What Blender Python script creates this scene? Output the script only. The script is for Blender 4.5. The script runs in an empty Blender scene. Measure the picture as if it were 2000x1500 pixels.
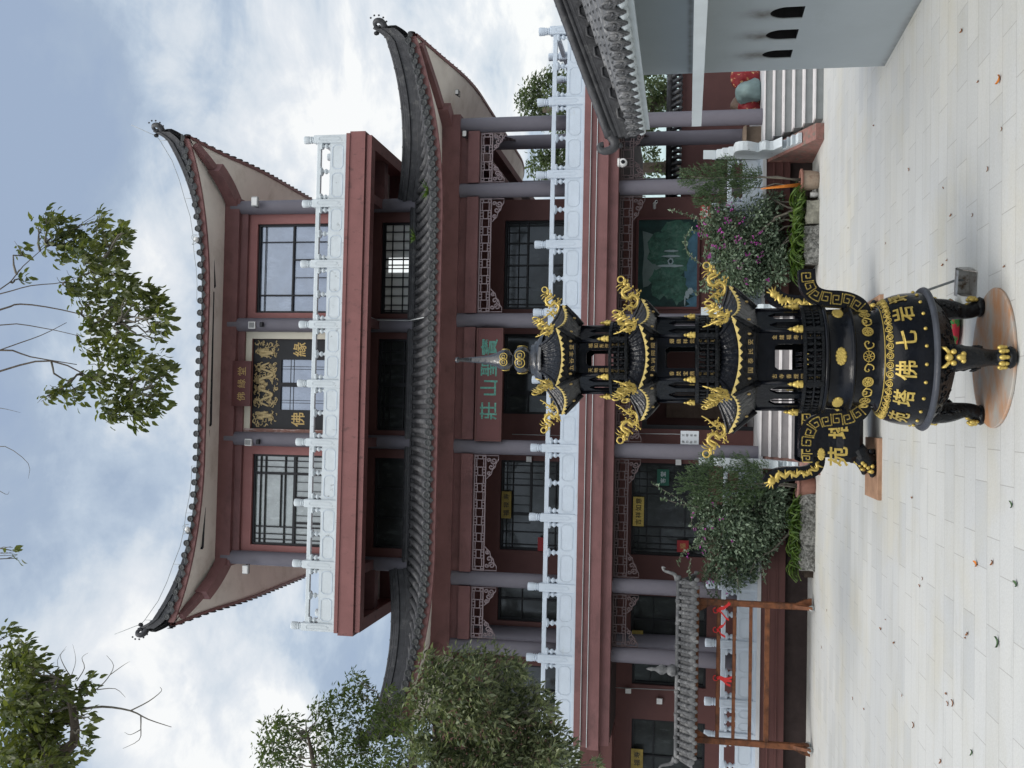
import bpy, math, random
from mathutils import Vector, Matrix
R = math.radians
PI = math.pi
S = bpy.context.scene
COL = S.collection
rnd = random.Random(7)

# ------------------------------------------------------------------ camera (portrait photograph stored on its side)
F_, RHO, TH, PH, HC = 1950.0, 0.0153, R(1.77), R(9.92), 2.4
fw = Vector((math.sin(TH)*math.cos(PH), math.cos(TH)*math.cos(PH), math.sin(PH)))
rt = Vector((math.cos(TH), -math.sin(TH), 0))
up = rt.cross(fw)
cam = bpy.data.cameras.new('camera')
cam.sensor_fit = 'HORIZONTAL'; cam.sensor_width = 36; cam.lens = 36*F_/2000
cam.clip_start = 0.05; cam.clip_end = 3000
camo = bpy.data.objects.new('camera', cam); COL.objects.link(camo)
cx_ = rt*math.sin(RHO) - up*math.cos(RHO)
cy_ = rt*math.cos(RHO) + up*math.sin(RHO)
M = Matrix((cx_, cy_, -fw)).transposed().to_4x4(); M.translation = (0, 0, HC)
camo.matrix_world = M
S.camera = camo

def ray(x, y):
    uu, vv = 750-y, x-1000
    u0 = uu*math.cos(RHO)+vv*math.sin(RHO); v0 = vv*math.cos(RHO)-uu*math.sin(RHO)
    return rt*u0 - up*v0 + fw*F_
def at(x, y, D):                      # the point of the vertical plane at distance D
    r = ray(x, y); k = D/r.y
    return Vector((r.x*k, D, HC+r.z*k))
def gr(x, y, z=0.0):                  # the point of a level surface
    r = ray(x, y); k = (z-HC)/r.z
    return Vector((r.x*k, r.y*k, z))
def atx(x, y, X):
    r = ray(x, y); k = X/r.x
    return Vector((X, r.y*k, HC+r.z*k))

# ------------------------------------------------------------------ materials
MATS = {}
def mat(name, col, rough=0.6, var=0.12, scale=6.0, bump=0.0, bscale=40.0, metal=0.0, spec=0.2,
        col2=None, stain_refl=None, stain_refl_scale=(3, 3, 3), stain_refl_lo=0.55, stain_refl_hi=0.75, coat=0.0):  # patch colour: real stains, and on window glass painted reflections
    m = bpy.data.materials.new(name); m.use_nodes = True
    nt = m.node_tree; N = nt.nodes; L = nt.links
    b = N['Principled BSDF']
    b.inputs['Roughness'].default_value = rough; b.inputs['Metallic'].default_value = metal
    b.inputs['Specular IOR Level'].default_value = spec
    b.inputs['Coat Weight'].default_value = coat
    tc = N.new('ShaderNodeTexCoord')
    n1 = N.new('ShaderNodeTexNoise'); n1.inputs['Scale'].default_value = scale; n1.inputs['Detail'].default_value = 6
    n1.inputs['Roughness'].default_value = 0.65
    L.new(tc.outputs['Object'], n1.inputs['Vector'])
    cr = N.new('ShaderNodeValToRGB')
    a = tuple(max(0, c*(1-var)) for c in col); d = tuple(min(1, c*(1+var)) for c in (col2 or col))
    cr.color_ramp.elements[0].position = 0.3; cr.color_ramp.elements[1].position = 0.7
    cr.color_ramp.elements[0].color = (*a, 1); cr.color_ramp.elements[1].color = (*d, 1)
    L.new(n1.outputs['Fac'], cr.inputs['Fac'])
    out = cr.outputs['Color']
    if stain_refl:
        mp = N.new('ShaderNodeMapping'); mp.inputs['Scale'].default_value = stain_refl_scale
        L.new(tc.outputs['Object'], mp.inputs['Vector'])
        n2 = N.new('ShaderNodeTexNoise'); n2.inputs['Scale'].default_value = 1.0; n2.inputs['Detail'].default_value = 8
        n2.inputs['Roughness'].default_value = 0.7
        L.new(mp.outputs['Vector'], n2.inputs['Vector'])
        r2 = N.new('ShaderNodeMapRange'); r2.inputs['From Min'].default_value = stain_refl_lo; r2.inputs['From Max'].default_value = stain_refl_hi
        L.new(n2.outputs['Fac'], r2.inputs['Value'])
        mx = N.new('ShaderNodeMix'); mx.data_type = 'RGBA'
        L.new(r2.outputs['Result'], mx.inputs['Factor']); L.new(out, mx.inputs['A']); mx.inputs['B'].default_value = (*stain_refl, 1)
        out = mx.outputs['Result']
    L.new(out, b.inputs['Base Color'])
    if bump:
        n3 = N.new('ShaderNodeTexNoise'); n3.inputs['Scale'].default_value = bscale; n3.inputs['Detail'].default_value = 5
        L.new(tc.outputs['Object'], n3.inputs['Vector'])
        bp = N.new('ShaderNodeBump'); bp.inputs['Strength'].default_value = bump; bp.inputs['Distance'].default_value = 0.02
        L.new(n3.outputs['Fac'], bp.inputs['Height']); L.new(bp.outputs['Normal'], b.inputs['Normal'])
    MATS[name] = m
    return m
def leafmat(name, c1, c2, trans=0.35, rough=0.45, tcol=None):
    m = bpy.data.materials.new(name); m.use_nodes = True
    nt = m.node_tree; N = nt.nodes; L = nt.links
    b = N['Principled BSDF']; b.inputs['Roughness'].default_value = rough; b.inputs['Specular IOR Level'].default_value = 0.4
    geo = N.new('ShaderNodeNewGeometry')
    cr = N.new('ShaderNodeValToRGB')
    cr.color_ramp.elements[0].color = (*c1, 1); cr.color_ramp.elements[1].color = (*c2, 1)
    L.new(geo.outputs['Random Per Island'], cr.inputs['Fac'])
    L.new(cr.outputs['Color'], b.inputs['Base Color'])
    tr = N.new('ShaderNodeBsdfTranslucent')
    mm = N.new('ShaderNodeMix'); mm.data_type = 'RGBA'; mm.blend_type = 'MULTIPLY'; mm.inputs['Factor'].default_value = 1
    L.new(cr.outputs['Color'], mm.inputs['A']); mm.inputs['B'].default_value = (*(tcol or (1.6, 1.7, 0.7)), 1)
    L.new(mm.outputs['Result'], tr.inputs['Color'])
    ms = N.new('ShaderNodeMixShader'); ms.inputs['Fac'].default_value = trans
    L.new(b.outputs['BSDF'], ms.inputs[1]); L.new(tr.outputs['BSDF'], ms.inputs[2])
    L.new(ms.outputs['Shader'], N['Material Output'].inputs['Surface'])
    MATS[name] = m
def glassmat(name, col, gloss, gcol, rough=0.05, scale=3.0, var=0.3):
    mat(name, col, rough=0.5, var=var, scale=scale, stain_refl=tuple(c*3.2+.004 for c in col) if col[0] < .05 else tuple(c*1.5 for c in col), stain_refl_scale=(4.5, 3, 1.6), stain_refl_lo=.54, stain_refl_hi=.66)  # lighter patches painted in to suggest reflections and rooms behind the panes
    m = MATS[name]; N = m.node_tree.nodes; L = m.node_tree.links
    g = N.new('ShaderNodeBsdfGlossy'); g.inputs['Color'].default_value = (*gcol, 1); g.inputs['Roughness'].default_value = rough
    tc = N['Texture Coordinate']
    n3 = N.new('ShaderNodeTexNoise'); n3.inputs['Scale'].default_value = 1.3; n3.inputs['Detail'].default_value = 2
    L.new(tc.outputs['Object'], n3.inputs['Vector'])
    bp = N.new('ShaderNodeBump'); bp.inputs['Strength'].default_value = 0.12; bp.inputs['Distance'].default_value = 0.05
    L.new(n3.outputs['Fac'], bp.inputs['Height']); L.new(bp.outputs['Normal'], g.inputs['Normal'])
    ms = N.new('ShaderNodeMixShader'); ms.inputs['Fac'].default_value = gloss
    L.new(N['Principled BSDF'].outputs['BSDF'], ms.inputs[1]); L.new(g.outputs['BSDF'], ms.inputs[2])
    L.new(ms.outputs['Shader'], N['Material Output'].inputs['Surface'])

mat('red_paint', (0.165, 0.082, 0.082), 0.6, 0.16, 1.8, bump=0.08, bscale=30, stain_refl=(0.095, 0.052, 0.052), stain_refl_scale=(1.6, 1.6, 3), stain_refl_lo=0.52, stain_refl_hi=0.74)
mat('slab_red', (0.185, 0.083, 0.08), 0.6, 0.12, 2.0, bump=0.1, bscale=30, stain_refl=(0.04, 0.03, 0.03), stain_refl_scale=(7, 3, 3.5), stain_refl_lo=0.57, stain_refl_hi=0.74)
mat('wall_red', (0.265, 0.12, 0.114), 0.65, 0.10, 1.5, bump=0.05, bscale=60, stain_refl=(0.31, 0.155, 0.15), stain_refl_scale=(2, 2, .7), stain_refl_lo=0.5, stain_refl_hi=0.75)
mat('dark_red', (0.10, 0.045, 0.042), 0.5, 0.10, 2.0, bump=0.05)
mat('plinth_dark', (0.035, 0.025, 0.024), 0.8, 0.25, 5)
mat('column_grey', (0.135, 0.128, 0.152), 0.45, 0.08, 1.5, bump=0.04)
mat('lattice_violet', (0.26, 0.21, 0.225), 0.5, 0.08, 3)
mat('lattice_shaded', (0.1, 0.075, 0.078), 0.55, 0.1, 3)  # darker copy of the violet lattice, veranda shade put into its colour
mat('white_stone', (0.485, 0.55, 0.63), 0.55, 0.06, 4, bump=0.12, bscale=60, stain_refl=(0.36, 0.38, 0.36), stain_refl_scale=(2, 2, 7), stain_refl_lo=0.62, stain_refl_hi=0.85)
mat('weathered_stone', (0.475, 0.52, 0.55), 0.6, 0.08, 4, bump=0.15, bscale=60, stain_refl=(0.06, 0.06, 0.055), stain_refl_scale=(7, 3, 5), stain_refl_lo=0.6, stain_refl_hi=0.72)
mat('stone_groove', (0.435, 0.495, 0.565), 0.7, 0.1, 5)
mat('roof_tile', (0.062, 0.063, 0.068), 0.42, 0.45, 7, bump=0.25, bscale=25, stain_refl=(0.2, 0.2, 0.2), stain_refl_scale=(2.5, 2.5, 2.5), stain_refl_lo=0.5, stain_refl_hi=0.78)
mat('ridge_tile', (0.05, 0.051, 0.055), 0.45, 0.35, 7, bump=0.3, bscale=25, stain_refl=(0.16, 0.16, 0.155), stain_refl_scale=(5, 5, 5), stain_refl_lo=0.55, stain_refl_hi=0.78)
mat('tile_end', (0.045, 0.048, 0.05), 0.5, 0.35, 9, bump=0.5, bscale=40)
mat('pale_tile', (0.10, 0.102, 0.106), 0.6, 0.3, 8, bump=0.2, bscale=25, stain_refl=(0.3, 0.3, 0.3), stain_refl_scale=(3, 3, 3), stain_refl_lo=0.5, stain_refl_hi=0.75)
mat('soffit_cream', (0.68, 0.64, 0.585), 0.7, 0.07, 1.5, stain_refl=(0.5, 0.45, 0.39), stain_refl_scale=(1.1, 1.1, 1.1), stain_refl_lo=.5, stain_refl_hi=.75)
mat('fascia_red', (0.165, 0.08, 0.078), 0.5, 0.14, 3, bump=0.06)
mat('black_frame', (0.016, 0.017, 0.02), 0.35, 0.2, 3)
mat('cream_frame', (0.56, 0.53, 0.44), 0.45, 0.05, 2)
mat('peeling_wood', (0.22, 0.12, 0.10), 0.7, 0.3, 9, stain_refl=(0.5, 0.42, 0.4), stain_refl_scale=(12, 12, 3), stain_refl_lo=0.5, stain_refl_hi=0.6)
mat('plaque_red', (0.105, 0.042, 0.042), 0.4, 0.08, 2)
mat('teal_paint', (0.085, 0.235, 0.195), 0.6, 0.45, 14)
mat('old_gold', (0.24, 0.18, 0.045), 0.5, 0.35, 9)
mat('gold_paint', (0.50, 0.37, 0.095), 0.36, 0.22, 22, metal=0.45, spec=.5, stain_refl=(0.2, 0.14, 0.05), stain_refl_scale=(26, 26, 26), stain_refl_lo=0.58, stain_refl_hi=0.72)
mat('gold_dull', (0.42, 0.30, 0.12), 0.45, 0.2, 25, metal=0.25)
mat('gold_cream', (0.62, 0.49, 0.19), 0.4, 0.12, 25, metal=0.2)
mat('carved_gold', (0.46, 0.36, 0.19), 0.5, 0.2, 20, metal=0.1)
mat('black_enamel', (0.005, 0.006, 0.009), 0.2, 0.3, 8, bump=0.16, bscale=22, spec=0.17)
mat('enamel_roof', (0.006, 0.007, 0.01), 0.24, 0.3, 8, bump=0.5, bscale=24, spec=0.36)
mat('enamel_spire', (0.012, 0.013, 0.017), 0.25, 0.3, 8, bump=0.4, bscale=24, spec=0.9)
mat('black_relief', (0.006, 0.007, 0.009), 0.27, 0.3, 8, bump=0.7, bscale=22, spec=0.22)
mat('rim_grey', (0.05, 0.055, 0.068), 0.35, 0.2, 8, bump=0.2)
mat('rust_plate', (0.36, 0.34, 0.31), 0.6, 0.12, 3, stain_refl=(0.44, 0.175, 0.045), stain_refl_scale=(1.6, 3.2, 2), stain_refl_lo=0.4, stain_refl_hi=0.66)
mat('plank_wood', (0.33, 0.2, 0.13), 0.7, 0.25, 5)
mat('grey_plaster', (0.35, 0.385, 0.40), 0.75, 0.04, 1.2, bump=0.06, bscale=30, stain_refl=(0.31, 0.34, 0.345), stain_refl_scale=(0.8, 0.8, 2.2), stain_refl_lo=0.55, stain_refl_hi=0.85)
mat('white_trim', (0.52, 0.565, 0.58), 0.7, 0.05, 3, bump=0.05)
mat('soot', (0.012, 0.012, 0.013), 0.9, 0.3, 10)
mat('step_stone', (0.2, 0.19, 0.195), 0.65, 0.12, 5, bump=0.1)
mat('step_grey', (0.19, 0.205, 0.21), 0.65, 0.1, 5, bump=0.1)
mat('step_edge', (0.6, 0.58, 0.585), 0.6, 0.08, 5)
mat('floor_stone', (0.5, 0.51, 0.53), 0.5, 0.08, 3)
mat('bark', (0.075, 0.062, 0.05), 0.85, 0.3, 12, bump=0.6, bscale=30)
mat('twig', (0.13, 0.12, 0.10), 0.8, 0.3, 12)
mat('old_wood', (0.135, 0.052, 0.024), 0.55, 0.4, 7, bump=0.3, bscale=25, stain_refl=(0.04, 0.022, 0.016), stain_refl_scale=(4, 4, 9), stain_refl_lo=0.5, stain_refl_hi=0.7)
mat('terracotta', (0.22, 0.11, 0.085), 0.7, 0.2, 8)
mat('glazed_pot', (0.28, 0.22, 0.17), 0.4, 0.3, 9, stain_refl=(0.12, 0.07, 0.045), stain_refl_scale=(9, 9, 9), stain_refl_lo=0.5, stain_refl_hi=0.7)
mat('pebble', (0.2, 0.2, 0.19), 0.8, 0.6, 28, bump=1.0, bscale=26, stain_refl=(0.06, 0.06, 0.055), stain_refl_scale=(18, 18, 18), stain_refl_lo=0.45, stain_refl_hi=0.6)
mat('mossy_stone', (0.22, 0.215, 0.18), 0.85, 0.4, 12, bump=0.6, bscale=18)
mat('cheek_stone', (0.22, 0.115, 0.1), 0.75, 0.25, 10, stain_refl=(0.13, 0.13, 0.11), stain_refl_scale=(8, 8, 8), stain_refl_lo=0.5, stain_refl_hi=0.65)
mat('ribbon_red', (0.5, 0.03, 0.03), 0.5, 0.1, 5)
mat('bag_red', (0.22, 0.025, 0.03), 0.4, 0.2, 6, bump=0.8, bscale=14, stain_refl=(0.6, 0.42, 0.2), stain_refl_scale=(10, 10, 10), stain_refl_lo=0.58, stain_refl_hi=0.62)
mat('bag_green', (0.17, 0.235, 0.235), 0.45, 0.12, 6, bump=0.8, bscale=12)
mat('bag_tan', (0.16, 0.115, 0.09), 0.6, 0.2, 6, bump=0.8, bscale=12)
mat('cardboard', (0.2, 0.155, 0.12), 0.8, 0.15, 6)
mat('white_paper', (0.62, 0.66, 0.7), 0.6, 0.04, 3)
mat('sign_red', (0.28, 0.03, 0.035), 0.5, 0.05, 3)
mat('sign_green', (0.03, 0.12, 0.085), 0.5, 0.1, 3)
mat('ink', (0.03, 0.03, 0.03), 0.6, 0.1, 3)
mat('lamp_grey', (0.36, 0.38, 0.38), 0.4, 0.1, 5)
mat('white_plastic', (0.68, 0.68, 0.67), 0.4, 0.05, 5)
mat('tin', (0.42, 0.42, 0.41), 0.38, 0.2, 12, metal=0.6, stain_refl=(0.12, 0.085, 0.06), stain_refl_scale=(8, 8, 8), stain_refl_lo=0.5, stain_refl_hi=0.66)
mat('magenta', (0.46, 0.035, 0.36), 0.6, 0.3, 30)
mat('incense', (0.5, 0.17, 0.03), 0.7, 0.2, 10)
mat('dry_leaf', (0.23, 0.105, 0.05), 0.8, 0.3, 20)
mat('green_fallen', (0.06, 0.11, 0.05), 0.6, 0.2, 20)
mat('soil', (0.045, 0.035, 0.028), 0.95, 0.4, 10)
mat('cushion', (0.5, 0.03, 0.06), 0.8, 0.2, 8, stain_refl=(0.05, 0.22, 0.06), stain_refl_scale=(9, 9, 9), stain_refl_lo=0.48, stain_refl_hi=0.52)
mat('hill_haze', (0.36, 0.45, 0.45), 0.9, 0.25, 0.05)  # distance haze painted into the pale blue-green of the hills
mat('mural_black', (0.012, 0.035, 0.033), 0.5, 0.4, 5)
mat('mural_green', (0.03, 0.085, 0.062), 0.5, 0.6, 7, stain_refl=(0.07, 0.14, 0.11), stain_refl_scale=(6, 6, 6), stain_refl_lo=0.5, stain_refl_hi=0.62)
mat('mural_water', (0.05, 0.115, 0.165), 0.4, 0.4, 3)
mat('mural_sky', (0.11, 0.15, 0.145), 0.5, 0.25, 2.5)
mat('mural_white', (0.24, 0.3, 0.32), 0.5, 0.1, 5)
glassmat('window_sky', (0.13, 0.155, 0.2), 0.2, (0.6, 0.68, 0.82), 0.06)
glassmat('window_dark', (0.014, 0.017, 0.017), 0.045, (0.8, 0.85, 0.9), 0.1, 2.5, 0.8)
MATS['window_dark'].node_tree.nodes['Principled BSDF'].inputs['Specular IOR Level'].default_value = 0.2
glassmat('window_pale', (0.22, 0.25, 0.24), 0.12, (0.8, 0.85, 0.9), 0.1)
mat('curtain', (0.38, 0.43, 0.46), 0.8, 0.15, 3)
mat('room_wall', (0.62, 0.63, 0.62), 0.8, 0.05, 2)
m = bpy.data.materials.new('daylight_glow'); m.use_nodes = True  # glowing panels on the pane stand in for daylight seen through the room
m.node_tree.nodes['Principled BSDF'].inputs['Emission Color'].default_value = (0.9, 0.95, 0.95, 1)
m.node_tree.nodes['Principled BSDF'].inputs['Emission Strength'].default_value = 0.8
MATS['daylight_glow'] = m
leafmat('leaf_camphor', (0.045, 0.068, 0.034), (0.24, 0.265, 0.15), 0.3, 0.34, (1.2, 1.3, .7))
leafmat('leaf_bright', (0.042, 0.062, 0.02), (0.125, 0.145, 0.04), 0.4, 0.45, (1.5, 1.5, .7))
leafmat('leaf_dark', (0.03, 0.05, 0.018), (0.085, 0.115, 0.035), 0.35)
leafmat('leaf_shrub', (0.06, 0.10, 0.065), (0.26, 0.33, 0.235), 0.25, 0.45, (1.1, 1.2, .8))
leafmat('leaf_cypress', (0.03, 0.06, 0.028), (0.085, 0.13, 0.06), 0.2)
leafmat('leaf_fern', (0.03, 0.065, 0.018), (0.11, 0.17, 0.045), 0.35)
leafmat('leaf_back', (0.04, 0.065, 0.028), (0.11, 0.145, 0.062), 0.35, 0.45, (1.3, 1.3, .8))
leafmat('petal', (0.28, 0.03, 0.24), (0.45, 0.09, 0.4), 0.3, 0.6, (1.2, 0.8, 1.2))

# ------------------------------------------------------------------ mesh builder
class MB:
    def __init__(s): s.v = []; s.f = []; s.sm = []; s.mi = []
    def add(s, vs, fs, smooth=False, mi=0):
        o = len(s.v); s.v.extend([tuple(v) for v in vs])
        for f in fs:
            s.f.append(tuple(i+o for i in f)); s.sm.append(smooth); s.mi.append(mi)
    def box(s, x0, x1, y0, y1, z0, z1, mi=0):
        if x0 > x1: x0, x1 = x1, x0
        if y0 > y1: y0, y1 = y1, y0
        if z0 > z1: z0, z1 = z1, z0
        s.add([(x0,y0,z0),(x1,y0,z0),(x1,y1,z0),(x0,y1,z0),(x0,y0,z1),(x1,y0,z1),(x1,y1,z1),(x0,y1,z1)],
              [(0,3,2,1),(4,5,6,7),(0,1,5,4),(1,2,6,5),(2,3,7,6),(3,0,4,7)], mi=mi)
    def cbox(s, x0, x1, y0, y1, z0, z1, c=0.01, mi=0):      # box with chamfered vertical edges and top
        P = [(x0+c,y0),(x1-c,y0),(x1,y0+c),(x1,y1-c),(x1-c,y1),(x0+c,y1),(x0,y1-c),(x0,y0+c)]
        n = 8; vs = [(p[0],p[1],z0) for p in P]+[(p[0],p[1],z1-c) for p in P]
        mx, my = (x0+x1)/2, (y0+y1)/2
        vs += [(mx+(p[0]-mx)*(1-2*c/(x1-x0)), my+(p[1]-my)*(1-2*c/(y1-y0)), z1) for p in P]
        fs = [(i,(i+1)%n,n+(i+1)%n,n+i) for i in range(n)]+[(n+i,n+(i+1)%n,2*n+(i+1)%n,2*n+i) for i in range(n)]
        fs += [tuple(range(2*n,3*n)), tuple(reversed(range(n)))]
        s.add(vs, fs, mi=mi)
    def tube(s, pts, rad, n=8, cap=True, smooth=True, flat=None, mi=0, closed=False):
        pts = [Vector(p) for p in pts]; k = len(pts)
        if not hasattr(rad, '__len__'): rad = [rad]*k
        vs = []; prev = None
        for i, p in enumerate(pts):
            if closed: t = pts[(i+1) % k]-pts[i-1]
            else: t = pts[min(i+1,k-1)]-pts[max(i-1,0)]
            if t.length < 1e-9: t = Vector((0,0,1))
            t.normalize()
            if prev is None:
                a = Vector((0,0,1)) if abs(t.z) < 0.9 else Vector((1,0,0))
                u = t.cross(a).normalized()
            else:
                u = prev - t*prev.dot(t)
                if u.length < 1e-6: u = t.orthogonal()
                u.normalize()
            prev = u; w = t.cross(u)
            for j in range(n):
                a = 2*PI*j/n
                q = p+(u*math.cos(a)+w*math.sin(a))*rad[i]
                if flat: q = Vector((p.x+(q.x-p.x)*flat[0], p.y+(q.y-p.y)*flat[1], p.z+(q.z-p.z)*flat[2]))
                vs.append(q)
        fs = []
        for i in range(k if closed else k-1):
            i2 = (i+1) % k
            for j in range(n):
                fs.append((i*n+j, i*n+(j+1)%n, i2*n+(j+1)%n, i2*n+j))
        if cap and not closed:
            fs.append(tuple(reversed(range(n)))); fs.append(tuple(range((k-1)*n, k*n)))
        s.add(vs, fs, smooth, mi)
    def lathe(s, prof, c=(0,0,0), n=24, smooth=True, mi=0, phase=0.0, a0=0, a1=2*PI):
        vs = []; fs = []; k = len(prof)
        full = abs(a1-a0-2*PI) < 1e-6
        cols = n if full else n+1
        for (r, z) in prof:
            for j in range(cols):
                a = a0+phase+(a1-a0)*j/n
                vs.append((c[0]+r*math.cos(a), c[1]+r*math.sin(a), c[2]+z))
        for i in range(k-1):
            for j in range(n if full else n):
                j2 = (j+1) % cols
                fs.append((i*cols+j, i*cols+j2, (i+1)*cols+j2, (i+1)*cols+j))
        s.add(vs, fs, smooth, mi)
    def ell(s, c, r, nu=10, nv=7, mi=0, smooth=True, jit=0.0):
        vs = []; fs = []
        for i in range(nv+1):
            th = PI*i/nv
            for j in range(nu):
                a = 2*PI*j/nu; q = 1+rnd.uniform(-jit, jit)
                vs.append((c[0]+r[0]*q*math.sin(th)*math.cos(a), c[1]+r[1]*q*math.sin(th)*math.sin(a), c[2]+r[2]*q*math.cos(th)))
        for i in range(nv):
            for j in range(nu):
                fs.append((i*nu+j, (i+1)*nu+j, (i+1)*nu+(j+1)%nu, i*nu+(j+1)%nu))
        s.add(vs, fs, smooth, mi)
    def prism(s, poly, fn, t0, t1, mi=0, smooth=False):      # poly: 2-D outline; fn(a,b,t) -> point
        n = len(poly)
        vs = [fn(a, b, t0) for a, b in poly]+[fn(a, b, t1) for a, b in poly]
        fs = [(i,(i+1)%n,n+(i+1)%n,n+i) for i in range(n)]+[tuple(reversed(range(n))), tuple(range(n,2*n))]
        s.add(vs, fs, smooth, mi)
    def strip(s, cl, hw, fn, t0, t1, mi=0):                  # a bent band of half-width hw along a 2-D centre line, thick t0..t1
        L = []; Rr = []; k = len(cl)
        if not hasattr(hw, '__len__'): hw = [hw]*k
        for i in range(k):
            a = cl[max(i-1,0)]; b = cl[min(i+1,k-1)]
            dx, dy = b[0]-a[0], b[1]-a[1]; l = math.hypot(dx, dy) or 1
            nx, ny = -dy/l, dx/l
            L.append((cl[i][0]+nx*hw[i], cl[i][1]+ny*hw[i])); Rr.append((cl[i][0]-nx*hw[i], cl[i][1]-ny*hw[i]))
        vs = [fn(*p, t0) for p in L]+[fn(*p, t0) for p in Rr]+[fn(*p, t1) for p in L]+[fn(*p, t1) for p in Rr]
        fs = []
        for i in range(k-1):
            fs += [(i, i+1, k+i+1, k+i), (2*k+i, 3*k+i, 3*k+i+1, 2*k+i+1), (i, 2*k+i, 2*k+i+1, i+1), (k+i, k+i+1, 3*k+i+1, 3*k+i)]
        fs += [(0, k, 3*k, 2*k), (k-1, 3*k-1, 4*k-1, 2*k-1)]
        s.add(vs, fs, False, mi)
    def leaf(s, p, d, nrm, L, W):                            # a pointed folded leaf, base at p, along d
        d = d.normalized(); w = d.cross(nrm)
        if w.length < 1e-5: w = d.orthogonal()
        w.normalize(); n2 = w.cross(d)
        a = p+d*(L*0.3); b = p+d*(L*0.68)
        vs = [p, a+w*(W*0.5)+n2*(W*0.12), b+w*(W*0.36)+n2*(W*0.1), p+d*L-n2*(L*0.12), b-w*(W*0.36)+n2*(W*0.1), a-w*(W*0.5)+n2*(W*0.12), p+d*(L*0.5)]
        s.add(vs, [(0,6,2,1),(6,3,2),(0,5,4,6),(6,4,3)])
    def quadleaf(s, p, d, nrm, L, W):
        d = d.normalized(); w = d.cross(nrm)
        if w.length < 1e-5: w = d.orthogonal()
        w.normalize(); n2 = w.cross(d)
        c = p+d*(L*0.45)
        s.add([p, c+w*(W*0.5)+n2*W*0.15, p+d*L, c-w*(W*0.5)+n2*W*0.15], [(0,2,1),(0,3,2)])
    def build(s, name, mats, parent=None, org=None, flip=False):
        if not isinstance(mats, (list, tuple)): mats = [mats]
        if parent is not None: o0 = Vector(parent['_o']) if '_o' in parent else Vector((0,0,0))
        elif org is not None: o0 = Vector(org)
        else:
            xs = [v[0] for v in s.v]; ys = [v[1] for v in s.v]; zs = [v[2] for v in s.v]
            o0 = Vector(((min(xs)+max(xs))/2, (min(ys)+max(ys))/2, min(zs)))
        me = bpy.data.meshes.new(name)
        me.from_pydata([(v[0]-o0.x, v[1]-o0.y, v[2]-o0.z) for v in s.v], [], s.f)
        for mm in mats: me.materials.append(MATS[mm])
        me.polygons.foreach_set('use_smooth', s.sm); me.polygons.foreach_set('material_index', s.mi)
        me.update()
        ob = bpy.data.objects.new(name, me); COL.objects.link(ob)
        if parent is not None:
            ob.parent = parent; ob['_o'] = tuple(o0)
        else:
            ob.location = o0; ob['_o'] = tuple(o0)
        return ob
ALL_THINGS = []
def tag(o, label=None, cat=None, group=None, kind=None):
    if label: o['label'] = label
    if cat: o['category'] = cat
    if group: o['group'] = group
    if kind: o['kind'] = kind
    return o
def empty(name, loc, label, cat, group=None):
    o = bpy.data.objects.new(name, None); COL.objects.link(o); o.location = loc
    o.empty_display_size = 0.2
    o['_o'] = tuple(loc)
    return tag(o, label, cat, group)
def copy_part(src, parent, off=(0,0,0), rot=None, scale=None, matrix=None):
    c = src.copy(); COL.objects.link(c); c.parent = parent
    if matrix is not None: c.matrix_basis = matrix
    else:
        c.location = off
        if rot: c.rotation_euler = rot
        if scale: c.scale = scale
    return c
def copy_tree(o, parent=None):
    c = o.copy(); COL.objects.link(c); c.parent = parent
    for ch in list(o.children): copy_tree(ch, c)
    return c

# text -> list of (verts2d, faces) per string, centred, height = size
_tc = {}
def glyph(ch, bold=0.0):
    k = (ch, bold)
    if k in _tc: return _tc[k]
    c = bpy.data.curves.new('glyph', 'FONT'); c.body = ch; c.size = 1.0; c.resolution_u = 2; c.offset = bold
    o = bpy.data.objects.new('glyph', c); COL.objects.link(o)
    me = o.to_mesh()
    vs = [(v.co.x, v.co.y) for v in me.vertices]; fs = [tuple(p.vertices) for p in me.polygons]
    o.to_mesh_clear()
    bpy.data.objects.remove(o); bpy.data.curves.remove(c)
    x0 = min(v[0] for v in vs); x1 = max(v[0] for v in vs); y0 = min(v[1] for v in vs); y1 = max(v[1] for v in vs)
    s_ = 1.0/max(x1-x0, y1-y0)
    vs = [((v[0]-(x0+x1)/2)*s_, (v[1]-(y0+y1)/2)*s_) for v in vs]
    _tc[k] = (vs, fs); return _tc[k]
def put_text(mb, chars, centres, size, fn, bold=0.012, mi=0, thick=None):  # fn(a,b) -> point on the lettered surface (outer), thick: fn2
    for ch, (ca, cb) in zip(chars, centres):
        vs, fs = glyph(ch, bold)
        mb.add([fn(ca+a*size, cb+b*size) for a, b in vs], fs, mi=mi)
# ================================================================== sky, sun, ground
SUN_EL, SUN_AZ = R(63), R(-130)        # azimuth measured from +Y (behind the temple) towards +X
BACK_SKY_FILL = 2.2
W = bpy.data.worlds.new('World'); S.world = W; W.use_nodes = True
nt = W.node_tree; N = nt.nodes; L = nt.links
for n in list(N): N.remove(n)
out = N.new('ShaderNodeOutputWorld')
sky = N.new('ShaderNodeTexSky'); sky.sky_type = 'NISHITA'; sky.sun_disc = False
sky.sun_elevation = SUN_EL; sky.sun_rotation = SUN_AZ; sky.dust_density = 2.0; sky.air_density = 1.2
bg1 = N.new('ShaderNodeBackground'); bg1.inputs['Strength'].default_value = 0.11
L.new(sky.outputs['Color'], bg1.inputs['Color'])
tc = N.new('ShaderNodeTexCoord')
sx = N.new('ShaderNodeSeparateXYZ'); L.new(tc.outputs['Generated'], sx.inputs[0])
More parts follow.
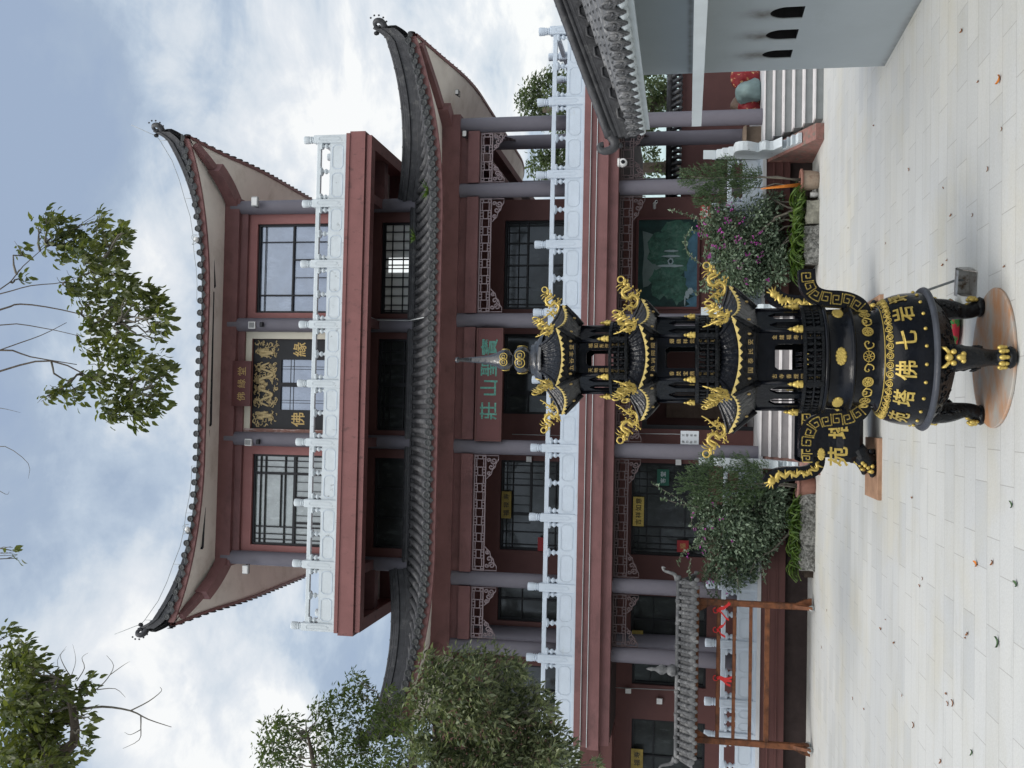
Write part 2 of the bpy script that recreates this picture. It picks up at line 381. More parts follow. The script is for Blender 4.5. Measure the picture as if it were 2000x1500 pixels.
def M_(op, a, b=None, c=None, clamp=False):
    n = N.new('ShaderNodeMath'); n.operation = op; n.use_clamp = clamp
    for i, q in enumerate((a, b, c)):
        if q is None: continue
        if isinstance(q, (int, float)): n.inputs[i].default_value = q
        else: L.new(q, n.inputs[i])
    return n.outputs[0]
zz = M_('ADD', M_('MAXIMUM', sx.outputs['Z'], 0.0), 0.35)
px = M_('DIVIDE', sx.outputs['X'], zz); py = M_('DIVIDE', sx.outputs['Y'], zz)
cv = N.new('ShaderNodeCombineXYZ'); L.new(px, cv.inputs[0]); L.new(py, cv.inputs[1])
def noise(scale, det, ro, off, dist=0.0):
    mp = N.new('ShaderNodeMapping'); mp.inputs['Location'].default_value = off
    L.new(cv.outputs[0], mp.inputs['Vector'])
    n = N.new('ShaderNodeTexNoise'); n.inputs['Scale'].default_value = scale; n.inputs['Detail'].default_value = det
    n.inputs['Roughness'].default_value = ro; n.inputs['Distortion'].default_value = dist
    L.new(mp.outputs['Vector'], n.inputs['Vector'])
    return n.outputs['Fac']
nA = noise(3.0, 9, 0.56, (8.2, 4.7, 0), 0.5)
nB = noise(6.5, 8, 0.6, (0.4, 7.1, 0), 0.4)
def lobe(x, y, wdt, amp):               # a bank of brighter or darker cloud in one direction of the sky
    d = ray(x, y).normalized()
    vd = N.new('ShaderNodeVectorMath'); vd.operation = 'DOT_PRODUCT'
    nv = N.new('ShaderNodeVectorMath'); nv.operation = 'NORMALIZE'; L.new(tc.outputs['Generated'], nv.inputs[0])
    L.new(nv.outputs['Vector'], vd.inputs[0]); vd.inputs[1].default_value = d
    q = M_('MULTIPLY', M_('SUBTRACT', 1.0, vd.outputs['Value']), -1.0/(wdt*wdt))
    return M_('MULTIPLY', M_('EXPONENT', q), amp)
tot = M_('ADD', M_('MULTIPLY', nA, 1.9), M_('MULTIPLY', nB, 1.15))
tot = M_('SUBTRACT', tot, 1.16)
for a in [(500, 120, 0.13, 0.27), (640, 30, 0.09, 0.16), (600, 230, 0.06, 0.2), (720, 290, 0.06, 0.2), (960, 150, 0.11, 0.28), (1000, 20, 0.06, 0.2), (210, 1190, 0.08, 0.34), (330, 1290, 0.11, 0.2), (480, 1330, 0.10, 0.2), (560, 1440, 0.07, 0.2), (330, 1460, 0.08, 0.2), (310, 510, 0.025, 0.25), (375, 620, 0.03, 0.15),
          (130, 230, 0.14, -0.14), (230, 420, 0.08, -0.08), (180, 960, 0.09, -0.16), (60, 60, 0.10, -0.06), (80, 820, 0.06, 0.1), (740, 120, 0.05, -0.2), (400, 1420, 0.03, -0.15), (720, 1260, 0.04, -0.2), (660, 1300, 0.04, -0.1), (300, 690, 0.12, 0.13)]:
    tot = M_('ADD', tot, lobe(*a))
cr = N.new('ShaderNodeValToRGB'); L.new(tot, cr.inputs['Fac'])
e = cr.color_ramp.elements
e[0].position = 0.10; e[0].color = (0.36, 0.45, 0.60, 1)
e[1].position = 0.98; e[1].color = (1.02, 1.02, 1.0, 1)
q = e.new(0.32); q.color = (0.40, 0.49, 0.62, 1)
q = e.new(0.50); q.color = (0.52, 0.61, 0.72, 1)
q = e.new(0.66); q.color = (0.70, 0.76, 0.82, 1)
q = e.new(0.84); q.color = (0.84, 0.87, 0.90, 1)
bg2 = N.new('ShaderNodeBackground')
# sky on the camera side boosted and warmed as added fill for the fronts
frn = N.new('ShaderNodeMapRange'); frn.interpolation_type = 'SMOOTHSTEP'
frn.inputs['From Min'].default_value = 0.25; frn.inputs['From Max'].default_value = -0.55; frn.inputs['To Min'].default_value = 0.0; frn.inputs['To Max'].default_value = BACK_SKY_FILL
L.new(sx.outputs['Y'], frn.inputs['Value'])
hi_ = N.new('ShaderNodeMapRange'); hi_.interpolation_type = 'SMOOTHSTEP'
hi_.inputs['From Min'].default_value = 0.05; hi_.inputs['From Max'].default_value = 0.6; hi_.inputs['To Min'].default_value = 0.25
L.new(sx.outputs['Z'], hi_.inputs['Value'])
gain = M_('MULTIPLY', frn.outputs['Result'], hi_.outputs['Result'])
L.new(M_('ADD', 0.86, gain), bg2.inputs['Strength'])
wm = N.new('ShaderNodeMix'); wm.data_type = 'RGBA'; wm.blend_type = 'MIX'
L.new(M_('MULTIPLY', gain, 0.4, clamp=True), wm.inputs['Factor']); L.new(cr.outputs['Color'], wm.inputs['A']); wm.inputs['B'].default_value = (0.80, 0.77, 0.72, 1)
L.new(wm.outputs['Result'], bg2.inputs['Color'])
ms = N.new('ShaderNodeMixShader'); ms.inputs[0].default_value = 0.86
L.new(bg1.outputs[0], ms.inputs[1]); L.new(bg2.outputs[0], ms.inputs[2]); L.new(ms.outputs[0], out.inputs['Surface'])
sl = bpy.data.lights.new('sun', 'SUN'); sl.energy = 1.3; sl.angle = R(20); sl.color = (1, 0.95, 0.88)
so = bpy.data.objects.new('sun', sl); COL.objects.link(so)
sd = Vector((math.sin(SUN_AZ)*math.cos(SUN_EL), math.cos(SUN_AZ)*math.cos(SUN_EL), math.sin(SUN_EL)))
so.rotation_euler = sd.to_track_quat('Z', 'Y').to_euler(); so.location = (0, 0, 30)
S.view_settings.view_transform = 'Standard'; S.view_settings.look = 'None'
S.view_settings.gamma = 1; S.view_settings.exposure = 0.28; S.view_settings.use_curve_mapping = False

# courtyard paving: one sheet to the horizon
m = bpy.data.materials.new('paving'); m.use_nodes = True
nt = m.node_tree; N = nt.nodes; L = nt.links; b = N['Principled BSDF']
tcg = N.new('ShaderNodeTexCoord')
wp = N.new('ShaderNodeTexNoise'); wp.inputs['Scale'].default_value = 0.8; L.new(tcg.outputs['Object'], wp.inputs['Vector'])
br = N.new('ShaderNodeTexBrick'); br.offset = 0.38; br.squash = 1.0
br.inputs['Scale'].default_value = 1.0; br.inputs['Brick Width'].default_value = 0.70; br.inputs['Row Height'].default_value = 0.335
br.inputs['Mortar Size'].default_value = 0.004; br.inputs['Mortar Smooth'].default_value = 0.2; br.inputs['Bias'].default_value = -0.2
br.inputs['Color1'].default_value = (0.54, 0.545, 0.533, 1); br.inputs['Color2'].default_value = (0.505, 0.512, 0.507, 1); br.inputs['Mortar'].default_value = (0.36, 0.355, 0.345, 1)
mpb = N.new('ShaderNodeMapping'); mpb.inputs['Location'].default_value = (0.2, 0.1, 0); L.new(tcg.outputs['Object'], mpb.inputs['Vector'])
L.new(mpb.outputs['Vector'], br.inputs['Vector'])
def nz(sc, det, ro, mscale=(1, 1, 1)):
    mp = N.new('ShaderNodeMapping'); mp.inputs['Scale'].default_value = mscale; L.new(tcg.outputs['Object'], mp.inputs['Vector'])
    n = N.new('ShaderNodeTexNoise'); n.inputs['Scale'].default_value = sc; n.inputs['Detail'].default_value = det; n.inputs['Roughness'].default_value = ro
    L.new(mp.outputs['Vector'], n.inputs['Vector']); return n.outputs['Fac']
def ramp(f, p0, c0, p1, c1):
    c = N.new('ShaderNodeValToRGB'); c.color_ramp.elements[0].position = p0; c.color_ramp.elements[0].color = (*c0, 1)
    c.color_ramp.elements[1].position = p1; c.color_ramp.elements[1].color = (*c1, 1); L.new(f, c.inputs['Fac']); return c.outputs['Color']
def mult(a, bb, f=1.0):
    x = N.new('ShaderNodeMix'); x.data_type = 'RGBA'; x.blend_type = 'MULTIPLY'; x.inputs['Factor'].default_value = f
    L.new(a, x.inputs['A']); L.new(bb, x.inputs['B']); return x.outputs['Result']
# a second, coarser paver layout picks out the odd darker slab
br2 = N.new('ShaderNodeTexBrick'); br2.offset = 0.38
for k, v in (('Scale', 1.0), ('Brick Width', 0.70), ('Row Height', 0.335), ('Mortar Size', 0.0), ('Bias', -0.72)): br2.inputs[k].default_value = v
br2.inputs['Color1'].default_value = (1, 1, 1, 1); br2.inputs['Color2'].default_value = (0.80, 0.82, 0.83, 1); br2.inputs['Mortar'].default_value = (1, 1, 1, 1)
L.new(mpb.outputs['Vector'], br2.inputs['Vector'])
c = mult(br.outputs['Color'], br2.outputs['Color'])
c = mult(c, ramp(nz(0.35, 6, 0.6), 0.35, (0.93, 0.94, 0.955), 0.7, (1.04, 1.03, 1.0)))
c = mult(c, ramp(nz(1.0, 7, 0.7, (0.5, 2.2, 1)), 0.48, (1, 1, 1), 0.75, (0.91, 0.895, 0.85)))
c = mult(c, ramp(nz(45, 4, 0.7), 0.3, (0.9, 0.9, 0.9), 0.7, (1.06, 1.06, 1.06)))
c = mult(c, ramp(nz(9, 8, 0.75), 0.60, (1, 1, 1), 0.74, (0.80, 0.79, 0.76)))
c = mult(c, ramp(nz(2.2, 8, 0.7, (0.35, 3.0, 1)), 0.56, (1, 1, 1), 0.70, (0.88, 0.885, 0.89)))
c = mult(c, ramp(nz(0.55, 5, 0.6), 0.50, (1, 1, 1), 0.66, (1.0, 0.965, 0.88)))
L.new(c, b.inputs['Base Color']); b.inputs['Roughness'].default_value = 0.55; b.inputs['Specular IOR Level'].default_value = 0.35
bp = N.new('ShaderNodeBump'); bp.inputs['Strength'].default_value = 0.25; bp.inputs['Distance'].default_value = 0.01
L.new(nz(60, 4, 0.6), bp.inputs['Height']); L.new(bp.outputs['Normal'], b.inputs['Normal'])
MATS['paving'] = m
g = MB(); g.add([(-400, -200, 0), (400, -200, 0), (400, 900, 0), (-400, 900, 0)], [(0, 1, 2, 3)])
tag(g.build('courtyard', 'paving', org=(0, 0, 0)), kind='structure')
h = MB()
K = 40
for i in range(K+1):
    x = -300+600*i/K
    z = 26+16*math.sin(i*0.5)+9*math.sin(i*1.3+1)
    for j, (yy, f) in enumerate(((170, 0), (230, .55), (300, .9), (380, 1.0))):
        h.v.append((x, yy, max(0, z*f)-0.5))
for i in range(K):
    for j in range(3):
        a = i*4+j; h.f.append((a, a+4, a+5, a+1)); h.sm.append(True); h.mi.append(0)
tag(h.build('hills', 'hill_haze'), kind='structure')

# ================================================================== the temple
CX = 0.64
TEMPLE = empty('temple_building', (CX, 25.5, 0), 'three storey red temple hall with grey tiled upturned roofs and white balustrades', 'temple')
T = TEMPLE
YC, YW, YB = 20.6, 22.0, 29.0          # front columns, front wall, rear wall
COLX = [CX-5.49, CX-4.09, CX-1.33, CX+1.33, CX+4.09, CX+5.49]
Z0, Z1, Z2, Z3 = 0.97, 4.53, 7.2, 9.72

# plinth, floor, steps
p = MB(); p.box(-14, 9.4, 20.42, 31, 0.0, 0.44); p.build('plinth', 'plinth_dark', T)
p = MB()
p.box(-14, 9.4, 20.30, 31, 0.44, 0.9); p.box(-14, 9.4, 20.27, 20.36, 0.74, 0.77); p.box(-14, 9.4, 20.27, 20.36, 0.58, 0.605)
p.build('platform', 'dark_red', T)
p = MB(); p.box(-14, 9.42, 20.25, 31.02, 0.9, Z0); p.build('platform_floor', 'floor_stone', T)
def steps(name, x0, x1, n, y1, tread, rise, m):
    a = MB(); ed = MB()
    for i in range(n):
        ys = y1-(n-i)*tread; zt = (i+1)*rise
        a.box(x0, x1, ys, y1, i*rise+0.001, zt-0.028)
        ed.box(x0, x1, ys-0.02, ys+tread, zt-0.028, zt)
    o = a.build(name, m, T); ed.build('step_edge', 'step_edge', o)
    return o
steps('front_steps', -0.72, 2.0, 6, 20.5, 0.3, 0.161, 'step_stone')
steps('side_steps', 5.55, 9.3, 6, 20.5, 0.27, 0.161, 'step_grey')
# sloping cheeks and carved stone railings beside the steps
def cheek(X, thick, ch=True):
    c = MB(); f = lambda a, b, t: (X+t, a, b)
    c.prism([(20.45, 0.0), (18.72, 0.0), (18.69, 0.15), (18.9, 0.24), (20.45, 0.96)], f, 0, thick)
    c.build('step_cheek', 'cheek_stone', T)
    r = MB()
    out_ = [(-40, 1180), (105, 1180), (106, 1200), (125, 1170), (185, 1166), (195, 1152), (260, 1150), (268, 1140), (328, 1136), (336, 1108), (352, 1088), (390, 1076), (440, 1071), (500, 1071), (560, 1080), (610, 1091), (638, 1093), (650, 1080), (680, 1066), (720, 1062), (770, 1070), (815, 1068), (870, 1042), (922, 1020), (926, 1060), (965, 1056), (985, 1020), (1020, 1028), (1045, 995), (1085, 1000), (1120, 972), (1165, 972), (1172, 1040)]
    prof = [(q.y, q.z) for q in (atx(1380+a/6.25, 120+b_/6.25, 5.2) for a, b_ in out_)]
    prof = [(min(20.32, yy), max(.3, zz_)) for yy, zz_ in prof]
    prof += [(prof[-1][0], .27), (20.3, .9)]
    r.prism(prof, f, thick*0.2, thick*0.8)
    o = r.build('step_railing', 'weathered_stone', T)
cheek(5.12, 0.3); cheek(-0.98, 0.26); cheek(2.0, 0.26)

# columns
def column_mesh(z0, z1, r=0.157):
    c = MB(); c.lathe([(r*1.02, z0), (r*1.0, (z0+z1)/2), (r*0.97, z1)], (CX, 25.5, 0), 20)
    return c
def columns(z0, z1, spots, r=0.157):
    first = None
    for (x, y) in spots:
        if first is None:
            first = column_mesh(z0, z1, r).build('column', 'column_grey', T); first.location = (x-CX, y-25.5, 0)
        else: copy_part(first, T, (x-CX, y-25.5, 0))
spots = [(x, YC) for x in COLX]+[(COLX[5], 22.0), (COLX[5], 26.3), (COLX[5], 29.0), (COLX[0], 22.0), (COLX[0], 26.3), (COLX[0], 29.0), (COLX[5], 30.4), (COLX[4], 30.4)]
columns(Z0, 3.86, spots); columns(4.5, 7.22, spots)
columns(7.9, 9.64, [(COLX[i], 21.93) for i in (1, 2, 3, 4)])
columns(9.7, 13.0, [(COLX[i], 21.93) for i in (1, 2, 3, 4)], 0.165)

# terrace slab between ground and first floor
p = MB()
p.box(-6.60, 7.92, 20.10, 31.0, 4.40, 4.528); p.box(-6.62, 7.94, 20.14, 31.0, 4.265, 4.40)
p.box(-6.66, 7.97, 20.12, 31.0, 4.03, 4.262); p.box(-6.6, 7.9, 20.25, 31.0, 3.83, 4.03)
p.build('terrace_beam', 'red_paint', T)
p = MB(); p.box(-6.61, 7.93, 20.092, 20.12, 4.258, 4.268); p.box(-6.6, 7.925, 20.092, 20.12, 4.388, 4.396); p.build('beam_line', 'white_trim', T)
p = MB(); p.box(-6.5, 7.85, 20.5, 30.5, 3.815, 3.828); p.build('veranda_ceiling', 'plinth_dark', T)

# lower wing running on to the left
p = MB(); p.box(-14, -6.68, 21.2, 31, 3.83, 4.5); p.box(-14, -6.68, 21.16, 21.5, 4.1, 4.3); p.build('wing_beam', 'dark_red', T)
p = MB(); p.box(-14, -6.65, 21.22, 21.36, 4.5, 4.92); p.box(-14, -6.65, 21.2, 21.38, 4.5, 4.55); p.build('wing_parapet', 'weathered_stone', T)
# walls with real openings
def wall(name, x0, x1, z0, z1, y, th, openings, m):
    xs = sorted({x0, x1, *[o[0] for o in openings], *[o[1] for o in openings]})
    zs = sorted({z0, z1, *[o[2] for o in openings], *[o[3] for o in openings]})
    w = MB()
    for i in range(len(xs)-1):
        for j in range(len(zs)-1):
            mx, mz = (xs[i]+xs[i+1])/2, (zs[j]+zs[j+1])/2
            if any(o[0] < mx < o[1] and o[2] < mz < o[3] for o in openings): continue
            a, b_, c_, d = xs[i], xs[i+1], zs[j], zs[j+1]
            w.add([(a, y, c_), (b_, y, c_), (b_, y, d), (a, y, d)], [(0, 1, 2, 3)])
            w.add([(a, y+th, c_), (b_, y+th, c_), (b_, y+th, d), (a, y+th, d)], [(3, 2, 1, 0)])
    for o in openings:
        a, b_, c_, d = o[:4]
        w.add([(a, y, c_), (b_, y, c_), (b_, y, d), (a, y, d), (a, y+th, c_), (b_, y+th, c_), (b_, y+th, d), (a, y+th, d)],
              [(0, 4, 5, 1), (1, 5, 6, 2), (2, 6, 7, 3), (3, 7, 4, 0)])
    for (a, b_) in ((x0, x0), (x1, x1)):
        w.add([(a, y, z0), (a, y+th, z0), (a, y+th, z1), (a, y, z1)], [(0, 1, 2, 3)])
    return w.build(name, m, T)
def window(op, y, bars_v, bars_h, pane, bw=0.022, fw_=0.05, name='window', frame_mat='black_frame', lab=None):
    x0, x1, z0, z1 = op
    f = MB(); yf = y+0.10
    f.box(x0, x0+fw_, yf-0.03, yf+0.03, z0, z1); f.box(x1-fw_, x1, yf-0.03, yf+0.03, z0, z1)
    f.box(x0+fw_, x1-fw_, yf-0.03, yf+0.03, z1-fw_, z1); f.box(x0+fw_, x1-fw_, yf-0.03, yf+0.03, z0, z0+fw_)
    for v in bars_v:
        t, w_, a, b_ = (v+(bw, 0, 1))[:4] if isinstance(v, tuple) and len(v) == 1 else (v if isinstance(v, tuple) else (v, bw, 0, 1))
        xx = x0+(x1-x0)*t; f.box(xx-w_/2, xx+w_/2, yf-0.021, yf+0.021, z0+(z1-z0)*a+0.001, z0+(z1-z0)*b_-0.001)
    for v in bars_h:
        t, w_, a, b_ = v if isinstance(v, tuple) else (v, bw, 0, 1)
        zz_ = z0+(z1-z0)*t; f.box(x0+(x1-x0)*a+0.001, x0+(x1-x0)*b_-0.001, yf-0.018, yf+0.018, zz_-w_/2, zz_+w_/2)
    o = f.build(name, frame_mat, T)
    if pane:
        g_ = MB(); g_.box(x0+0.01, x1-0.01, yf+0.035, yf+0.045, z0+0.01, z1-0.01); g_.build('pane', pane, o)
    return o
def X_(x, y, D=YW): return at(x, y, D).x
def Z_(x, y, D=YW): return at(x, y, D).z

# ground floor wall, first-floor wall, mezzanine wall, top wall
g_ops = {'mural': (X_(1300, 600), X_(1300, 430), Z_(1362, 500), Z_(1247, 500)),
         'door': (X_(1300, 838), X_(1300, 645), Z0, 3.35),
         'left': (X_(1300, 1086), X_(1300, 905), 1.9, Z_(1233, 1000)),
         'far': (X_(1300, 1262), X_(1300, 1165), 1.9, Z_(1232, 1200)),
         'slit': (X_(1300, 1340), X_(1300, 1296), 1.9, Z_(1234, 1320)),
         'end': (X_(1300, 1530), X_(1300, 1408), 1.9, Z_(1233, 1450))}
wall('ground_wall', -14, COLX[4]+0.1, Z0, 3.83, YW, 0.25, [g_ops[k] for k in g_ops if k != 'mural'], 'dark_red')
window(g_ops['left'], YW, [.06, .12, (.2, .012, 0, 1), (.3, .04, 0, 1), (.66, .03, 0, 1), (.74, .012, 0, 1), .82, .9], [(.62, .03, 0, .3), .8, .3, (.9, .012, 0, 1), (.45, .012, .66, 1)], 'window_dark')
window(g_ops['far'], YW, [(.5, .04, 0, 1)], [.7], 'window_dark')
window(g_ops['slit'], YW, [], [.25, .5, .75], 'window_dark')
window(g_ops['end'], YW, [(.4, .04, 0, 1)], [.7], 'window_dark')
d = MB(); x0, x1, z0, z1 = g_ops['door']
d.box(x0, x0+.09, YW+.04, YW+.14, z0, z1); d.box(x1-.09, x1, YW+.04, YW+.14, z0, z1); d.box(x0+.09, x1-.09, YW+.04, YW+.14, z1-.1, z1)
o = d.build('doorway', 'black_frame', T)
d = MB(); d.box(x0-.3, x1+.3, YW+2.4, YW+2.5, z0, z1+.3); d.box(x0-.3, x0-.25, YW+.26, YW+2.4, z0, z1+.3); d.box(x1+.25, x1+.3, YW+.26, YW+2.4, z0, z1+.3); d.box(x0-.3, x1+.3, YW+.26, YW+2.4, z1+.05, z1+.1)
d.build('entrance_hall', 'dark_red', o)
d = MB(); d.box(x0+.25, x0+1.35, YW+2.3, YW+2.39, z0+.5, z0+1.9); d.build('inner_panel', 'bag_tan', o)

f_ops = {'right': (X_(1040, 604), X_(1040, 430), 4.75, Z_(985, 500)), 'door': (X_(1000, 808), X_(1000, 652), 4.6, Z_(983, 750)),
         'left': (X_(1040, 1076), X_(1040, 900), 4.7, Z_(977, 1000)), 'far': (X_(1040, 1215), X_(1040, 1130), 4.7, Z_(972, 1170)),
         'end': (X_(1040, 1400), X_(1040, 1300), 4.7, Z_(972, 1330))}
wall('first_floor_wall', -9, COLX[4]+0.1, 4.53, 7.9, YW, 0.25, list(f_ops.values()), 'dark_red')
window(f_ops['right'], YW, [.06, (.12, .012, .7, 1), (.25, .012, .66, 1), (.37, .012, .7, 1), (.5, .03, 0, 1), (.62, .012, .7, 1), (.75, .025, 0, 1), (.87, .012, .7, 1), .95, (.25, .014, 0, .12), (.62, .014, 0, .12)], [(.70, .04, 0, 1), (.95, .012, 0, 1), (.82, .012, 0, 1), (.12, .02, 0, 1)], 'window_dark')
window(f_ops['door'], YW, [(.26, .09, 0, 1), (.52, .05, 0, 1), (.8, .03, 0, 1)], [(.7, .03, 0, .26)], 'window_dark', name='door')
window(f_ops['left'], YW, [.06, .2, (.3, .012, .62, 1), (.40, .06, 0, 1), (.5, .012, .62, 1), (.6, .012, .62, 1), (.72, .03, 0, 1), (.79, .012, 0, 1), .86, .94], [(.62, .05, .4, 1), .85, (.93, .012, 0, 1), .3, (.45, .012, .72, 1)], 'window_dark')
window(f_ops['far'], YW, [(.5, .04, 0, 1)], [.7], 'window_dark')
window(f_ops['end'], YW, [(.5, .04, 0, 1)], [.7], 'window_dark')
for nm_, z0, z1 in (('ground_side_wall', Z0, 3.83), ('first_floor_side_wall', 4.53, 8.0)):
    p = MB(); p.box(COLX[4]-.14, COLX[4]+.1, YW+.25, YB, z0, z1); p.box(-6 if z0 > 2 else -14, COLX[4]+.1, YB, YB+.2, z0, z1); p.build(nm_, 'dark_red', T)
p = MB(); p.box(COLX[1]-.1, COLX[1]+.14, YW+.25, YB, 8.0, 13.1); p.box(COLX[4]-.14, COLX[4]+.1, YW+.25, YB, 8.0, 13.1); p.box(COLX[1]-.1, COLX[4]+.1, YB, YB+.2, 8.0, 13.1)
p.build('upper_side_wall', 'wall_red', T)
m_ops = [(X_(775, 613), X_(775, 434), 8.05, 9.36), (X_(775, 841), X_(775, 662), 8.05, 9.38), (X_(775, 1072), X_(775, 895), 8.05, 9.4)]
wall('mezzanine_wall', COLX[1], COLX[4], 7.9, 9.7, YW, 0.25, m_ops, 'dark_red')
o = window(m_ops[0], YW, [.1, .2, (.3, .035, 0, 1), .4, .5, (.6, .035, 0, 1), .7, .8, .9, .04], [.2, .42, .62, .82, .95], 'room_wall')
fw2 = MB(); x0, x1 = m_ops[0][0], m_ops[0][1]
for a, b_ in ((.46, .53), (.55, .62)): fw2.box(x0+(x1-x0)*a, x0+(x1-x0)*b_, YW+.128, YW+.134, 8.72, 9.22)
fw2.build('daylight_glow', 'daylight_glow', o)
window(m_ops[1], YW, [(.27, .07, 0, 1), (.5, .08, 0, 1), (.74, .07, 0, 1), .12, .38, .62, .87], [.3, .55, .8, .9], 'window_dark')
window(m_ops[2], YW, [(.33, .03, 0, 1), (.66, .03, 0, 1)], [], 'window_dark')

# roof-level balcony slab of the top floor
p = MB()
p.box(-4.73, 6.0, 20.44, 30.6, 9.64, Z3)
def rim(x0, x1, y0, y1, w_, z0, z1):
    p.box(x0, x1, y0, y0+w_, z0, z1); p.box(x0, x0+w_, y0+w_, y1, z0, z1); p.box(x1-w_, x1, y0+w_, y1, z0, z1)
rim(-4.78, 6.04, 20.46, 30.6, .3, 9.30, 9.64); rim(-4.72, 5.98, 20.53, 30.6, .2, 9.265, 9.30); rim(-4.7, 5.96, 20.5, 30.6, .26, 9.165, 9.265)
p.build('balcony_slab', 'slab_red', T)
p = MB(); p.box(-4.5, 5.76, 20.75, 30.4, 9.60, 9.635); p.build('balcony_ceiling', 'dark_red', T)
cs = MB()
for sgn in (-1, 1):
    xa = CX+sgn*4.35; xb = CX+sgn*5.15
    for k in range(6): cs.box(xa, xb, 22.3+k*1.45, 23.2+k*1.45, 9.58, 9.595)
cs.build('ceiling_panel', 'soffit_cream', T)
for sgn in (-1, 1):
    xa = CX+sgn*4.2; xb = CX+sgn*5.12
    for k in range(6): p = MB(); p.box(xa, xb, 21.85+k*1.45, 22.1+k*1.45, 9.28, 9.6); p.build('cantilever_beam', 'red_paint', T)
for x in COLX[1:5]: p = MB(); p.box(x-.1, x+.1, 20.76, 21.9, 9.3, 9.6); p.build('cantilever_beam', 'red_paint', T)

# top floor
t_ops = {'right': (X_(550, 611), X_(550, 437), 9.95, Z_(502, 500)), 'door': (X_(550, 838), X_(550, 662), 9.74, Z_(491, 750)),
         'left': (X_(550, 1066), X_(550, 888), 9.95, Z_(491, 980))}
dx0, dx1 = X_(550, 851), X_(550, 646)
wall('top_wall', COLX[1], COLX[4], 9.7, 13.1, YW, 0.25, list(t_ops.values()), 'wall_red')
o = window(t_ops['right'], YW, [(.0, .05, 0, 1), (.2, .035, 0, 1), (.4, .012, 0, .64), (.6, .03, 0, .64), (.8, .02, 0, 1)], [(.645, .04, 0, 1), (.93, .008, 0, 1)], 'window_sky')
cu = MB()
x0, x1, z0, z1 = t_ops['right']
n = 70; vs = []
for i in range(n+1):
    t = .42+.56*i/n; yy = YW+.139+0.004*math.sin(i*1.5)
    zt = z0+(z1-z0)*(.55+.05*math.sin(i*.2))
    vs += [(x0+(x1-x0)*t, yy, z0+.05), (x0+(x1-x0)*t, yy, zt)]
cu.add(vs, [(2*i, 2*i+2, 2*i+3, 2*i+1) for i in range(n)], True); cu.build('curtain', 'curtain', o)
o = window(t_ops['left'], YW, [.06, .12, (.2, .03, 0, 1), (.52, .08, 0, .56), (.33, .012, 0, .56), (.44, .012, 0, .56), (.60, .012, 0, .56), (.70, .012, 0, .56), (.25, .05, 0, .56), (.79, .06, 0, 1), .86, .93],
           [(.58, .06, 0, 1), (.68, .02, 0, 1), (.72, .02, .2, .8), (.93, .02, 0, 1), (.88, .02, 0, 1), (.42, .012, .25, .8)], 'window_pale')
pp = MB(); x0, x1, z0, z1 = t_ops['left']
for a in (.33, .66): pp.box(x0+(x1-x0)*(a-.02), x0+(x1-x0)*(a+.14), YW+.06, YW+.066, z0+.05, z0+.38)
pp.build('red_notice', 'sign_red', o)
# cream surround, doors and carved panels
p = MB(); zt = Z_(457, 750); zl = Z_(491, 750)
p.box(dx0, dx1, YW-.03, YW-.002, zl, zt); p.box(t_ops['door'][1]+.0, dx1, YW-.035, YW-.004, 9.74, zl-.002)
o = p.build('door_surround', 'cream_frame', T)
p = MB(); p.box(dx0-.02, t_ops['door'][0], YW-.05, YW-.004, 9.74, zt-.01); p.build('peeling_post', 'peeling_wood', T)
x0, x1, z0, z1 = t_ops['door']
dm = MB(); yd = YW+.06
zc = Z_(545, 750)                    # bottom of the carved panels
xl, xr = X_(550, 800), X_(550, 702)
dm.box(x0, x1, yd, yd+.06, zc-.02, z1); dm.box(x0, xl, yd, yd+.06, z0, zc-.02); dm.box(xr, x1, yd, yd+.06, z0, zc-.02)
dm.box(xl, xr, yd+.02, yd+.05, z0, z0+.1); dm.box((xl+xr)/2-.05, (xl+xr)/2+.05, yd, yd+.05, z0, zc-.021)
door = dm.build('door', 'black_frame', T)
gl = MB(); gl.box(xl, xr, yd+.05, yd+.058, z0, zc-.02); gl.build('pane', 'window_sky', door)
ln = MB()
for xx in (xl+.16, xl+.22, xr-.16, xr-.22): ln.box(xx-.006, xx+.006, yd+.042, yd+.049, z0+.1, zc-.03)
for zz_ in (zc-.32, zc-.24): ln.box(xl, xr, yd+.04, yd+.0485, zz_-.006, zz_+.006)
ln.build('glazing_bar', 'black_frame', door)
def carved(x0, x1, z0, z1, y, seed, parent, m='carved_gold'):
    r_ = random.Random(seed); c_ = MB(); W_, H_ = x1-x0, z1-z0
    def body(sx):
        pts = []
        for i in range(26):
            t = i/25
            pts.append((x0+W_*(.5+sx*(.03+.43*t)), y-.012, z0+H_*(.5+.30*math.sin(t*9.5+.5)*(1-.3*t))))
        c_.tube(pts, [.034*(1-.6*i/25)+.008 for i in range(26)], 6, flat=(1, .5, 1))
        c_.ell((x0+W_*(.5+sx*.05), y-.015, z0+H_*.62), (.05, .025, .045), 8, 5)
    if W_ > H_*1.3: body(1); body(-1); c_.ell((x0+W_*.5, y-.015, z0+H_*.5), (.04, .025, .05), 8, 6)
    else: body(.9 if seed % 2 else -.9)
    for k in range(int(W_*H_*240)):
        a = r_.uniform(0, 2*PI); px_, pz_ = x0+W_*r_.uniform(.05, .95), z0+H_*r_.uniform(.06, .94); s_ = r_.uniform(.035, .07)
        pts = [(px_+s_*math.cos(a+q*.5)*(1-q*.09), y-.008, pz_+s_*.8*math.sin(a+q*.5)*(1-q*.09)) for q in range(7)]
        c_.tube(pts, [.007, .012, .013, .012, .011, .009, .004], 5, flat=(1, .6, 1))
    return c_.build('carved_panel', m, parent)
carved(x0+.04, xl-.03, zc+.03, z1-.03, yd, 1, door); carved(xl+.03, xr-.03, zc+.03, z1-.03, yd, 4, door); carved(xr+.03, x1-.04, zc+.03, z1-.03, yd, 2, door)
tx = MB()
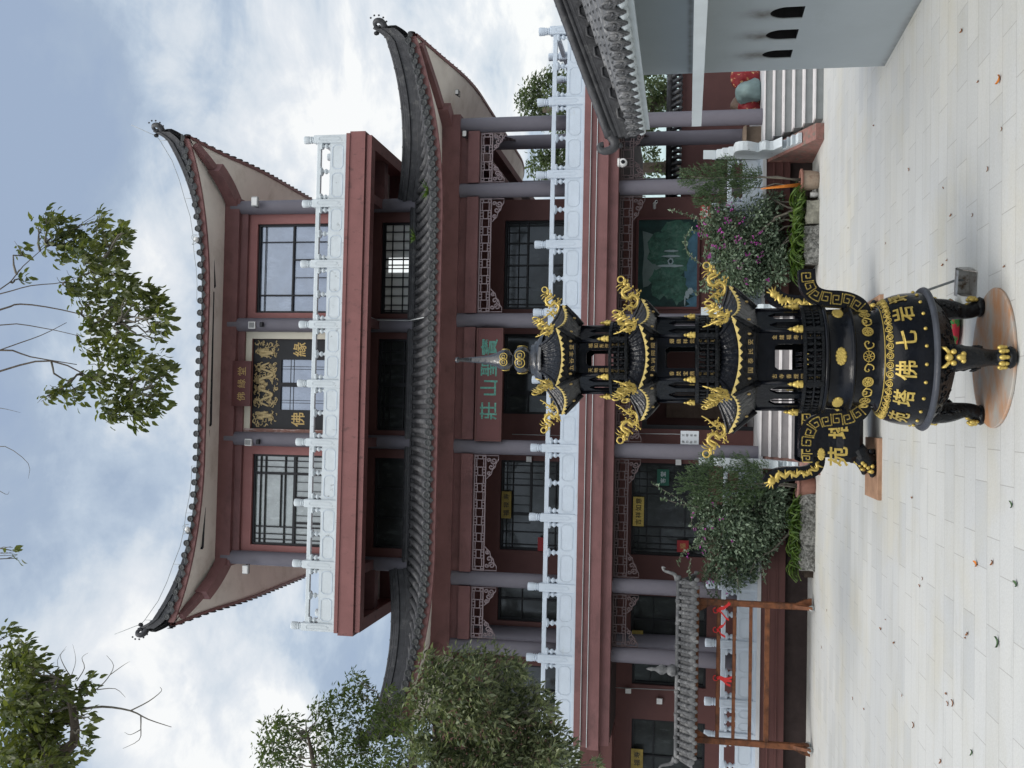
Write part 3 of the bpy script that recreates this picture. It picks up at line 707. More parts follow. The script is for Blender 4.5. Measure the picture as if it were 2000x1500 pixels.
for ch, xc_, py_ in (('佛', (x0+xl)/2, 0), ('緣', (xr+x1)/2, 0)):
    put_text(tx, ch, [(xc_, Z_(582, 750))], .33, lambda a, b: (a, yd-.006, b), bold=.012)
tx.build('door_lettering', 'gold_dull', door)
# beam under the eaves of the top floor
p = MB(); p.box(COLX[1]-.2, COLX[4]+.2, 21.78, 22.2, 12.77, 13.13); p.box(COLX[1], COLX[4], 21.9, 22.1, 12.6, 12.77)
for s_ in (COLX[1], COLX[4]): p.box(s_-.14, s_+.14, 22.2, 29.2, 12.77, 13.13)
p.build('eave_beam', 'red_paint', T)
# beam and panels of the first-floor colonnade
p = MB(); p.box(COLX[0]-.2, COLX[5]+.2, YC-.16, YC+.16, 7.2, 7.6)
for s_ in (COLX[0], COLX[5]): p.box(s_-.16, s_+.16, YC+.16, 30.5, 7.2, 7.6); p.box(s_-.09, s_+.09, YC+.16, 30.4, 6.79, 7.03)
for i in range(5): p.box(COLX[i]+.15, COLX[i+1]-.15, YC-.11, YC+.11, 6.79, 7.03); p.box(COLX[i]+.15, COLX[i+1]-.15, YC-.04, YC+.06, 7.03, 7.2)
p.box(COLX[0], COLX[5], 21.95, 22.0-.001, 7.3, 7.7)
p.build('colonnade_beam', 'red_paint', T)
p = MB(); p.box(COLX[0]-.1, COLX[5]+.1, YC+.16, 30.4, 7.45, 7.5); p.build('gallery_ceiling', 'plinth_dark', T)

# hanging lattice friezes
def lattice(x0, x1, zt, y, m='lattice_violet', h=.26, hb=.26, wb=.5):
    l = MB(); b_ = .024; wb = min(wb, (x1-x0)*.36)
    def bar(xa, xb, za, zb): l.box(xa, xb, y-.015, y+.015, za, zb)
    zb_ = zt-h
    bar(x0, x1, zt-b_, zt); bar(x0, x1, zb_, zb_+b_); bar(x0, x0+b_, zb_+b_, zt-b_); bar(x1-b_, x1, zb_+b_, zt-b_)
    n = max(2, round((x1-x0)/.34)); w_ = (x1-x0)/n
    yy = y
    for k in range(n):
        a = x0+k*w_; q = b_*.8
        def br_(u0, u1, v0, v1, oy=0): l.box(a+u0*w_, a+u1*w_, y-.012+oy, y+.012+oy, zb_+v0*h, zb_+v1*h)
        t = q/w_; tv = q/h
        for u in (.22, .78-t): br_(u, u+t, .05, .95)
        for v in (.26, .74-tv): br_(.0, .22, v, v+tv, .001); br_(.78, 1.0, v, v+tv, .001)
        br_(.22, .78, .18, .18+tv, .001); br_(.22, .78, .82-tv, .82, .001)
        br_(.09, .09+t, .0, .26, .002); br_(.09, .09+t, .74, 1, .002); br_(.88, .88+t, 0, .26, .002); br_(.88, .88+t, .74, 1, .002)
    for sx, xs in ((1, x0), (-1, x1)):
        f_ = lambda u, v: (xs+sx*u*wb, y, zb_-v*hb)
        def sp(cu_, cv_, r0, turns, a0):
            return [f_(cu_+(r0*(1-.8*i/22))*math.cos(a0+turns*2*PI*i/22)*hb/wb, cv_+(r0*(1-.8*i/22))*math.sin(a0+turns*2*PI*i/22)) for i in range(23)]
        for args in ((.24, .6, .26, 1.3, -1.2), (.5, .4, .24, -1.2, 2.5), (.22, .2, .18, 1.2, 1.0), (.78, .22, .16, 1.2, 2.0)):
            l.tube(sp(*args), .016, 5, flat=(1, .7, 1))
        l.tube([f_(.02, 0), f_(.02, 1.0), f_(.2, .98), f_(.34, .8), f_(.5, .72), f_(.62, .5), f_(.8, .42), f_(.9, .2), f_(1, .03)], .013, 5, flat=(1, .8, 1))
    return l.build('hanging_lattice', m, T)
for i in range(5):
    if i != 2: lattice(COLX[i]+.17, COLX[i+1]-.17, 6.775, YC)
    lattice(COLX[i]+.17, COLX[i+1]-.17, 3.82, YC, 'lattice_shaded', h=.28, hb=.24)
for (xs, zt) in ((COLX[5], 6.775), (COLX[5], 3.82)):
    l = lattice(0.17, 1.23, zt, 0, 'lattice_shaded'); l.data.transform(Matrix.Rotation(R(90), 4, 'Z')) if False else None
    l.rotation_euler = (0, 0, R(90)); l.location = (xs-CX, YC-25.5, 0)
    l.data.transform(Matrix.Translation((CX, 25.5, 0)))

# balustrades
def balustrade(x0, x1, y, zb, posts, depth_posts, yend, m, d_=.11):
    rail = MB()
    rail.cbox(x0, x1, y-.045, y+.045, zb+.60, zb+.685, .012)
    rail.box(x0, x1, y-.075, y+.075, zb, zb+.05)
    for xs in (x0, x1):
        rail.box(xs-.044, xs+.044, y+.075, yend, zb+.601, zb+.684); rail.box(xs-.07, xs+.07, y+.076, yend, zb, zb+.049)
        rail.box(xs-.05, xs+.05, y+.076, yend, zb+.049, zb+.37)
    o = rail.build('balustrade', m, T)
    def post(x, yy):
        p_ = MB(); p_.cbox(x-.085, x+.085, yy-.085, yy+.085, zb, zb+.76, .014)
        f_ = lambda a, b_, t: (x+a, yy-.0855+t, zb+b_)
        p_.strip([(0, .64), (.035, .62), (.035, .2), (0, .14), (-.035, .2), (-.035, .62), (0, .64)], .005, f_, -.006, .002)
        p_.lathe([(.05, .76), (.075, .775), (.078, .79), (.06, .80), (.06, .812), (.078, .82), (.078, .835), (.068, .845), (.07, .85), (.082, .87), (.085, .97), (.08, .99), (0, .997)], (x, yy, zb), 16)
        return p_.build('post', m, o)
    first = post(posts[0], y)
    for x in posts[1:]: copy_part(first, o, (x-posts[0], 0, 0))
    for yy in depth_posts:
        for xs in (x0, x1): copy_part(first, o, (xs-posts[0], yy-y, 0))
    pan = MB(); bal = None
    for a, b_ in zip(posts[:-1], posts[1:]):
        xa, xb = min(a, b_)+.085, max(a, b_)-.085
        pan.box(xa, xb, y-.045, y+.045, zb+.05, zb+.385)
        w_ = (xb-xa)/2
        for k in range(2):
            u0, u1 = xa+k*w_+.05, xa+(k+1)*w_-.05; c_ = .05
            ring = [(u0+c_, .33), (u1-c_, .33), (u1-c_*.6, .31), (u1, .27), (u1, .15), (u1-c_*.6, .11), (u1-c_, .09), (u0+c_, .09), (u0+c_*.6, .11), (u0, .15), (u0, .27), (u0+c_*.6, .31), (u0+c_, .33)]
            pan.strip(ring, .006, lambda p_, q_, t: (p_, y-.045+t, zb+q_), -.007, .002, 1)
        for xx, half in ((xa+.055, 1), ((xa+xb)/2, 0), (xb-.055, 1)):
            pan.lathe([(.04, .38), (.05, .40), (.025, .415), (.03, .44), (.058, .465), (.058, .49), (.03, .52), (.028, .535), (.07, .555), (.1 if not half else .08, .575), (.085 if not half else .07, .60)], (xx, y, zb), 10)
            for q_ in (-1, 0, 1): pan.ell((xx+q_*.05, y-.02, zb+.575), (.033, .05, .03), 6, 4)
    pan.build('panel', [m, 'stone_groove'], o)
    return o
def mean_spots(lst): return lst
balustrade(-6.42, 7.93, 20.22, Z1, [7.93, 6.45, 4.94, 3.5, 2.1, .72, -.67, -2.08, -3.49, -4.92, -6.42], [21.7, 23.2, 24.7, 26.2], 30.8, 'white_stone')
balustrade(-4.64, 5.9, 20.56, Z3, [5.9, 4.5, 3.18, 1.86, .58, -.69, -2.0, -3.31, -4.64], [22, 23.5, 25, 26.5], 30.4, 'weathered_stone')
balustrade(-13.5, -0.86, 20.36, Z0, [-.86, -2.1, -3.3, -4.45, -5.6, -6.25, -7.4, -8.6, -9.9, -11.2, -12.4, -13.5], [], 20.5, 'white_stone')
balustrade(2.2, 5.3, 20.36, Z0, [5.3, 4.25, 3.2, 2.2], [], 20.5, 'white_stone')
# ================================================================== roofs
def hip_roof(prefix, hx, y0, y1, over, full, z_e, rise, lift, ld, sp, skirt_in=None, tile='roof_tile', tuber=.062, ridge_h=.36, tip_up=.4, concave=.3, wire=False, inner_z=None):
    """A hipped roof with upturned corners. hx: half width of the inner wall rectangle, over: overhang, full: how far the slope runs in."""
    cxm = CX; xo0, xo1 = cxm-hx-over, cxm+hx+over; yo0, yo1 = y0-over, y1+over
    sides = [((xo0, yo0), (1, 0), (0, 1), xo1-xo0), ((xo1, yo0), (0, 1), (-1, 0), yo1-yo0), ((xo1, yo1), (-1, 0), (0, -1), xo1-xo0), ((xo0, yo1), (0, -1), (1, 0), yo1-yo0)]
    def lf(d): return lift*max(0, 1-d/ld)**2
    def hz(s, t, L_):
        u = t/full
        return z_e+rise*(u*(1-concave)+concave*u*u)+lf(max(0, min(s, L_-s)))*(1-min(1, u*full/over*0.6))**1.2
    def pt(side, s, t, dz=0):
        o_, a, n_, L_ = side
        return Vector((o_[0]+a[0]*s+n_[0]*t, o_[1]+a[1]*s+n_[1]*t, hz(s, t, L_)+dz))
    def bulge(s, L_):                                        # eaves sweep outwards at the corners
        return -0.12*max(0, 1-min(s, L_-s)/1.6)**2
    sheet = MB(); sof = MB(); later = []
    for si, side in enumerate(sides):
        ends = MB(); fas = MB(); later.append((ends, fas))
        L_ = side[3]; n = int(round(L_/sp)); w_ = L_/n
        NT = 7
        for k in range(n):
            s0, s1 = k*w_, (k+1)*w_; sm = (s0+s1)/2
            vs = []
            for s_ in (s0, s1):
                tm = max(0.0, min(full, s_, L_-s_)); b0 = bulge(s_, L_)
                for j in range(NT): vs.append(pt(side, s_, b0+(tm-b0)*j/(NT-1)))
            sheet.add(vs, [(j, NT+j, NT+j+1, j+1) for j in range(NT-1)], True)
            tm = max(0.02, min(full, sm, L_-sm)); b0 = bulge(sm, L_)-.03
            path = [pt(side, sm, b0+(tm-b0)*j/6, .02) for j in range(7)]
            sheet.tube(path, tuber, 8)
            # round end tile and drip tile
            a = Vector((side[1][0], side[1][1], 0)); nn = Vector((side[2][0], side[2][1], 0))
            c0 = pt(side, sm, b0-.005, .02)
            vs = []
            for (rr_, dd) in ((tuber*1.18, .0), (tuber*1.22, -.012), (tuber*.95, -.018), (tuber*.85, -.008), (tuber*.3, -.016), (0.001, -.02)):
                for j in range(10):
                    q = 2*PI*j/10; vs.append(c0+a*rr_*math.cos(q)+Vector((0, 0, 1))*rr_*math.sin(q)+nn*dd)
            ends.add(vs, [(i*10+j, i*10+(j+1) % 10, (i+1)*10+(j+1) % 10, (i+1)*10+j) for i in range(5) for j in range(10)], True)
            c1 = pt(side, s1, bulge(s1, L_)-.02, -.005); hw_ = w_*.36
            ends.add([c1-a*hw_, c1+a*hw_, c1+a*hw_*.9-Vector((0, 0, .05)), c1-Vector((0, 0, .11))-nn*.012, c1-a*hw_*.9-Vector((0, 0, .05)), c1-Vector((0, 0, .03))-nn*.02],
                     [(0, 5, 1), (1, 5, 2), (2, 5, 3), (3, 5, 4), (4, 5, 0)], False)
        # fascia board and soffit
        m_ = 60; vf = []; vi = []
        inn = over-0.02 if skirt_in is None else skirt_in
        for k in range(m_+1):
            s_ = L_*k/m_; b0 = bulge(s_, L_)+.03
            p0 = pt(side, s_, b0, -.035); d_ = Vector((side[2][0], side[2][1], 0))
            vf += [p0, p0-Vector((0, 0, .13)), p0-Vector((0, 0, .13))+d_*.07, p0+d_*.07]
            sc = min(max(s_, inn), L_-inn)
            q0 = p0-Vector((0, 0, .11))+d_*.06
            q1 = pt(side, sc, inn); q1.z = inner_z
            vi += [q0, q0.lerp(q1, .33), q0.lerp(q1, .66), q1]
        for k in range(m_):
            fas.f += [(len(fas.v)+4*k+j, len(fas.v)+4*k+4+j, len(fas.v)+4*k+4+(j+1) % 4, len(fas.v)+4*k+(j+1) % 4) for j in range(4)]; fas.sm += [False]*4; fas.mi += [0]*4
            sof.f += [(len(sof.v)+4*k+j, len(sof.v)+4*k+4+j, len(sof.v)+4*k+5+j, len(sof.v)+4*k+1+j) for j in range(3)]; sof.sm += [True]*3; sof.mi += [0]*3
        fas.v += [tuple(v) for v in vf]; sof.v += [tuple(v) for v in vi]
    ro = sheet.build(prefix+'_roof', tile, T)
    for ends, fas in later: ends.build('eave_tiles', 'tile_end', ro); fas.build('fascia', 'fascia_red', ro)
    sof.build('soffit', 'soffit_cream', ro)
    # hip ridges with upswept scrolled tips
    Z = Vector((0, 0, 1))
    for si, side in enumerate(sides):
        L_ = side[3]
        a = Vector((side[1][0], side[1][1], 0)); n_ = Vector((side[2][0], side[2][1], 0)); dg = (a+n_).normalized(); sd_ = a.cross(Z)
        perp = dg.cross(Z).normalized()
        base = []; top = []
        NN = 26
        for k in range(NN+1):
            t = full*(1-k/NN)
            p0 = pt(side, t, t, 0)
            base.append(p0-Z*.03); top.append(p0+Z*(ridge_h))
        # upsweep beyond the corner
        pc = pt(side, 0, 0)
        ext = []
        for k in range(1, 9):
            u = k/8; e_ = pc-dg*(.25*u)
            base.append(e_+Z*(.02+tip_up*.5*u**1.6)); top.append(e_+Z*(ridge_h*(1-.4*u)+tip_up*(u**1.35)))
        r_ = MB(); k_ = len(base); hw_ = .10
        vs = []
        for i in range(k_):
            f1 = 1 if i < NN else 1-.5*(i-NN)/8
            h_ = top[i]-base[i]
            for (q, w2) in ((0, .13), (.3, .13), (.34, .09), (.62, .09), (.66, .12), (.8, .12), (.84, .075), (.93, .075), (1.0, .03)):
                vs += [base[i]+h_*q+perp*w2*f1, base[i]+h_*q-perp*w2*f1]
        cpr = 18
        for i in range(k_-1):
            o_ = i*cpr
            for j in range(8):
                r_.f.append((len(r_.v)+o_+2*j, len(r_.v)+o_+2*j+2, len(r_.v)+o_+cpr+2*j+2, len(r_.v)+o_+cpr+2*j)); r_.f.append((len(r_.v)+o_+2*j+1, len(r_.v)+o_+cpr+2*j+1, len(r_.v)+o_+cpr+2*j+3, len(r_.v)+o_+2*j+3))
            r_.f.append((len(r_.v)+o_+16, len(r_.v)+o_+17, len(r_.v)+o_+cpr+17, len(r_.v)+o_+cpr+16))
        nf = len(r_.f)-len(r_.sm); r_.sm += [False]*nf; r_.mi += [0]*nf; r_.v += [tuple(v) for v in vs]
        # scroll at the tip, beads and tube tiles along the top
        tp = (base[-1]+top[-1])*.5; out_ = -dg
        sp_ = []
        for k in range(22):
            an = -.35+k*.30; rr_ = .12*(1-k/26)
            sp_.append(tp+out_*(.05+.15*math.sin(.35)*0+rr_*math.sin(an)*1.0)+Z*(.12-rr_*math.cos(an)))
        r_.tube(sp_, [.07-.0024*k for k in range(22)], 8)
        for k in range(6):
            an = -.2+k*.5; r_.ell(tp+out_*(.05+.2*math.sin(an))+Z*(.12-.19*math.cos(an)), (.022, .022, .022), 6, 4)
        for (dq, zz_) in ((.10, .02), (-.10, .02)):
            r_.ell(tp-out_*.12+Z*zz_*1.5+Z*.16, (.05, .05, .06), 6, 4)
        r_.tube([t_+Z*.01 for t_ in top], [.045]*NN+[.045-.002*q for q in range(k_-NN)], 8)
        for q in range(4, k_-6, 3):
            r_.ell(top[q]+Z*.01, (.055, .055, .055), 6, 4)
        r_.build('hip_ridge', 'ridge_tile', ro)
        # corner beam below
        cb = MB(); pa = []
        for k in range(9):
            t = over-.1-(over-.2)*k/8
            p0 = pt(side, t, t); zz_ = (inner_z-.12)*(1-k/8)+(pt(side, 0.1, 0.1).z-.2)*(k/8)
            pa.append(Vector((p0.x, p0.y, zz_-.10*math.sin(PI*k/8))))
        for k in range(8):
            wd = .15 if k < 5 else .09; hd = .27 if k < 5 else .15
            A, B = pa[k], pa[k+1]; up_ = Z*.02
            vs = []
            for P_ in (A, B): vs += [P_+perp*wd+Z*.08, P_-perp*wd+Z*.08, P_-perp*wd-Z*(hd-.08), P_+perp*wd-Z*(hd-.08)]
            cb.add(vs, [(0, 1, 5, 4), (1, 2, 6, 5), (2, 3, 7, 6), (3, 0, 4, 7), (0, 3, 2, 1), (4, 5, 6, 7)])
        cb.build('corner_beam', 'red_paint', ro)
        if wire and si in (0, 1):
            wr = MB(); pts = [top[q]+Z*(.22+.02*math.sin(q)) for q in range(8, k_, 2)]; pts.append(top[-1]-dg*.16+Z*.5)
            wr.tube(pts, .007, 5)
            for q in range(8, k_-4, 6): wr.tube([top[q], top[q]+Z*.24], .006, 5)
            wr.build('lightning_wire', 'lamp_grey', ro)
    return ro, pt, sides
r2, pt2, sd2 = hip_roof('lower', 4.09, YW, YB, 2.8, 2.82, 7.40, 1.15, .62, 3.6, .205, inner_z=7.62, skirt_in=1.42, ridge_h=.42, tip_up=.42, concave=.25)
# ridge course where the lower roof meets the wall
p = MB()
for (y_, w_) in ((21.8, 1),):
    p.box(COLX[1]-.25, COLX[4]+.25, 21.76, 21.998, 8.35, 8.50); p.box(COLX[1]-.25, COLX[4]+.25, 21.80, 21.998, 8.50, 8.57)
    p.tube([(COLX[1]-.28, 21.85, 8.60), (COLX[4]+.28, 21.85, 8.60)], .06, 10); p.tube([(COLX[1]-.28, 21.76, 8.49), (COLX[4]+.28, 21.76, 8.49)], .03, 8)
for s_ in (COLX[1], COLX[4]):
    p.box(s_-.25, s_+.25, 22.0, 29.1, 8.3, 8.5)
p.build('wall_ridge', 'ridge_tile', r2)
# bare concrete weeds on the tiles
r3, pt3, sd3 = hip_roof('upper', 4.09, YW, YB, 1.3, 4.7, 13.10, 1.9, .55, 3.7, .27, inner_z=13.13, skirt_in=1.12, tuber=.06, ridge_h=.34, tip_up=.42, concave=.2, wire=True)
p = MB(); p.tube([(CX-.8, 25.5, 15.05), (CX+.8, 25.5, 15.05)], .2, 10); p.build('main_ridge', 'roof_tile', r3)

# strip lights under the eaves, floodlights, vents, cameras
def strip_light(a, b_, label, grp='strip lights under the upper eaves'):
    p_ = MB(); a = Vector(a); b_ = Vector(b_); p_.tube([a, b_], .022, 6)
    n = int((b_-a).length/.5)
    for k in range(n+1): q = a.lerp(b_, k/max(1, n)); p_.box(q.x-.03, q.x+.03, q.y-.02, q.y+.02, q.z, q.z+.07)
    tag(p_.build('strip_light', 'black_frame'), label, 'light', grp)
strip_light(at(413, 445, 21.15), at(420, 560, 21.15), 'short black strip light under the right half of the top eaves')
strip_light(at(417, 570, 21.1), at(412, 830, 21.1), 'long black strip light under the middle of the top eaves')
strip_light(at(408, 840, 21.1), at(396, 1070, 21.1), 'long black strip light under the left half of the top eaves')
strip_light(at(455, 325, 23.4), at(580, 392, 27.0), 'black strip light under the right side eaves')
strip_light(at(433, 1165, 23.4), at(575, 1105, 27.0), 'black strip light under the left side eaves')
def flood(p, label, s_=.1, m='lamp_grey', yaw=0):
    t = empty('floodlight', p, label, 'floodlight', 'small floodlights on the temple')
    a = MB(); x, y, z = p
    a.cbox(x-s_, x+s_, y-.05, y+.03, z-s_*.7, z+s_*.7, .01); a.build('lamp_body', m, t)
    a = MB(); a.box(x-s_*.8, x+s_*.8, y-.054, y-.0505, z-s_*.55, z+s_*.55); a.build('lens', 'white_plastic', t)
    a = MB(); a.tube([(x-s_*1.05, y, z), (x-s_*1.05, y+.12, z-.03), (x+s_*1.05, y+.12, z-.03), (x+s_*1.05, y, z)], .01, 5); a.build('bracket', 'black_frame', t)
    t.rotation_euler.z = yaw
flood(at(498, 394, 21.6), 'grey floodlight on the right corner column of the top floor', .11)
flood(at(480, 1112, 21.6), 'grey floodlight on the left corner column of the top floor', .1)
flood(at(893, 181, 20.6), 'small black floodlight under the right corner of the lower roof', .055, 'black_frame')
flood(at(908, 262, 20.4), 'small black floodlight beside the right end column under the lower roof', .07, 'black_frame')
for (x, y, w_) in ((492, 635, 'right'), (485, 864, 'left')):
    q = at(x, y, 21.74); t = empty('air_vent', q, 'white louvred box on the '+w_+' column beside the top door', 'vent', 'louvred boxes on the columns')
    a = MB(); a.box(q.x-.08, q.x+.08, q.y-.02, q.y+.05, q.z-.08, q.z+.08); a.build('box', 'white_plastic', t)
    a = MB()
    for k in range(5): a.box(q.x-.06, q.x+.06, q.y-.028, q.y-.021, q.z-.06+k*.027, q.z-.048+k*.027)
    a.build('louvre', 'black_frame', t)
    q2 = at(x+19, y-1, 21.72); a = MB(); a.cbox(q2.x-.055, q2.x+.055, q2.y-.05, q2.y+.04, q2.z-.035, q2.z+.035, .01); tag(a.build('spotlight', 'black_frame'), 'tiny black spotlight below the white louvred box on the '+w_+' column', 'light')
# roof-edge lamps
for (x, y, w_) in ((383, 468, 'right'), (366, 1034, 'left')):
    q = at(x, y, 20.55); t = empty('roof_lamp', q, 'small caged lamp on the '+w_+' part of the top roof edge', 'lamp', 'lamps on the roof edge')
    a = MB(); a.ell(q, (.07, .07, .05), 10, 6); a.build('lamp', 'white_plastic', t)
    a = MB()
    for k in range(3): a.tube([q+Vector((.11*math.cos(k*2.1+u), .11*math.sin(k*2.1+u)*.6, .0+.09*math.sin(u*1.4))) for u in (0, .6, 1.2, 1.8, 2.4)], .006, 4)
    a.build('cage', 'lamp_grey', t)
def seccam(p, label, dome):
    t = empty('security_camera', p, label, 'camera'); a = MB(); x, y, z = p
    if dome: a.ell(p, (.095, .095, .095), 14, 9); a.lathe([(.1, .06), (.1, .1), (0, .1)], p, 14); a.build('housing', 'white_plastic', t); a = MB(); a.ell((x, y-.06, z-.01), (.05, .05, .05), 10, 6); a.build('lens', 'black_enamel', t)
    else: a.tube([(x-.1, y+.1, z), (x-.02, y, z), (x+.0, y-.12, z-.05)], .035, 8); a.build('housing', 'white_plastic', t); a = MB(); a.ell((x, y-.13, z-.055), (.02, .012, .02), 8, 5); a.build('lens', 'black_enamel', t)
seccam(at(1216, 318, 20.3), 'round white dome camera under the terrace beam on the right', True)
seccam(at(1278, 396, 21.8), 'white bullet camera on the ground floor wall above the mural', False)

# plaques, notices, mural
def board(name, c0, c1, D, th, m, label, cat, chars=None, cm='gold_paint', size=None, xs=None, zc_=None, bold=.012, frame=None, group=None):
    """c0/c1: photo corners of the board; it lies in the vertical plane at distance D"""
    A, B = at(*c0, D), at(*c1, D); x0, x1 = sorted((A.x, B.x)); z0, z1 = sorted((A.z, B.z))
    t = empty(name, ((x0+x1)/2, D, z0), label, cat, group)
    p_ = MB(); p_.box(x0, x1, D, D+th, z0, z1); p_.build('panel', m, t)
    if frame:
        p_ = MB(); f_ = .035
        p_.box(x0-f_, x1+f_, D-.012, D+th*.8, z1, z1+f_); p_.box(x0-f_, x1+f_, D-.012, D+th*.8, z0-f_, z0); p_.box(x0-f_, x0, D-.012, D+th*.8, z0, z1); p_.box(x1, x1+f_, D-.012, D+th*.8, z0, z1)
        p_.build('frame', frame, t)
    if chars:
        p_ = MB(); put_text(p_, chars, [(x0+(x1-x0)*u, z0+(z1-z0)*v) for u, v in xs], size, lambda a, b_: (a, D-.004, b_), bold=bold)
        p_.build('lettering', cm, t)
    return t, (x0, x1, z0, z1)
board('name_board', (930, 858), (980, 644), 20.38, .05, 'plaque_red', 'large dark red name board with teal characters hanging over the first floor door', 'sign', '莊山聖寶', 'teal_paint', .36,
      [(.26, .5), (.47, .5), (.655, .52), (.84, .52)], bold=.012, frame='dark_red')
board('name_board', (455, 790), (488, 708), 21.76, .05, 'plaque_red', 'small dark red name board with silver characters above the top floor doors', 'sign', '佛緣堂', 'gold_dull', .2, [(.19, .5), (.5, .5), (.79, .5)], bold=.0, frame='plaque_red')
board('gold_plaque', (979, 1012), (999, 960), 21.95, .03, 'old_gold', 'gold plaque above the left window of the first floor', 'plaque', '福禄寿', 'ink', .13, [(.2, .5), (.5, .5), (.8, .5)], group='gold plaques over the windows')
board('gold_plaque', (1236, 1027), (1258, 971), 21.95, .03, 'gold_paint', 'bright gold plaque with black writing above the ground floor window behind the left shrub', 'plaque', '吉祥如意', 'ink', .13, [(.14, .5), (.38, .5), (.62, .5), (.86, .5)], group='gold plaques over the windows')
board('gold_plaque', (1234, 1262), (1256, 1232), 21.95, .03, 'old_gold', 'dim gold plaque behind the ridge of the wish rack on the right', 'plaque', group='gold plaques over the windows')
board('gold_plaque', (1232, 1500), (1256, 1464), 21.95, .03, 'old_gold', 'gold plaque over the leftmost ground floor window', 'plaque', '福寿', 'ink', .13, [(.3, .5), (.7, .5)], group='gold plaques over the windows')
board('notice_sheet', (1329, 868), (1365, 842), 20.9, .012, 'white_paper', 'white printed notice board beside the ground floor door', 'notice', '請勿吸烟文明進香', 'ink', .05, [(.2+.08*(i//4)*6, .85-.22*(i % 4)) for i in range(8)], bold=0)
board('door_sign', (1283, 948), (1307, 917), 21.95, .02, 'sign_green', 'dark green sign in the ground floor window behind the left potted cypress', 'sign', '客堂', 'white_paper', .11, [(.3, .5), (.7, .5)], bold=0)
board('wall_sign', (1368, 428), (1388, 400), 20.75, .02, 'sign_red', 'small red sign with white lettering above the right shrub', 'sign', '香火', 'white_paper', .1, [(.3, .5), (.7, .5)], bold=0)
board('red_poster', (1322, 1078), (1345, 1056), 21.93, .01, 'sign_red', 'red paper poster on the ground floor window behind the left shrub', 'poster', '福', 'gold_dull', .12, [(.5, .5)], bold=0)
board('red_poster', (1050, 1076), (1062, 1050), 21.93, .01, 'sign_red', 'red paper poster in the left window of the first floor', 'poster')
for (x, y, D, w_) in ((1325, 903, 21.9, 'left of the ground floor door'), (1288, 1370, 21.9, 'near the left end of the ground floor'), (1033, 897, 21.9, 'left of the first floor door')):
    q = at(x, y, D); a = MB(); a.box(q.x-.06, q.x+.06, q.y, q.y+.05, q.z-.06, q.z+.06)
    tag(a.build('junction_box', 'white_plastic'), 'white junction box on the dark red wall '+w_, 'box', 'junction boxes')
x0, x1, z0, z1 = g_ops['mural']
t = empty('mural_panel', ((x0+x1)/2, YW-.06, z0), 'large framed landscape painting of a lake and trees on the ground floor wall', 'painting')
a = MB(); fr = .05
a.box(x0-fr, x1+fr, YW-.08, YW-.005, z1, z1+fr); a.box(x0-fr, x1+fr, YW-.08, YW-.005, z0-fr, z0); a.box(x0-fr, x0, YW-.08, YW-.005, z0, z1); a.box(x1, x1+fr, YW-.08, YW-.005, z0, z1); a.build('frame', 'plaque_red', t)
a = MB(); a.box(x0, x1, YW-.05, YW-.004, z0, z1); a.build('canvas', 'mural_sky', t)
rr = random.Random(3)
def blobs(m, lst, y):
    a = MB()
    for (u, v, ru, rv) in lst:
        n = 22; ph = rr.uniform(0, 6)
        pl = [(x0+(x1-x0)*min(.998, max(.002, u+ru*math.cos(2*PI*i/n)*(1+.16*math.sin(5*i+ph)+.1*math.sin(9*i)))), z0+(z1-z0)*min(.998, max(.002, v+rv*math.sin(2*PI*i/n)*(1+.16*math.sin(4*i+ph))))) for i in range(n)]
        a.add([(p_[0], y, p_[1]) for p_ in pl], [tuple(range(n))]); y -= .0008
    a.build('paint', m, t)
blobs('mural_water', [(.5, .12, .7, .2)], YW-.0505)
blobs('mural_black', [(.1, .6, .16, .5), (.95, .5, .12, .6), (.5, 1.0, .7, .09), (.5, .3, .6, .1), (.3, .45, .3, .2)], YW-.0515)
blobs('mural_green', [(.28, .55, .2, .24), (.66, .58, .22, .26), (.2, .3, .16, .14), (.6, .3, .26, .16), (.85, .35, .16, .25), (.45, .4, .1, .1)], YW-.056)
blobs('mural_white', [(.47, .45, .015, .22), (.58, .44, .012, .16), (.64, .44, .012, .12), (.52, .45, .04, .05)], YW-.062)
blobs('mural_black', [(.52, .45, .022, .028)], YW-.066)
blobs('mural_white', [(.14, .16, .05, .035), (.18, .11, .035, .05), (.07, .2, .06, .012)], YW-.068)
# ================================================================== the pagoda-shaped incense burner
BC = Vector((0.515, 8.41, 0))
plate = MB(); plate.lathe([(0, .0), (.545, 0), (.555, .004), (.555, .018), (.548, .024), (0, .024)], (BC.x+.01, BC.y+.02, 0), 64, smooth=False)
tag(plate.build('iron_plate', 'rust_plate', org=(BC.x, BC.y, 0)), 'round rusty iron plate on the paving under the tall burner', 'plate')
B = empty('incense_burner', (BC.x, BC.y, .024), 'tall black pagoda shaped incense burner with gold dragons and gold lettering on its round drum', 'incense burner')
ZB = 0.0
bx_, by_ = BC.x, BC.y
def P3(r, a, z): return Vector((bx_+r*math.cos(a), by_+r*math.sin(a), z))
DP = [(.0, .335), (.2, .342), (.33, .385), (.43, .445), (.505, .51), (.535, .537), (.568, .54), (.575, .553), (.566, .572), (.532, .58), (.528, .60), (.529, .66), (.524, .72), (.51, .785), (.488, .84), (.455, .885), (.415, .908), (.405, .925)]
def rad_at(z):
    pr = [q for q in DP if q[1] >= .58]
    for (r0, z0), (r1, z1) in zip(pr[:-1], pr[1:]):
        if z0 <= z <= z1: return r0+(r1-r0)*(z-z0)/(z1-z0)
    return pr[-1][0]
p = MB(); p.lathe([q for q in DP if q[1] >= .578], (bx_, by_, 0), 72); drum = p.build('drum', 'black_enamel', B)
p = MB(); p.lathe([q for q in DP if q[1] <= .54], (bx_, by_, 0), 64)
rr = random.Random(5)
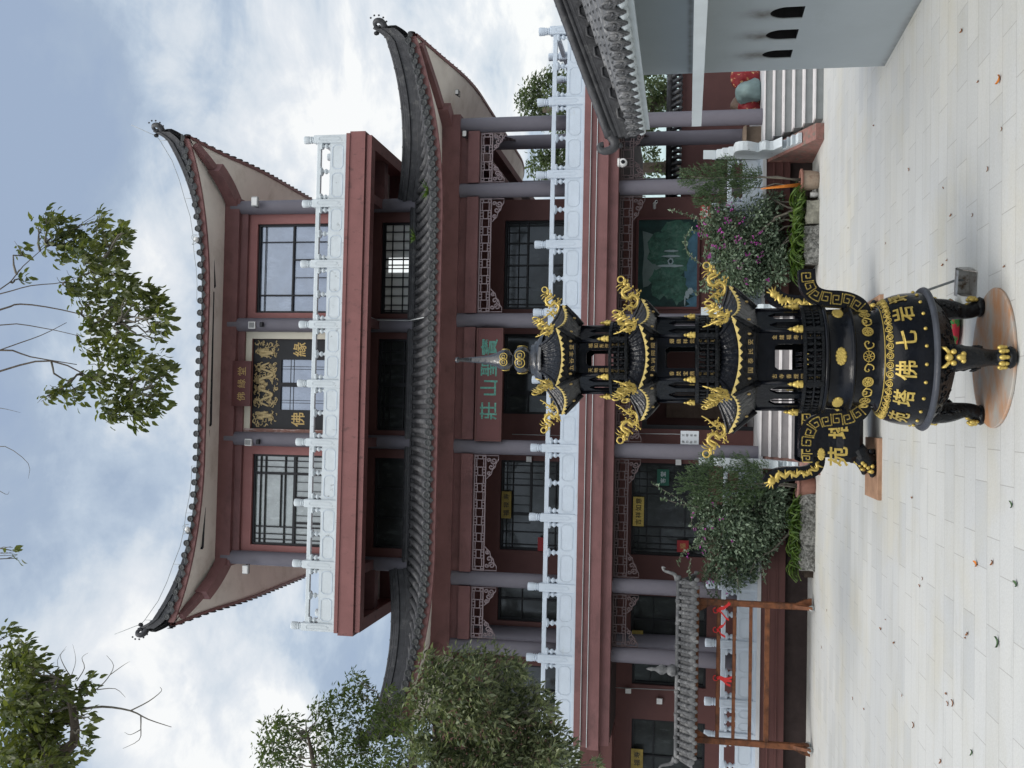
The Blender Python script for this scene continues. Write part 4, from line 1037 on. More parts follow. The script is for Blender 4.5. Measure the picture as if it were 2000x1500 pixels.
for k in range(90):                      # cast cloud scrolls on the bowl
    a = rr.uniform(0, 2*PI); z = rr.uniform(.40, .51)
    prb = [q for q in DP if q[1] <= .54]
    def rb(z_):
        for (r0, z0), (r1, z1) in zip(prb[:-1], prb[1:]):
            if z0 <= z_ <= z1: return r0+(r1-r0)*(z_-z0)/(z1-z0)
        return .5
    s_ = rr.uniform(.02, .035); ph = rr.uniform(0, 6)
    p.tube([P3(rb(z+s_*(1-q*.08)*math.sin(ph+q*.7))+.004, a+s_*2*(1-q*.08)*math.cos(ph+q*.7), z+s_*(1-q*.08)*math.sin(ph+q*.7)) for q in range(8)], .006, 5)
p.build('bowl', 'black_relief', B)
p = MB(); p.lathe([q for q in DP if .53 < q[1] < .59], (bx_, by_, 0), 72); p.build('rim_band', 'rim_grey', B)
p = MB()
for k in range(24):
    a = -PI/2+2*PI*(k+.5)/24; q = P3(.531, a, .632); p.ell(q, (.0145, .0145, .0145), 8, 6)
p.build('rivet_ring', 'gold_paint', drum)
p = MB()
for ch, dg in zip('坪岩七佛塔苑', (64.5, 39, 13.2, -12.8, -38.3, -64)):
    a0 = -PI/2+R(dg)
    for lay in (0.003, 0.008):
        put_text(p, ch, [(0, .772)], .150, lambda a, b: P3(rad_at(b)+lay, a0+a/.515, b), bold=.014)
p.build('drum_lettering', 'gold_paint', drum)
p = MB()                                  # ring of lotus petals on the shoulder
for k in range(40):
    a = -PI/2+2*PI*k/40
    def sh(da, t): z = .858+t*.05; return P3(rad_at(z)+.006, a+da, z)
    p.tube([sh(.052*math.cos(q), .42+.42*math.sin(q)) for q in [i*PI/5 for i in range(11)]], .0042, 5)
    p.tube([sh(.026*math.cos(q), .42+.22*math.sin(q)) for q in [i*PI/4 for i in range(9)]], .004, 5)
    p.tube([sh(.078, .0), sh(.078, .6)], .005, 5)
p.lathe([(rad_at(.905)+.002, .903), (rad_at(.905)+.007, .907), (rad_at(.905)+.004, .913)], (bx_, by_, 0), 64)
p.build('petal_ring', 'gold_paint', drum)
# collar with wheels, lotus band
p = MB(); p.lathe([(.40, .92), (.385, .94), (.388, 1.11), (.392, 1.115), (.43, 1.12), (.44, 1.13), (.435, 1.145), (.42, 1.15), (.418, 1.16), (.405, 1.168), (.402, 1.30), (.41, 1.312), (.44, 1.318), (.452, 1.33), (.448, 1.345), (.3, 1.35)], (bx_, by_, 0), 64)
collar = p.build('collar', 'black_enamel', B)
def ring3(p, a0, z0, r_, r0, w=.0038, n=18):
    p.tube([P3(r0+.004, a0+r_*math.cos(q)/r0, z0+r_*math.sin(q)) for q in [2*PI*i/n for i in range(n)]], w, 5, closed=True)
p = MB()
for k in range(12):
    a0 = -PI/2+k*PI/6; z0 = 1.022; r0 = .388
    ring3(p, a0, z0, .040, r0); ring3(p, a0, z0, .010, r0)
    for j in range(8 if k % 2 == 0 else 6):
        q = j*PI/4 if k % 2 == 0 else j*PI/3
        p.tube([P3(r0+.004, a0+.01*math.cos(q)/r0, z0+.01*math.sin(q)), P3(r0+.004, a0+.04*math.cos(q)/r0, z0+.04*math.sin(q))],   .0035, 4)
    if k % 2:
        for j in range(6): ring3(p, a0+.02*math.cos(j*PI/3)/r0, z0+.02*math.sin(j*PI/3), .018, r0, .0035, 10)
    for sg in (-1, 1):
        f_ = lambda u, v: P3(r0+.004, a0+sg*u/r0, z0+v)
        if k % 2 == 0 or sg == (1 if k % 4 == 1 else -1):
            p.tube([f_(.042, .0), f_(.06, .012), f_(.08, .025), f_(.1, .03), f_(.115, .02), f_(.118, .005), f_(.108, -.005), f_(.098, .004)], [.003, .0055, .007, .007, .006, .0055, .0055, .005], 5)
            p.tube([f_(.06, .012), f_(.062, -.015), f_(.075, -.034), f_(.095, -.038), f_(.105, -.028)], [.0055, .006, .006, .0055, .004], 5)
p.build('wheel_relief', 'gold_paint', collar)
def lotus(p, f_, s_):                      # an oval lotus seen from the front
    for ring_, n, rz in ((1.0, 12, .6), (.66, 9, .5), (.33, 6, .4)):
        for j in range(n):
            q = 2*PI*j/n+ring_; c = f_(s_*ring_*.72*math.cos(q), s_*.62*ring_*.62*math.sin(q))
            p.ell(c, (s_*.24, s_*.14, s_*.2), 7, 5)
for k in range(6):
    a0 = -PI/2+k*PI/3; p = MB(); lotus(p, lambda u, v: P3(.404, a0+u/.40, 1.228+v), .076); p.build('lotus_relief', 'gold_paint', collar)

# handles with a key pattern
HCL = [(.365, .985), (.41, 1.02), (.45, 1.07), (.475, 1.13), (.487, 1.20), (.492, 1.27), (.503, 1.33), (.53, 1.385), (.575, 1.42), (.63, 1.437), (.73, 1.443)]
def smooth(cl, n=4):
    o_ = []
    for i in range(len(cl)-1):
        p0 = cl[max(i-1, 0)]; p1 = cl[i]; p2 = cl[i+1]; p3 = cl[min(i+2, len(cl)-1)]
        for k in range(n):
            t = k/n
            o_.append(tuple(.5*(2*p1[c]+(p2[c]-p0[c])*t+(2*p0[c]-5*p1[c]+4*p2[c]-p3[c])*t*t+(3*p1[c]-p0[c]-3*p2[c]+p3[c])*t**3) for c in range(len(p1))))
    o_.append(cl[-1]); return o_
def along(cl):
    d = [0]
    for a, b_ in zip(cl[:-1], cl[1:]): d.append(d[-1]+math.hypot(b_[0]-a[0], b_[1]-a[1]))
    def f(s, w):
        s = min(max(s, 0), d[-1]-1e-6)
        for i in range(len(d)-1):
            if d[i] <= s <= d[i+1]: break
        t = (s-d[i])/(d[i+1]-d[i]); dx, dy = cl[i+1][0]-cl[i][0], cl[i+1][1]-cl[i][1]; l = math.hypot(dx, dy)
        return (cl[i][0]+dx*t-dy/l*w, cl[i][1]+dy*t+dx/l*w)
    return f, d[-1]
hs = smooth(HCL)
def key_path(i, u, mir):
    pts = [(0, 0), (0, 1), (.82, 1), (.82, .22), (.30, .22), (.30, .62), (.55, .62)]
    if mir: pts = [(a, 1-b_) for a, b_ in pts]
    return [((i+a)*u, (b_-.5)) for a, b_ in pts]
def seg_ribbon(p, pts2, hw, fn):
    for a, b_ in zip(pts2[:-1], pts2[1:]):
        dx, dy = b_[0]-a[0], b_[1]-a[1]; l = math.hypot(dx, dy)
        if l < 1e-6: continue
        ex, ey = dx/l*hw, dy/l*hw; nx, ny = -dy/l*hw, dx/l*hw
        q = [(a[0]-ex+nx, a[1]-ey+ny), (b_[0]+ex+nx, b_[1]+ey+ny), (b_[0]+ex-nx, b_[1]+ey-ny), (a[0]-ex-nx, a[1]-ey-ny)]
        p.add([fn(*c) for c in q], [(0, 1, 2, 3)])
for sg in (-1, 1):
    h = MB(); f_ = lambda a, b_, t: (bx_+sg*a, by_-.05+t, b_)
    hw = [.066]*len(hs)
    for i in range(6): hw[i] = .05+.003*i
    h.strip(hs, hw, f_, 0, .11); ho = h.build('handle', 'black_enamel', B)
    af, Lh = along(hs); k_ = MB(); n = 7; u = (Lh-.05)/n
    for i in range(n):
        pts = key_path(i, u, i % 2)
        dense = []
        for a, b_ in zip(pts[:-1], pts[1:]):
            m_ = max(1, int(math.hypot(b_[0]-a[0], (b_[1]-a[1])*.1)/.02))
            dense += [(a[0]+(b_[0]-a[0])*j/m_, a[1]+(b_[1]-a[1])*j/m_) for j in range(m_)]
        dense.append(pts[-1])
        P2 = [af(.06+s_*.96, w_*.088) for s_, w_ in dense]
        for yo in (-.0535, ):
            seg_ribbon(k_, P2, .0043, lambda a, b_: (bx_+sg*a, by_+yo, b_)); seg_ribbon(k_, P2, .0043, lambda a, b_: (bx_+sg*a, by_+.0635, b_))
    k_.build('key_pattern', 'gold_paint', ho)

# three lion legs
def leg(parent, base, ang, s=1.0, name='leg'):
    ca, sa = math.cos(ang), math.sin(ang)
    f_ = lambda r, t, z: Vector((base.x+ca*r-sa*t, base.y+sa*r+ca*t, z))
    l = MB()
    path = smooth([(.40, .50), (.475, .43), (.495, .35), (.485, .26), (.47, .18), (.475, .12), (.50, .075), (.515, .03)], 3)
    rad_ = smooth([(.07, 0), (.092, 0), (.088, 0), (.078, 0), (.062, 0), (.06, 0), (.066, 0), (.068, 0)], 3)
    l.tube([f_(r_, 0, z*1.0+.0) for r_, z in path], [q[0]*s for q in rad_], 14)
    l.ell(f_(.515, 0, .045), (.085, .085, .045), 12, 6)
    l.ell(f_(.49, .0, .40), (.10, .10, .09), 12, 8)
    rr_ = random.Random(int(ang*100))
    for k in range(26):                     # mane locks
        t = rr_.choice((-1, 1))*rr_.uniform(.055, .085); z = rr_.uniform(.22, .47); r0 = .46+rr_.uniform(-.03, .03)
        l.tube([f_(r0, t, z), f_(r0-.02, t*1.15, z+.02), f_(r0-.01, t*1.2, z+.045)], [.016, .014, .004], 6)
    lo = l.build(name, 'black_relief', parent)
    g = MB(); rf = .575
    g.ell(f_(rf+.0, -.042, .455), (.022,)*3, 9, 6); g.ell(f_(rf+.0, .042, .455), (.022,)*3, 9, 6)
    g.ell(f_(rf+.012, 0, .405), (.026, .026, .034), 9, 6); g.ell(f_(rf+.006, -.024, .388), (.022, .022, .02), 8, 5); g.ell(f_(rf+.006, .024, .388), (.022, .022, .02), 8, 5)
    g.ell(f_(rf-.005, 0, .485), (.03, .03, .03), 9, 6)
    for sg in (-1, 1):
        for k in range(3): g.tube([f_(rf-.01, sg*.02, .478), f_(rf-.005, sg*(.045+.012*k), .488+.012*k), f_(rf-.03, sg*(.06+.01*k), .52+.012*k)], [.012, .013, .003], 6)
    for k in range(5):
        a = -1.25+k*.625
        q = Vector((base.x+ca*(.51)+.078*math.cos(ang+a), base.y+sa*(.51)+.078*math.sin(ang+a), .115)); g.ell(q, (.02, .02, .028), 8, 6)
        g.ell(q+Vector((0, 0, -.028)), (.016, .016, .02), 8, 5)
    g.build('lion_face', 'gold_paint', lo)
for a in (-92, 31, 149): leg(B, Vector((bx_, by_, 0)), R(a))

# pagoda storeys
def hexp(r, k, z, off=0.0): a = -PI/2+PI/6+k*PI/3+off; return P3(r, a, z)
def hex_prism(p, r0, z0, r1, z1, cap=True):
    vs = [hexp(r0, k, z0) for k in range(6)]+[hexp(r1, k, z1) for k in range(6)]
    p.add(vs, [(k, (k+1) % 6, 6+(k+1) % 6, 6+k) for k in range(6)]+([tuple(range(6)), tuple(range(6, 12))] if cap else []))
FIG = None
def small_figure(z, r, k, sc):
    q = hexp(r, k, z); g = MB()
    g.lathe([(.034*sc, 0), (.036*sc, .02*sc), (.028*sc, .035*sc), (.03*sc, .06*sc), (.022*sc, .085*sc), (.01*sc, .093*sc)], q, 10)
    g.ell(q+Vector((0, 0, .105*sc)), (.018*sc, .018*sc, .021*sc), 8, 6); g.ell(q+Vector((0, 0, .128*sc)), (.007*sc,)*3, 6, 4)
    for sg in (-1, 1): g.ell(q+Vector((sg*.022*sc, -.012*sc, .045*sc)), (.016*sc, .018*sc, .014*sc), 6, 4)
    return g.build('gold_figure', 'gold_paint', B)
def gallery(z0, z1, r, nb, round_):
    g = MB(); n = 48 if round_ else 6
    ph = 0 if round_ else -PI/2+PI/6
    def ring(r_, za, zb, w): g.lathe([(r_-w, za), (r_, za), (r_, zb), (r_-w, zb), (r_-w, za)], (bx_, by_, 0), n, smooth=False, phase=ph)
    h = z1-z0
    ring(r, z1-h*.16, z1, .035); ring(r*.985, z0+h*.42, z0+h*.5, .02); ring(r*.985, z0, z0+h*.14, .03)
    for k in range(nb):
        a = 2*PI*(k+.5)/nb
        rr_ = r-.018
        if not round_: t_ = ((a-(-PI/2+PI/6)) % (PI/3))-PI/6; rr_ = (r*math.cos(PI/6))/math.cos(t_)-.016
        q = P3(rr_, a, 0)
        s_ = .011*r/.42+.002
        g.lathe([(s_*.7, z0+h*.14), (s_*1.3, z0+h*.24), (s_*.6, z0+h*.4), (s_*.6, z0+h*.5), (s_*1.3, z0+h*.62), (s_*.6, z0+h*.84)], (q.x, q.y, 0), 6)
    for k in range(6):
        q = hexp(r-.012, k, 0); g.cbox(q.x-.017, q.x+.017, q.y-.017, q.y+.017, z0, z1+.012, .003)
    g.lathe([(0, z0+.004), (r-.02, z0+.004), (r-.02, z0-.01), (0, z0-.01)], (bx_, by_, 0), 24, smooth=False)
    return g.build('gallery', 'black_relief', B)
def stage(z0, z1, r, wfront, wtop, texts, openback=True):
    """a hexagonal storey: every face a thin plate with a window"""
    s_ = MB(); tx = MB(); H_ = z1-z0; W_ = r
    for k in range(6):
        A = hexp(r, k, 0); Bq = hexp(r, (k+1) % 6, 0); ex = (Bq-A).normalized(); mid = (A+Bq)/2
        nrm = Vector((mid.x-bx_, mid.y-by_, 0)).normalized()
        f_ = lambda u, v, t: mid+ex*u+nrm*(-t)+Vector((0, 0, z0+v))
        def rect(u0, u1, v0, v1, t0=0, t1=.022):
            s_.prism([(u0, v0), (u1, v0), (u1, v1), (u0, v1)], f_, t0, t1)
        hw = W_/2-.003; front = k in (5, 2)
        if front:
            ww = wfront/2
            rect(-hw, -ww, 0, H_); rect(ww, hw, 0, H_); rect(-ww, ww, wtop, H_); rect(-ww, ww, 0, .012)
            for a in (-1, 1): s_.prism([(a*ww, wtop), (a*(ww-.02), wtop), (a*ww, wtop-.025)], f_, 0, .02)
            for q in range(5): u = -ww+(q+.5)*wfront/5; s_.tube([f_(u, .012, .01), f_(u, .03, .01), f_(u, .06, .01)], [.006, .012, .005], 5)
            rect(-ww, ww, .06, .072)
            rect(-ww-.012, -ww-.002, .0, wtop+.012, -.008, -.001); rect(ww+.002, ww+.012, .0, wtop+.012, -.008, -.001); rect(-ww-.002, ww+.002, wtop+.002, wtop+.012, -.008, -.001)
            if k == 5:
                for sg, tt in ((-1, texts[0]), (1, texts[1])):
                    n = len(tt); cs = min(.036, (H_*.78)/n*.95)
                    put_text(tx, tt, [(sg*(ww+hw)/2*1.02, H_*.80-(i+.5)*H_*.78/n) for i in range(n)], cs, lambda a, b_: f_(a, b_, -.003), bold=.005)
        else:
            rect(-hw, hw, H_*.86, H_); rect(-hw, hw, 0, .012)
            for u0, u1 in ((-hw, -hw*.72), (-hw*.16, hw*.16), (hw*.72, hw)): rect(u0, u1, .012, H_*.86)
            for c_ in (-hw*.44, hw*.44):
                w2 = hw*.28
                rect(c_-w2, c_+w2, H_*.8, H_*.86)
                for a in (-1, 1): s_.prism([(c_+a*w2, H_*.8), (c_+a*w2*.2, H_*.8), (c_+a*w2, H_*.68)], f_, 0, .02)
                s_.tube([f_(c_, .012, .012), f_(c_, H_*.75, .012)], .004, 5)
        q = hexp(r, k, 0); s_.tube([(q.x, q.y, z0), (q.x, q.y, z1)], .016, 8)
    o = s_.build('storey', 'black_enamel', B)
    tx.build('storey_lettering', 'gold_dull', o)
    return o
def tier_roof(ze, R_, zt, rt_, zu, ru, up_, text, nfl=9):
    """eave height ze at mid-face, corner radius R_, top radius rt_ at zt, underside meets ru at zu"""
    s_ = MB(); g = MB(); un = MB(); tx = MB(); rb = MB()
    NS, NT = 54, 8
    def edge(k, u, t):                       # u across the face 0..1, t from eave 0 to top 1
        c = abs(2*u-1)
        A, Bq = hexp(R_, k, 0), hexp(R_, (k+1) % 6, 0)
        fl = c**2.2
        out_ = A.lerp(Bq, u); d = Vector((out_.x-bx_, out_.y-by_, 0)); d = d*(1+.07*fl)
        zo = ze+up_*fl
        A2, B2 = hexp(rt_, k, 0), hexp(rt_, (k+1) % 6, 0)
        inn = A2.lerp(B2, u); di = Vector((inn.x-bx_, inn.y-by_, 0))
        tt = t; zc = (1-(1-tt)**1.0)
        prof = tt**1.6*.75+.25*tt
        q = d.lerp(di, tt)
        return Vector((bx_+q.x, by_+q.y, zo+(zt-zo)*prof))
    for k in range(6):
        vs = []
        for i in range(NS+1):
            u = i/NS
            for j in range(NT+1):
                q = edge(k, u, j/NT); vs.append(q+Vector((0, 0, .019*abs(math.sin(PI*u*nfl))*(1-.3*j/NT))))
        s_.add(vs, [(i*(NT+1)+j, (i+1)*(NT+1)+j, (i+1)*(NT+1)+j+1, i*(NT+1)+j+1) for i in range(NS) for j in range(NT)], True)
        # corner rib
        rb.tube([edge(k, 0, j/8)+Vector((0, 0, .012)) for j in range(9)], [.02, .018, .016, .015, .014, .013, .013, .012, .012], 7)
        # gold scalloped edge
        n = 10
        for i in range(n):
            u0, u1 = i/n, (i+1)/n; um = (u0+u1)/2
            A, Bq, C = edge(k, u0, 0), edge(k, u1, 0), edge(k, um, 0); o_ = Vector((C.x-bx_, C.y-by_, 0)).normalized()*.008
            Zv = Vector((0, 0, 1))
            g.add([A+o_+Zv*.009, Bq+o_+Zv*.009, Bq+o_+Zv*.001, C.lerp(Bq, .5)+o_-Zv*.010, C+o_*1.2-Zv*.021, C.lerp(A, .5)+o_-Zv*.010, A+o_+Zv*.001,
                   A+o_*.3+Zv*.010, Bq+o_*.3+Zv*.010], [(0, 6, 5, 4, 3, 2, 1), (0, 1, 8, 7)])
            g.ell(C+o_*1.4-Zv*.006, (.007, .007, .008), 6, 4)
        # underside
        vs = []
        for i in range(NS+1):
            u = i/NS; A2, B2 = hexp(ru, k, zu), hexp(ru, (k+1) % 6, zu); e_ = edge(k, u, 0)-Vector((0, 0, .008)); q = A2.lerp(B2, u)
            vs += [e_, e_.lerp(q, .5)+Vector((0, 0, -.012)), q]
        un.add(vs, [(3*i+j, 3*i+3+j, 3*i+4+j, 3*i+1+j) for i in range(NS) for j in range(2)], True)
        e0 = edge(k, 0, 0); c0 = hexp(ru, k, zu); un.tube([c0, c0.lerp(e0, .45)-Vector((0, 0, .012)), e0-Vector((0, 0, .02))], [.03, .024, .014], 8)
        m_ = (edge(k, .5, 0)+hexp(ru, k, zu).lerp(hexp(ru, (k+1) % 6, zu), .5))/2
        ex = (hexp(1, (k+1) % 6, 0)-hexp(1, k, 0)).normalized(); nr = Vector((m_.x-bx_, m_.y-by_, 0)).normalized()
        for sg in (-1, 1): tx.ell(m_+ex*sg*R_*.31+nr*.012, (.011, .011, .016), 7, 5)
        if k == 5:
            w_ = R_*.52
            un.prism([(-w_/2, -.045), (w_/2, -.045), (w_/2, .03), (-w_/2, .03)], lambda a, b_, t: m_+ex*a+Vector((0, 0, b_))+nr*(.016+t), -.02, 0)
            n = len(text)
            put_text(tx, text, [(-w_*.5+w_*(i+.5)/n, -.008) for i in range(n)], .042, lambda a, b_: m_+ex*a+Vector((0, 0, b_))+nr*.0195, bold=.0)
    s_.lathe([(rt_*.99, zt-.004), (rt_*.99, zt+.012), (rt_*.9, zt+.018), (0, zt+.018)], (bx_, by_, 0), 6, smooth=False, phase=-PI/2+PI/6)
    o = s_.build('tier_roof', 'enamel_roof', B)
    rb.build('corner_rib', 'enamel_roof', o); g.build('scalloped_edge', 'gold_cream', o); un.build('underside', 'black_relief', o); tx.build('underside_lettering', 'gold_dull', o)
    return edge
# the dragon, modelled once: local x outwards, z up
def dragon_mesh():
    g = MB(); f_ = lambda r_, z: (r_, 0, z)
    body = smooth([(.02, .62), (.10, .47), (.20, .36), (.27, .25), (.22, .12), (.32, .04), (.47, .06), (.54, .18), (.46, .29), (.50, .40), (.62, .46), (.72, .40), (.78, .30), (.86, .33)], 4)
    n = len(body)
    g.tube([f_(*q) for q in body], [.014+.036*min(1, i/(n*.45)) if i < n*.8 else .045 for i in range(n)], 8, flat=(1, .9, 1))
    g.ell((.86, 0, .40), (.07, .05, .052), 10, 7); g.ell((.94, 0, .38), (.055, .036, .03), 9, 6); g.ell((.93, 0, .32), (.05, .03, .016), 8, 5)
    g.tube([(.97+.085*math.cos(a), 0, .50+.085*math.sin(a)) for a in [2*PI*i/16 for i in range(16)]], .022, 7, closed=True)
    g.tube([f_(.80, .44), f_(.74, .54), f_(.66, .60)], [.025, .018, .004], 6); g.tube([f_(.84, .45), f_(.82, .56), f_(.76, .64)], [.022, .016, .004], 6)
    for (a, b_, c) in (((.30, .10), (.40, .0), (.36, -.06)), ((.50, .12), (.60, .05), (.66, -.03)), ((.62, .42), (.70, .26), (.78, .18)), ((.22, .30), (.12, .22), (.06, .20))):
        g.tube([f_(*a), f_(*b_), f_(*c)], [.036, .025, .015], 7); g.ell(f_(*c), (.034, .03, .02), 7, 5)
    for i in range(4, n-6, 3):               # back fins
        q = body[i]; a = body[i+1]; dx, dz = a[0]-q[0], a[1]-q[1]; l = math.hypot(dx, dz) or 1
        nx, nz_ = -dz/l, dx/l
        g.tube([f_(q[0], q[1]), f_(q[0]+nx*.085-dx/l*.03, q[1]+nz_*.085-dz/l*.03)], [.028, .004], 5, flat=(1, .5, 1))
    pl = [(.16, .30), (.20, .10), (.34, .0), (.5, .02), (.58, .16), (.72, .24), (.72, .40), (.62, .46), (.48, .40), (.36, .40), (.26, .38)]
    for k in range(44):
        r_ = rnd.uniform(.16, .76); z = rnd.uniform(.0, .46); a0 = rnd.uniform(0, 6)
        for sy in (-.024, .024):
            g.tube([(r_+.035*math.cos(a0+q*.7)*(1-q*.1), sy, z+.035*math.sin(a0+q*.7)*(1-q*.1)) for q in range(6)], .0115, 5)
    return g
DR = None
def dragons(edge, sc, tilt=0.0, drop=0.0):
    global DR
    for k in range(6):
        q = edge(k, 0, .10); a = math.atan2(q.y-by_, q.x-bx_)
        if DR is None:
            g = dragon_mesh(); B0 = tuple(B['_o']); B['_o'] = (0, 0, 0); DR = g.build('dragon', 'gold_paint', B); B['_o'] = B0; o = DR
        else: o = copy_part(DR, B)
        o.matrix_basis = Matrix.Translation((q.x-bx_, q.y-by_, q.z-.024-drop)) @ Matrix.Rotation(a, 4, 'Z') @ Matrix.Rotation(-tilt, 4, 'Y') @ Matrix.Translation((-.36*sc, 0, .015)) @ Matrix.Scale(sc, 4)
gallery(1.352, 1.512, .438, 54, True)
for k in range(6): small_figure(1.512, .43, k, .85)
stage(1.36, 1.85, .405, .20, .36, ('古寺香煙四大洲', '金爐福寿二十六'))
e1 = tier_roof(1.995, .565, 2.135, .35, 1.85, .42, .062, '国泰民安')
gallery(2.155, 2.335, .362, 48, True)
for k in range(6): small_figure(2.335, .355, k, .75)
stage(2.16, 2.645, .345, .17, .41, ('香焚宝鼎通三界', '烟绕祥云达九天'))
e2 = tier_roof(2.715, .47, 2.86, .31, 2.645, .36, .058, '风调雨顺')
gallery(2.88, 3.03, .318, 42, True)
for k in range(6): small_figure(3.03, .31, k, .72)
stage(2.885, 3.28, .275, .125, .33, ('天地盖载恩日月', '福如东海寿南山'))
e3 = tier_roof(3.395, .43, 3.60, .205, 3.28, .29, .045, '五谷丰登')
dragons(e1, .33); dragons(e2, .315); dragons(e3, .27)
p = MB(); p.lathe([(.215, 3.595), (.215, 3.615), (.185, 3.64), (.17, 3.645), (.165, 3.665), (.135, 3.68), (.13, 3.70), (.06, 3.708), (.05, 3.722), (.085, 3.737), (.112, 3.765), (.118, 3.79), (.108, 3.82), (.075, 3.85), (.036, 3.864), (.04, 3.872), (.075, 3.895), (.09, 3.925), (.09, 3.945), (.078, 3.98), (.056, 4.02), (.041, 4.07), (.032, 4.13), (.026, 4.2), (.014, 4.335), (.022, 4.34), (.025, 4.355), (.018, 4.37), (0, 4.376)], (bx_, by_, 0), 28)
fin = p.build('finial', 'enamel_spire', B)
for (z, r0, s_) in ((3.79, .117, .042), (3.935, .09, .031)):
    for k in range(3):
        p = MB()
        for sg in (-1, 1):
            a0 = -PI/2+k*2*PI/3+sg*s_*.78/r0
            def cf(u, v): return P3(math.sqrt(max(.001, r0*r0-v*v*.9))+.002, a0+u/r0, z+v)
            p.tube([cf(s_*math.cos(q), s_*math.sin(q)) for q in [2*PI*i/20 for i in range(20)]], .0042, 5, closed=True)
            h = s_*.36
            p.tube([cf(-h, -h), cf(0, -h), cf(h, -h), cf(h, 0), cf(h, h), cf(0, h), cf(-h, h), cf(-h, 0)], .0034, 4, closed=True)
        p.build('coin_emblem', 'gold_paint', fin)
B.rotation_euler = (0, -.0125, 0)

# ================================================================== the rectangular incense trough behind it
TY = 13.02; tx0 = at(1640, 905, TY).x; tx1 = at(1640, 610, TY).x; tc_ = (tx0+tx1)/2; hwid = (tx1-tx0)/2
TR = empty('incense_trough', (tc_, TY+.35, .05), 'low black rectangular incense trough with gold dragon handles and lion legs', 'incense trough')
zr = at(1565, 860, TY).z; zb = at(1688, 860, TY).z
prof = [(0.0, zb), (hwid*.90, zb), (hwid*.955, zb+.05), (hwid*.985, zb+.15), (hwid*.98, zb+.24), (hwid*.94, zb+.33), (hwid*.93, zb+.42), (hwid*.93, zr-.16), (hwid*1.0, zr-.155), (hwid*1.0, zr)]
p = MB(); dep = [.34, .40, .42, .42, .39, .37, .37, .40, .40]
vs = []; 
def rrect(hx_, hy_, z, c_=.06): return [(hx_-c_, -hy_), (hx_, -hy_+c_), (hx_, hy_-c_), (hx_-c_, hy_), (-hx_+c_, hy_), (-hx_, hy_-c_), (-hx_, -hy_+c_), (-hx_+c_, -hy_)]
for (hx_, z), hy_ in zip(prof[1:], dep):
    vs += [(tc_+a, TY+.42+b_, z) for a, b_ in rrect(hx_, hy_, z)]
n = len(prof)-1
p.add(vs, [(i*8+j, i*8+(j+1) % 8, (i+1)*8+(j+1) % 8, (i+1)*8+j) for i in range(n-1) for j in range(8)], False)
p.add([(tc_+a, TY+.42+b_, zb) for a, b_ in rrect(hwid*.9, .34, zb)], [tuple(range(8))])
p.add([(tc_+a, TY+.42+b_, zr-.03) for a, b_ in rrect(hwid*.95, .36, zr)], [tuple(range(8))])
body = p.build('trough_body', 'black_enamel', TR)
p = MB()
ys = TY+.42-.425
for i in range(-9, 10):
    pts = [(tc_+(i+.5)*.105-.05+a*.095, zr-.135+b_*.115) for a, b_ in [(0, 0), (0, 1), (.82, 1), (.82, .25), (.3, .25), (.3, .62), (.55, .62)]]
    seg_ribbon(p, pts, .005, lambda a, b_: (a, TY+.42-.402, b_))
p.box(tc_-hwid+.05, tc_+hwid-.05, TY+.42-.4025, TY+.42-.4005, zr-.015, zr-.003)
p.build('key_pattern', 'gold_paint', body)
p = MB()
for i, ch in enumerate('苑塔佛七岩坪'):
    xx = tc_+(i-2.5)*.345; zz_ = at(1637, 860, TY).z
    put_text(p, ch, [(xx, zz_)], .25, lambda a, b_: (a, TY+.42-.4255, b_), bold=.022)
p.build('trough_lettering', 'gold_paint', body)
for i in range(5):
    p = MB(); lotus(p, lambda u, v: Vector((tc_+(i-2)*.42+u, TY+.42-.375, zr-.25+v)), .085); p.build('lotus_relief', 'gold_paint', body)
for sg in (-1, 1):
    h = MB()
    cl = smooth([(hwid*.93, zr-.26), (hwid+.05, zr-.24), (hwid+.12, zr-.17), (hwid+.155, zr-.06), (hwid+.165, zr+.08), (hwid+.18, zr+.2), (hwid+.23, zr+.30), (hwid+.31, zr+.36)])
    hw = [.075+.03*i/len(cl) for i in range(len(cl))]
    h.strip(cl, hw, lambda a, b_, t: (tc_+sg*a, TY+.30+t, b_), 0, .2); ho = h.build('handle', 'black_enamel', TR)
    af, Lh = along(cl); g = MB()
    pts = []
    for i in range(40):
        s_ = .06+(Lh-.1)*i/39; q = af(s_, .026*math.sin(i*.85)); pts.append((tc_+sg*q[0], TY+.29, q[1]))
    g.tube(pts, [.016+.02*i/39 for i in range(40)], 6, flat=(1, .5, 1))
    for i in range(2, 39): q = af(.06+(Lh-.1)*i/39, rnd.uniform(-.075, .075)); g.tube([pts[i], (tc_+sg*q[0], TY+.292, q[1])], [.02, .008], 5, flat=(1, .5, 1))
    q = af(Lh-.05, 0); g.ell((tc_+sg*q[0], TY+.285, q[1]), (.05, .025, .05), 8, 6)
    for a in (-.5, 0, .5, 1.0): g.tube([(tc_+sg*q[0], TY+.285, q[1]), (tc_+sg*(q[0]+.1*math.cos(a+.3)), TY+.29, q[1]+.1*math.sin(a+.3))], [.02, .004], 5, flat=(1, .5, 1))
    g.build('dragon_relief', 'gold_paint', ho)
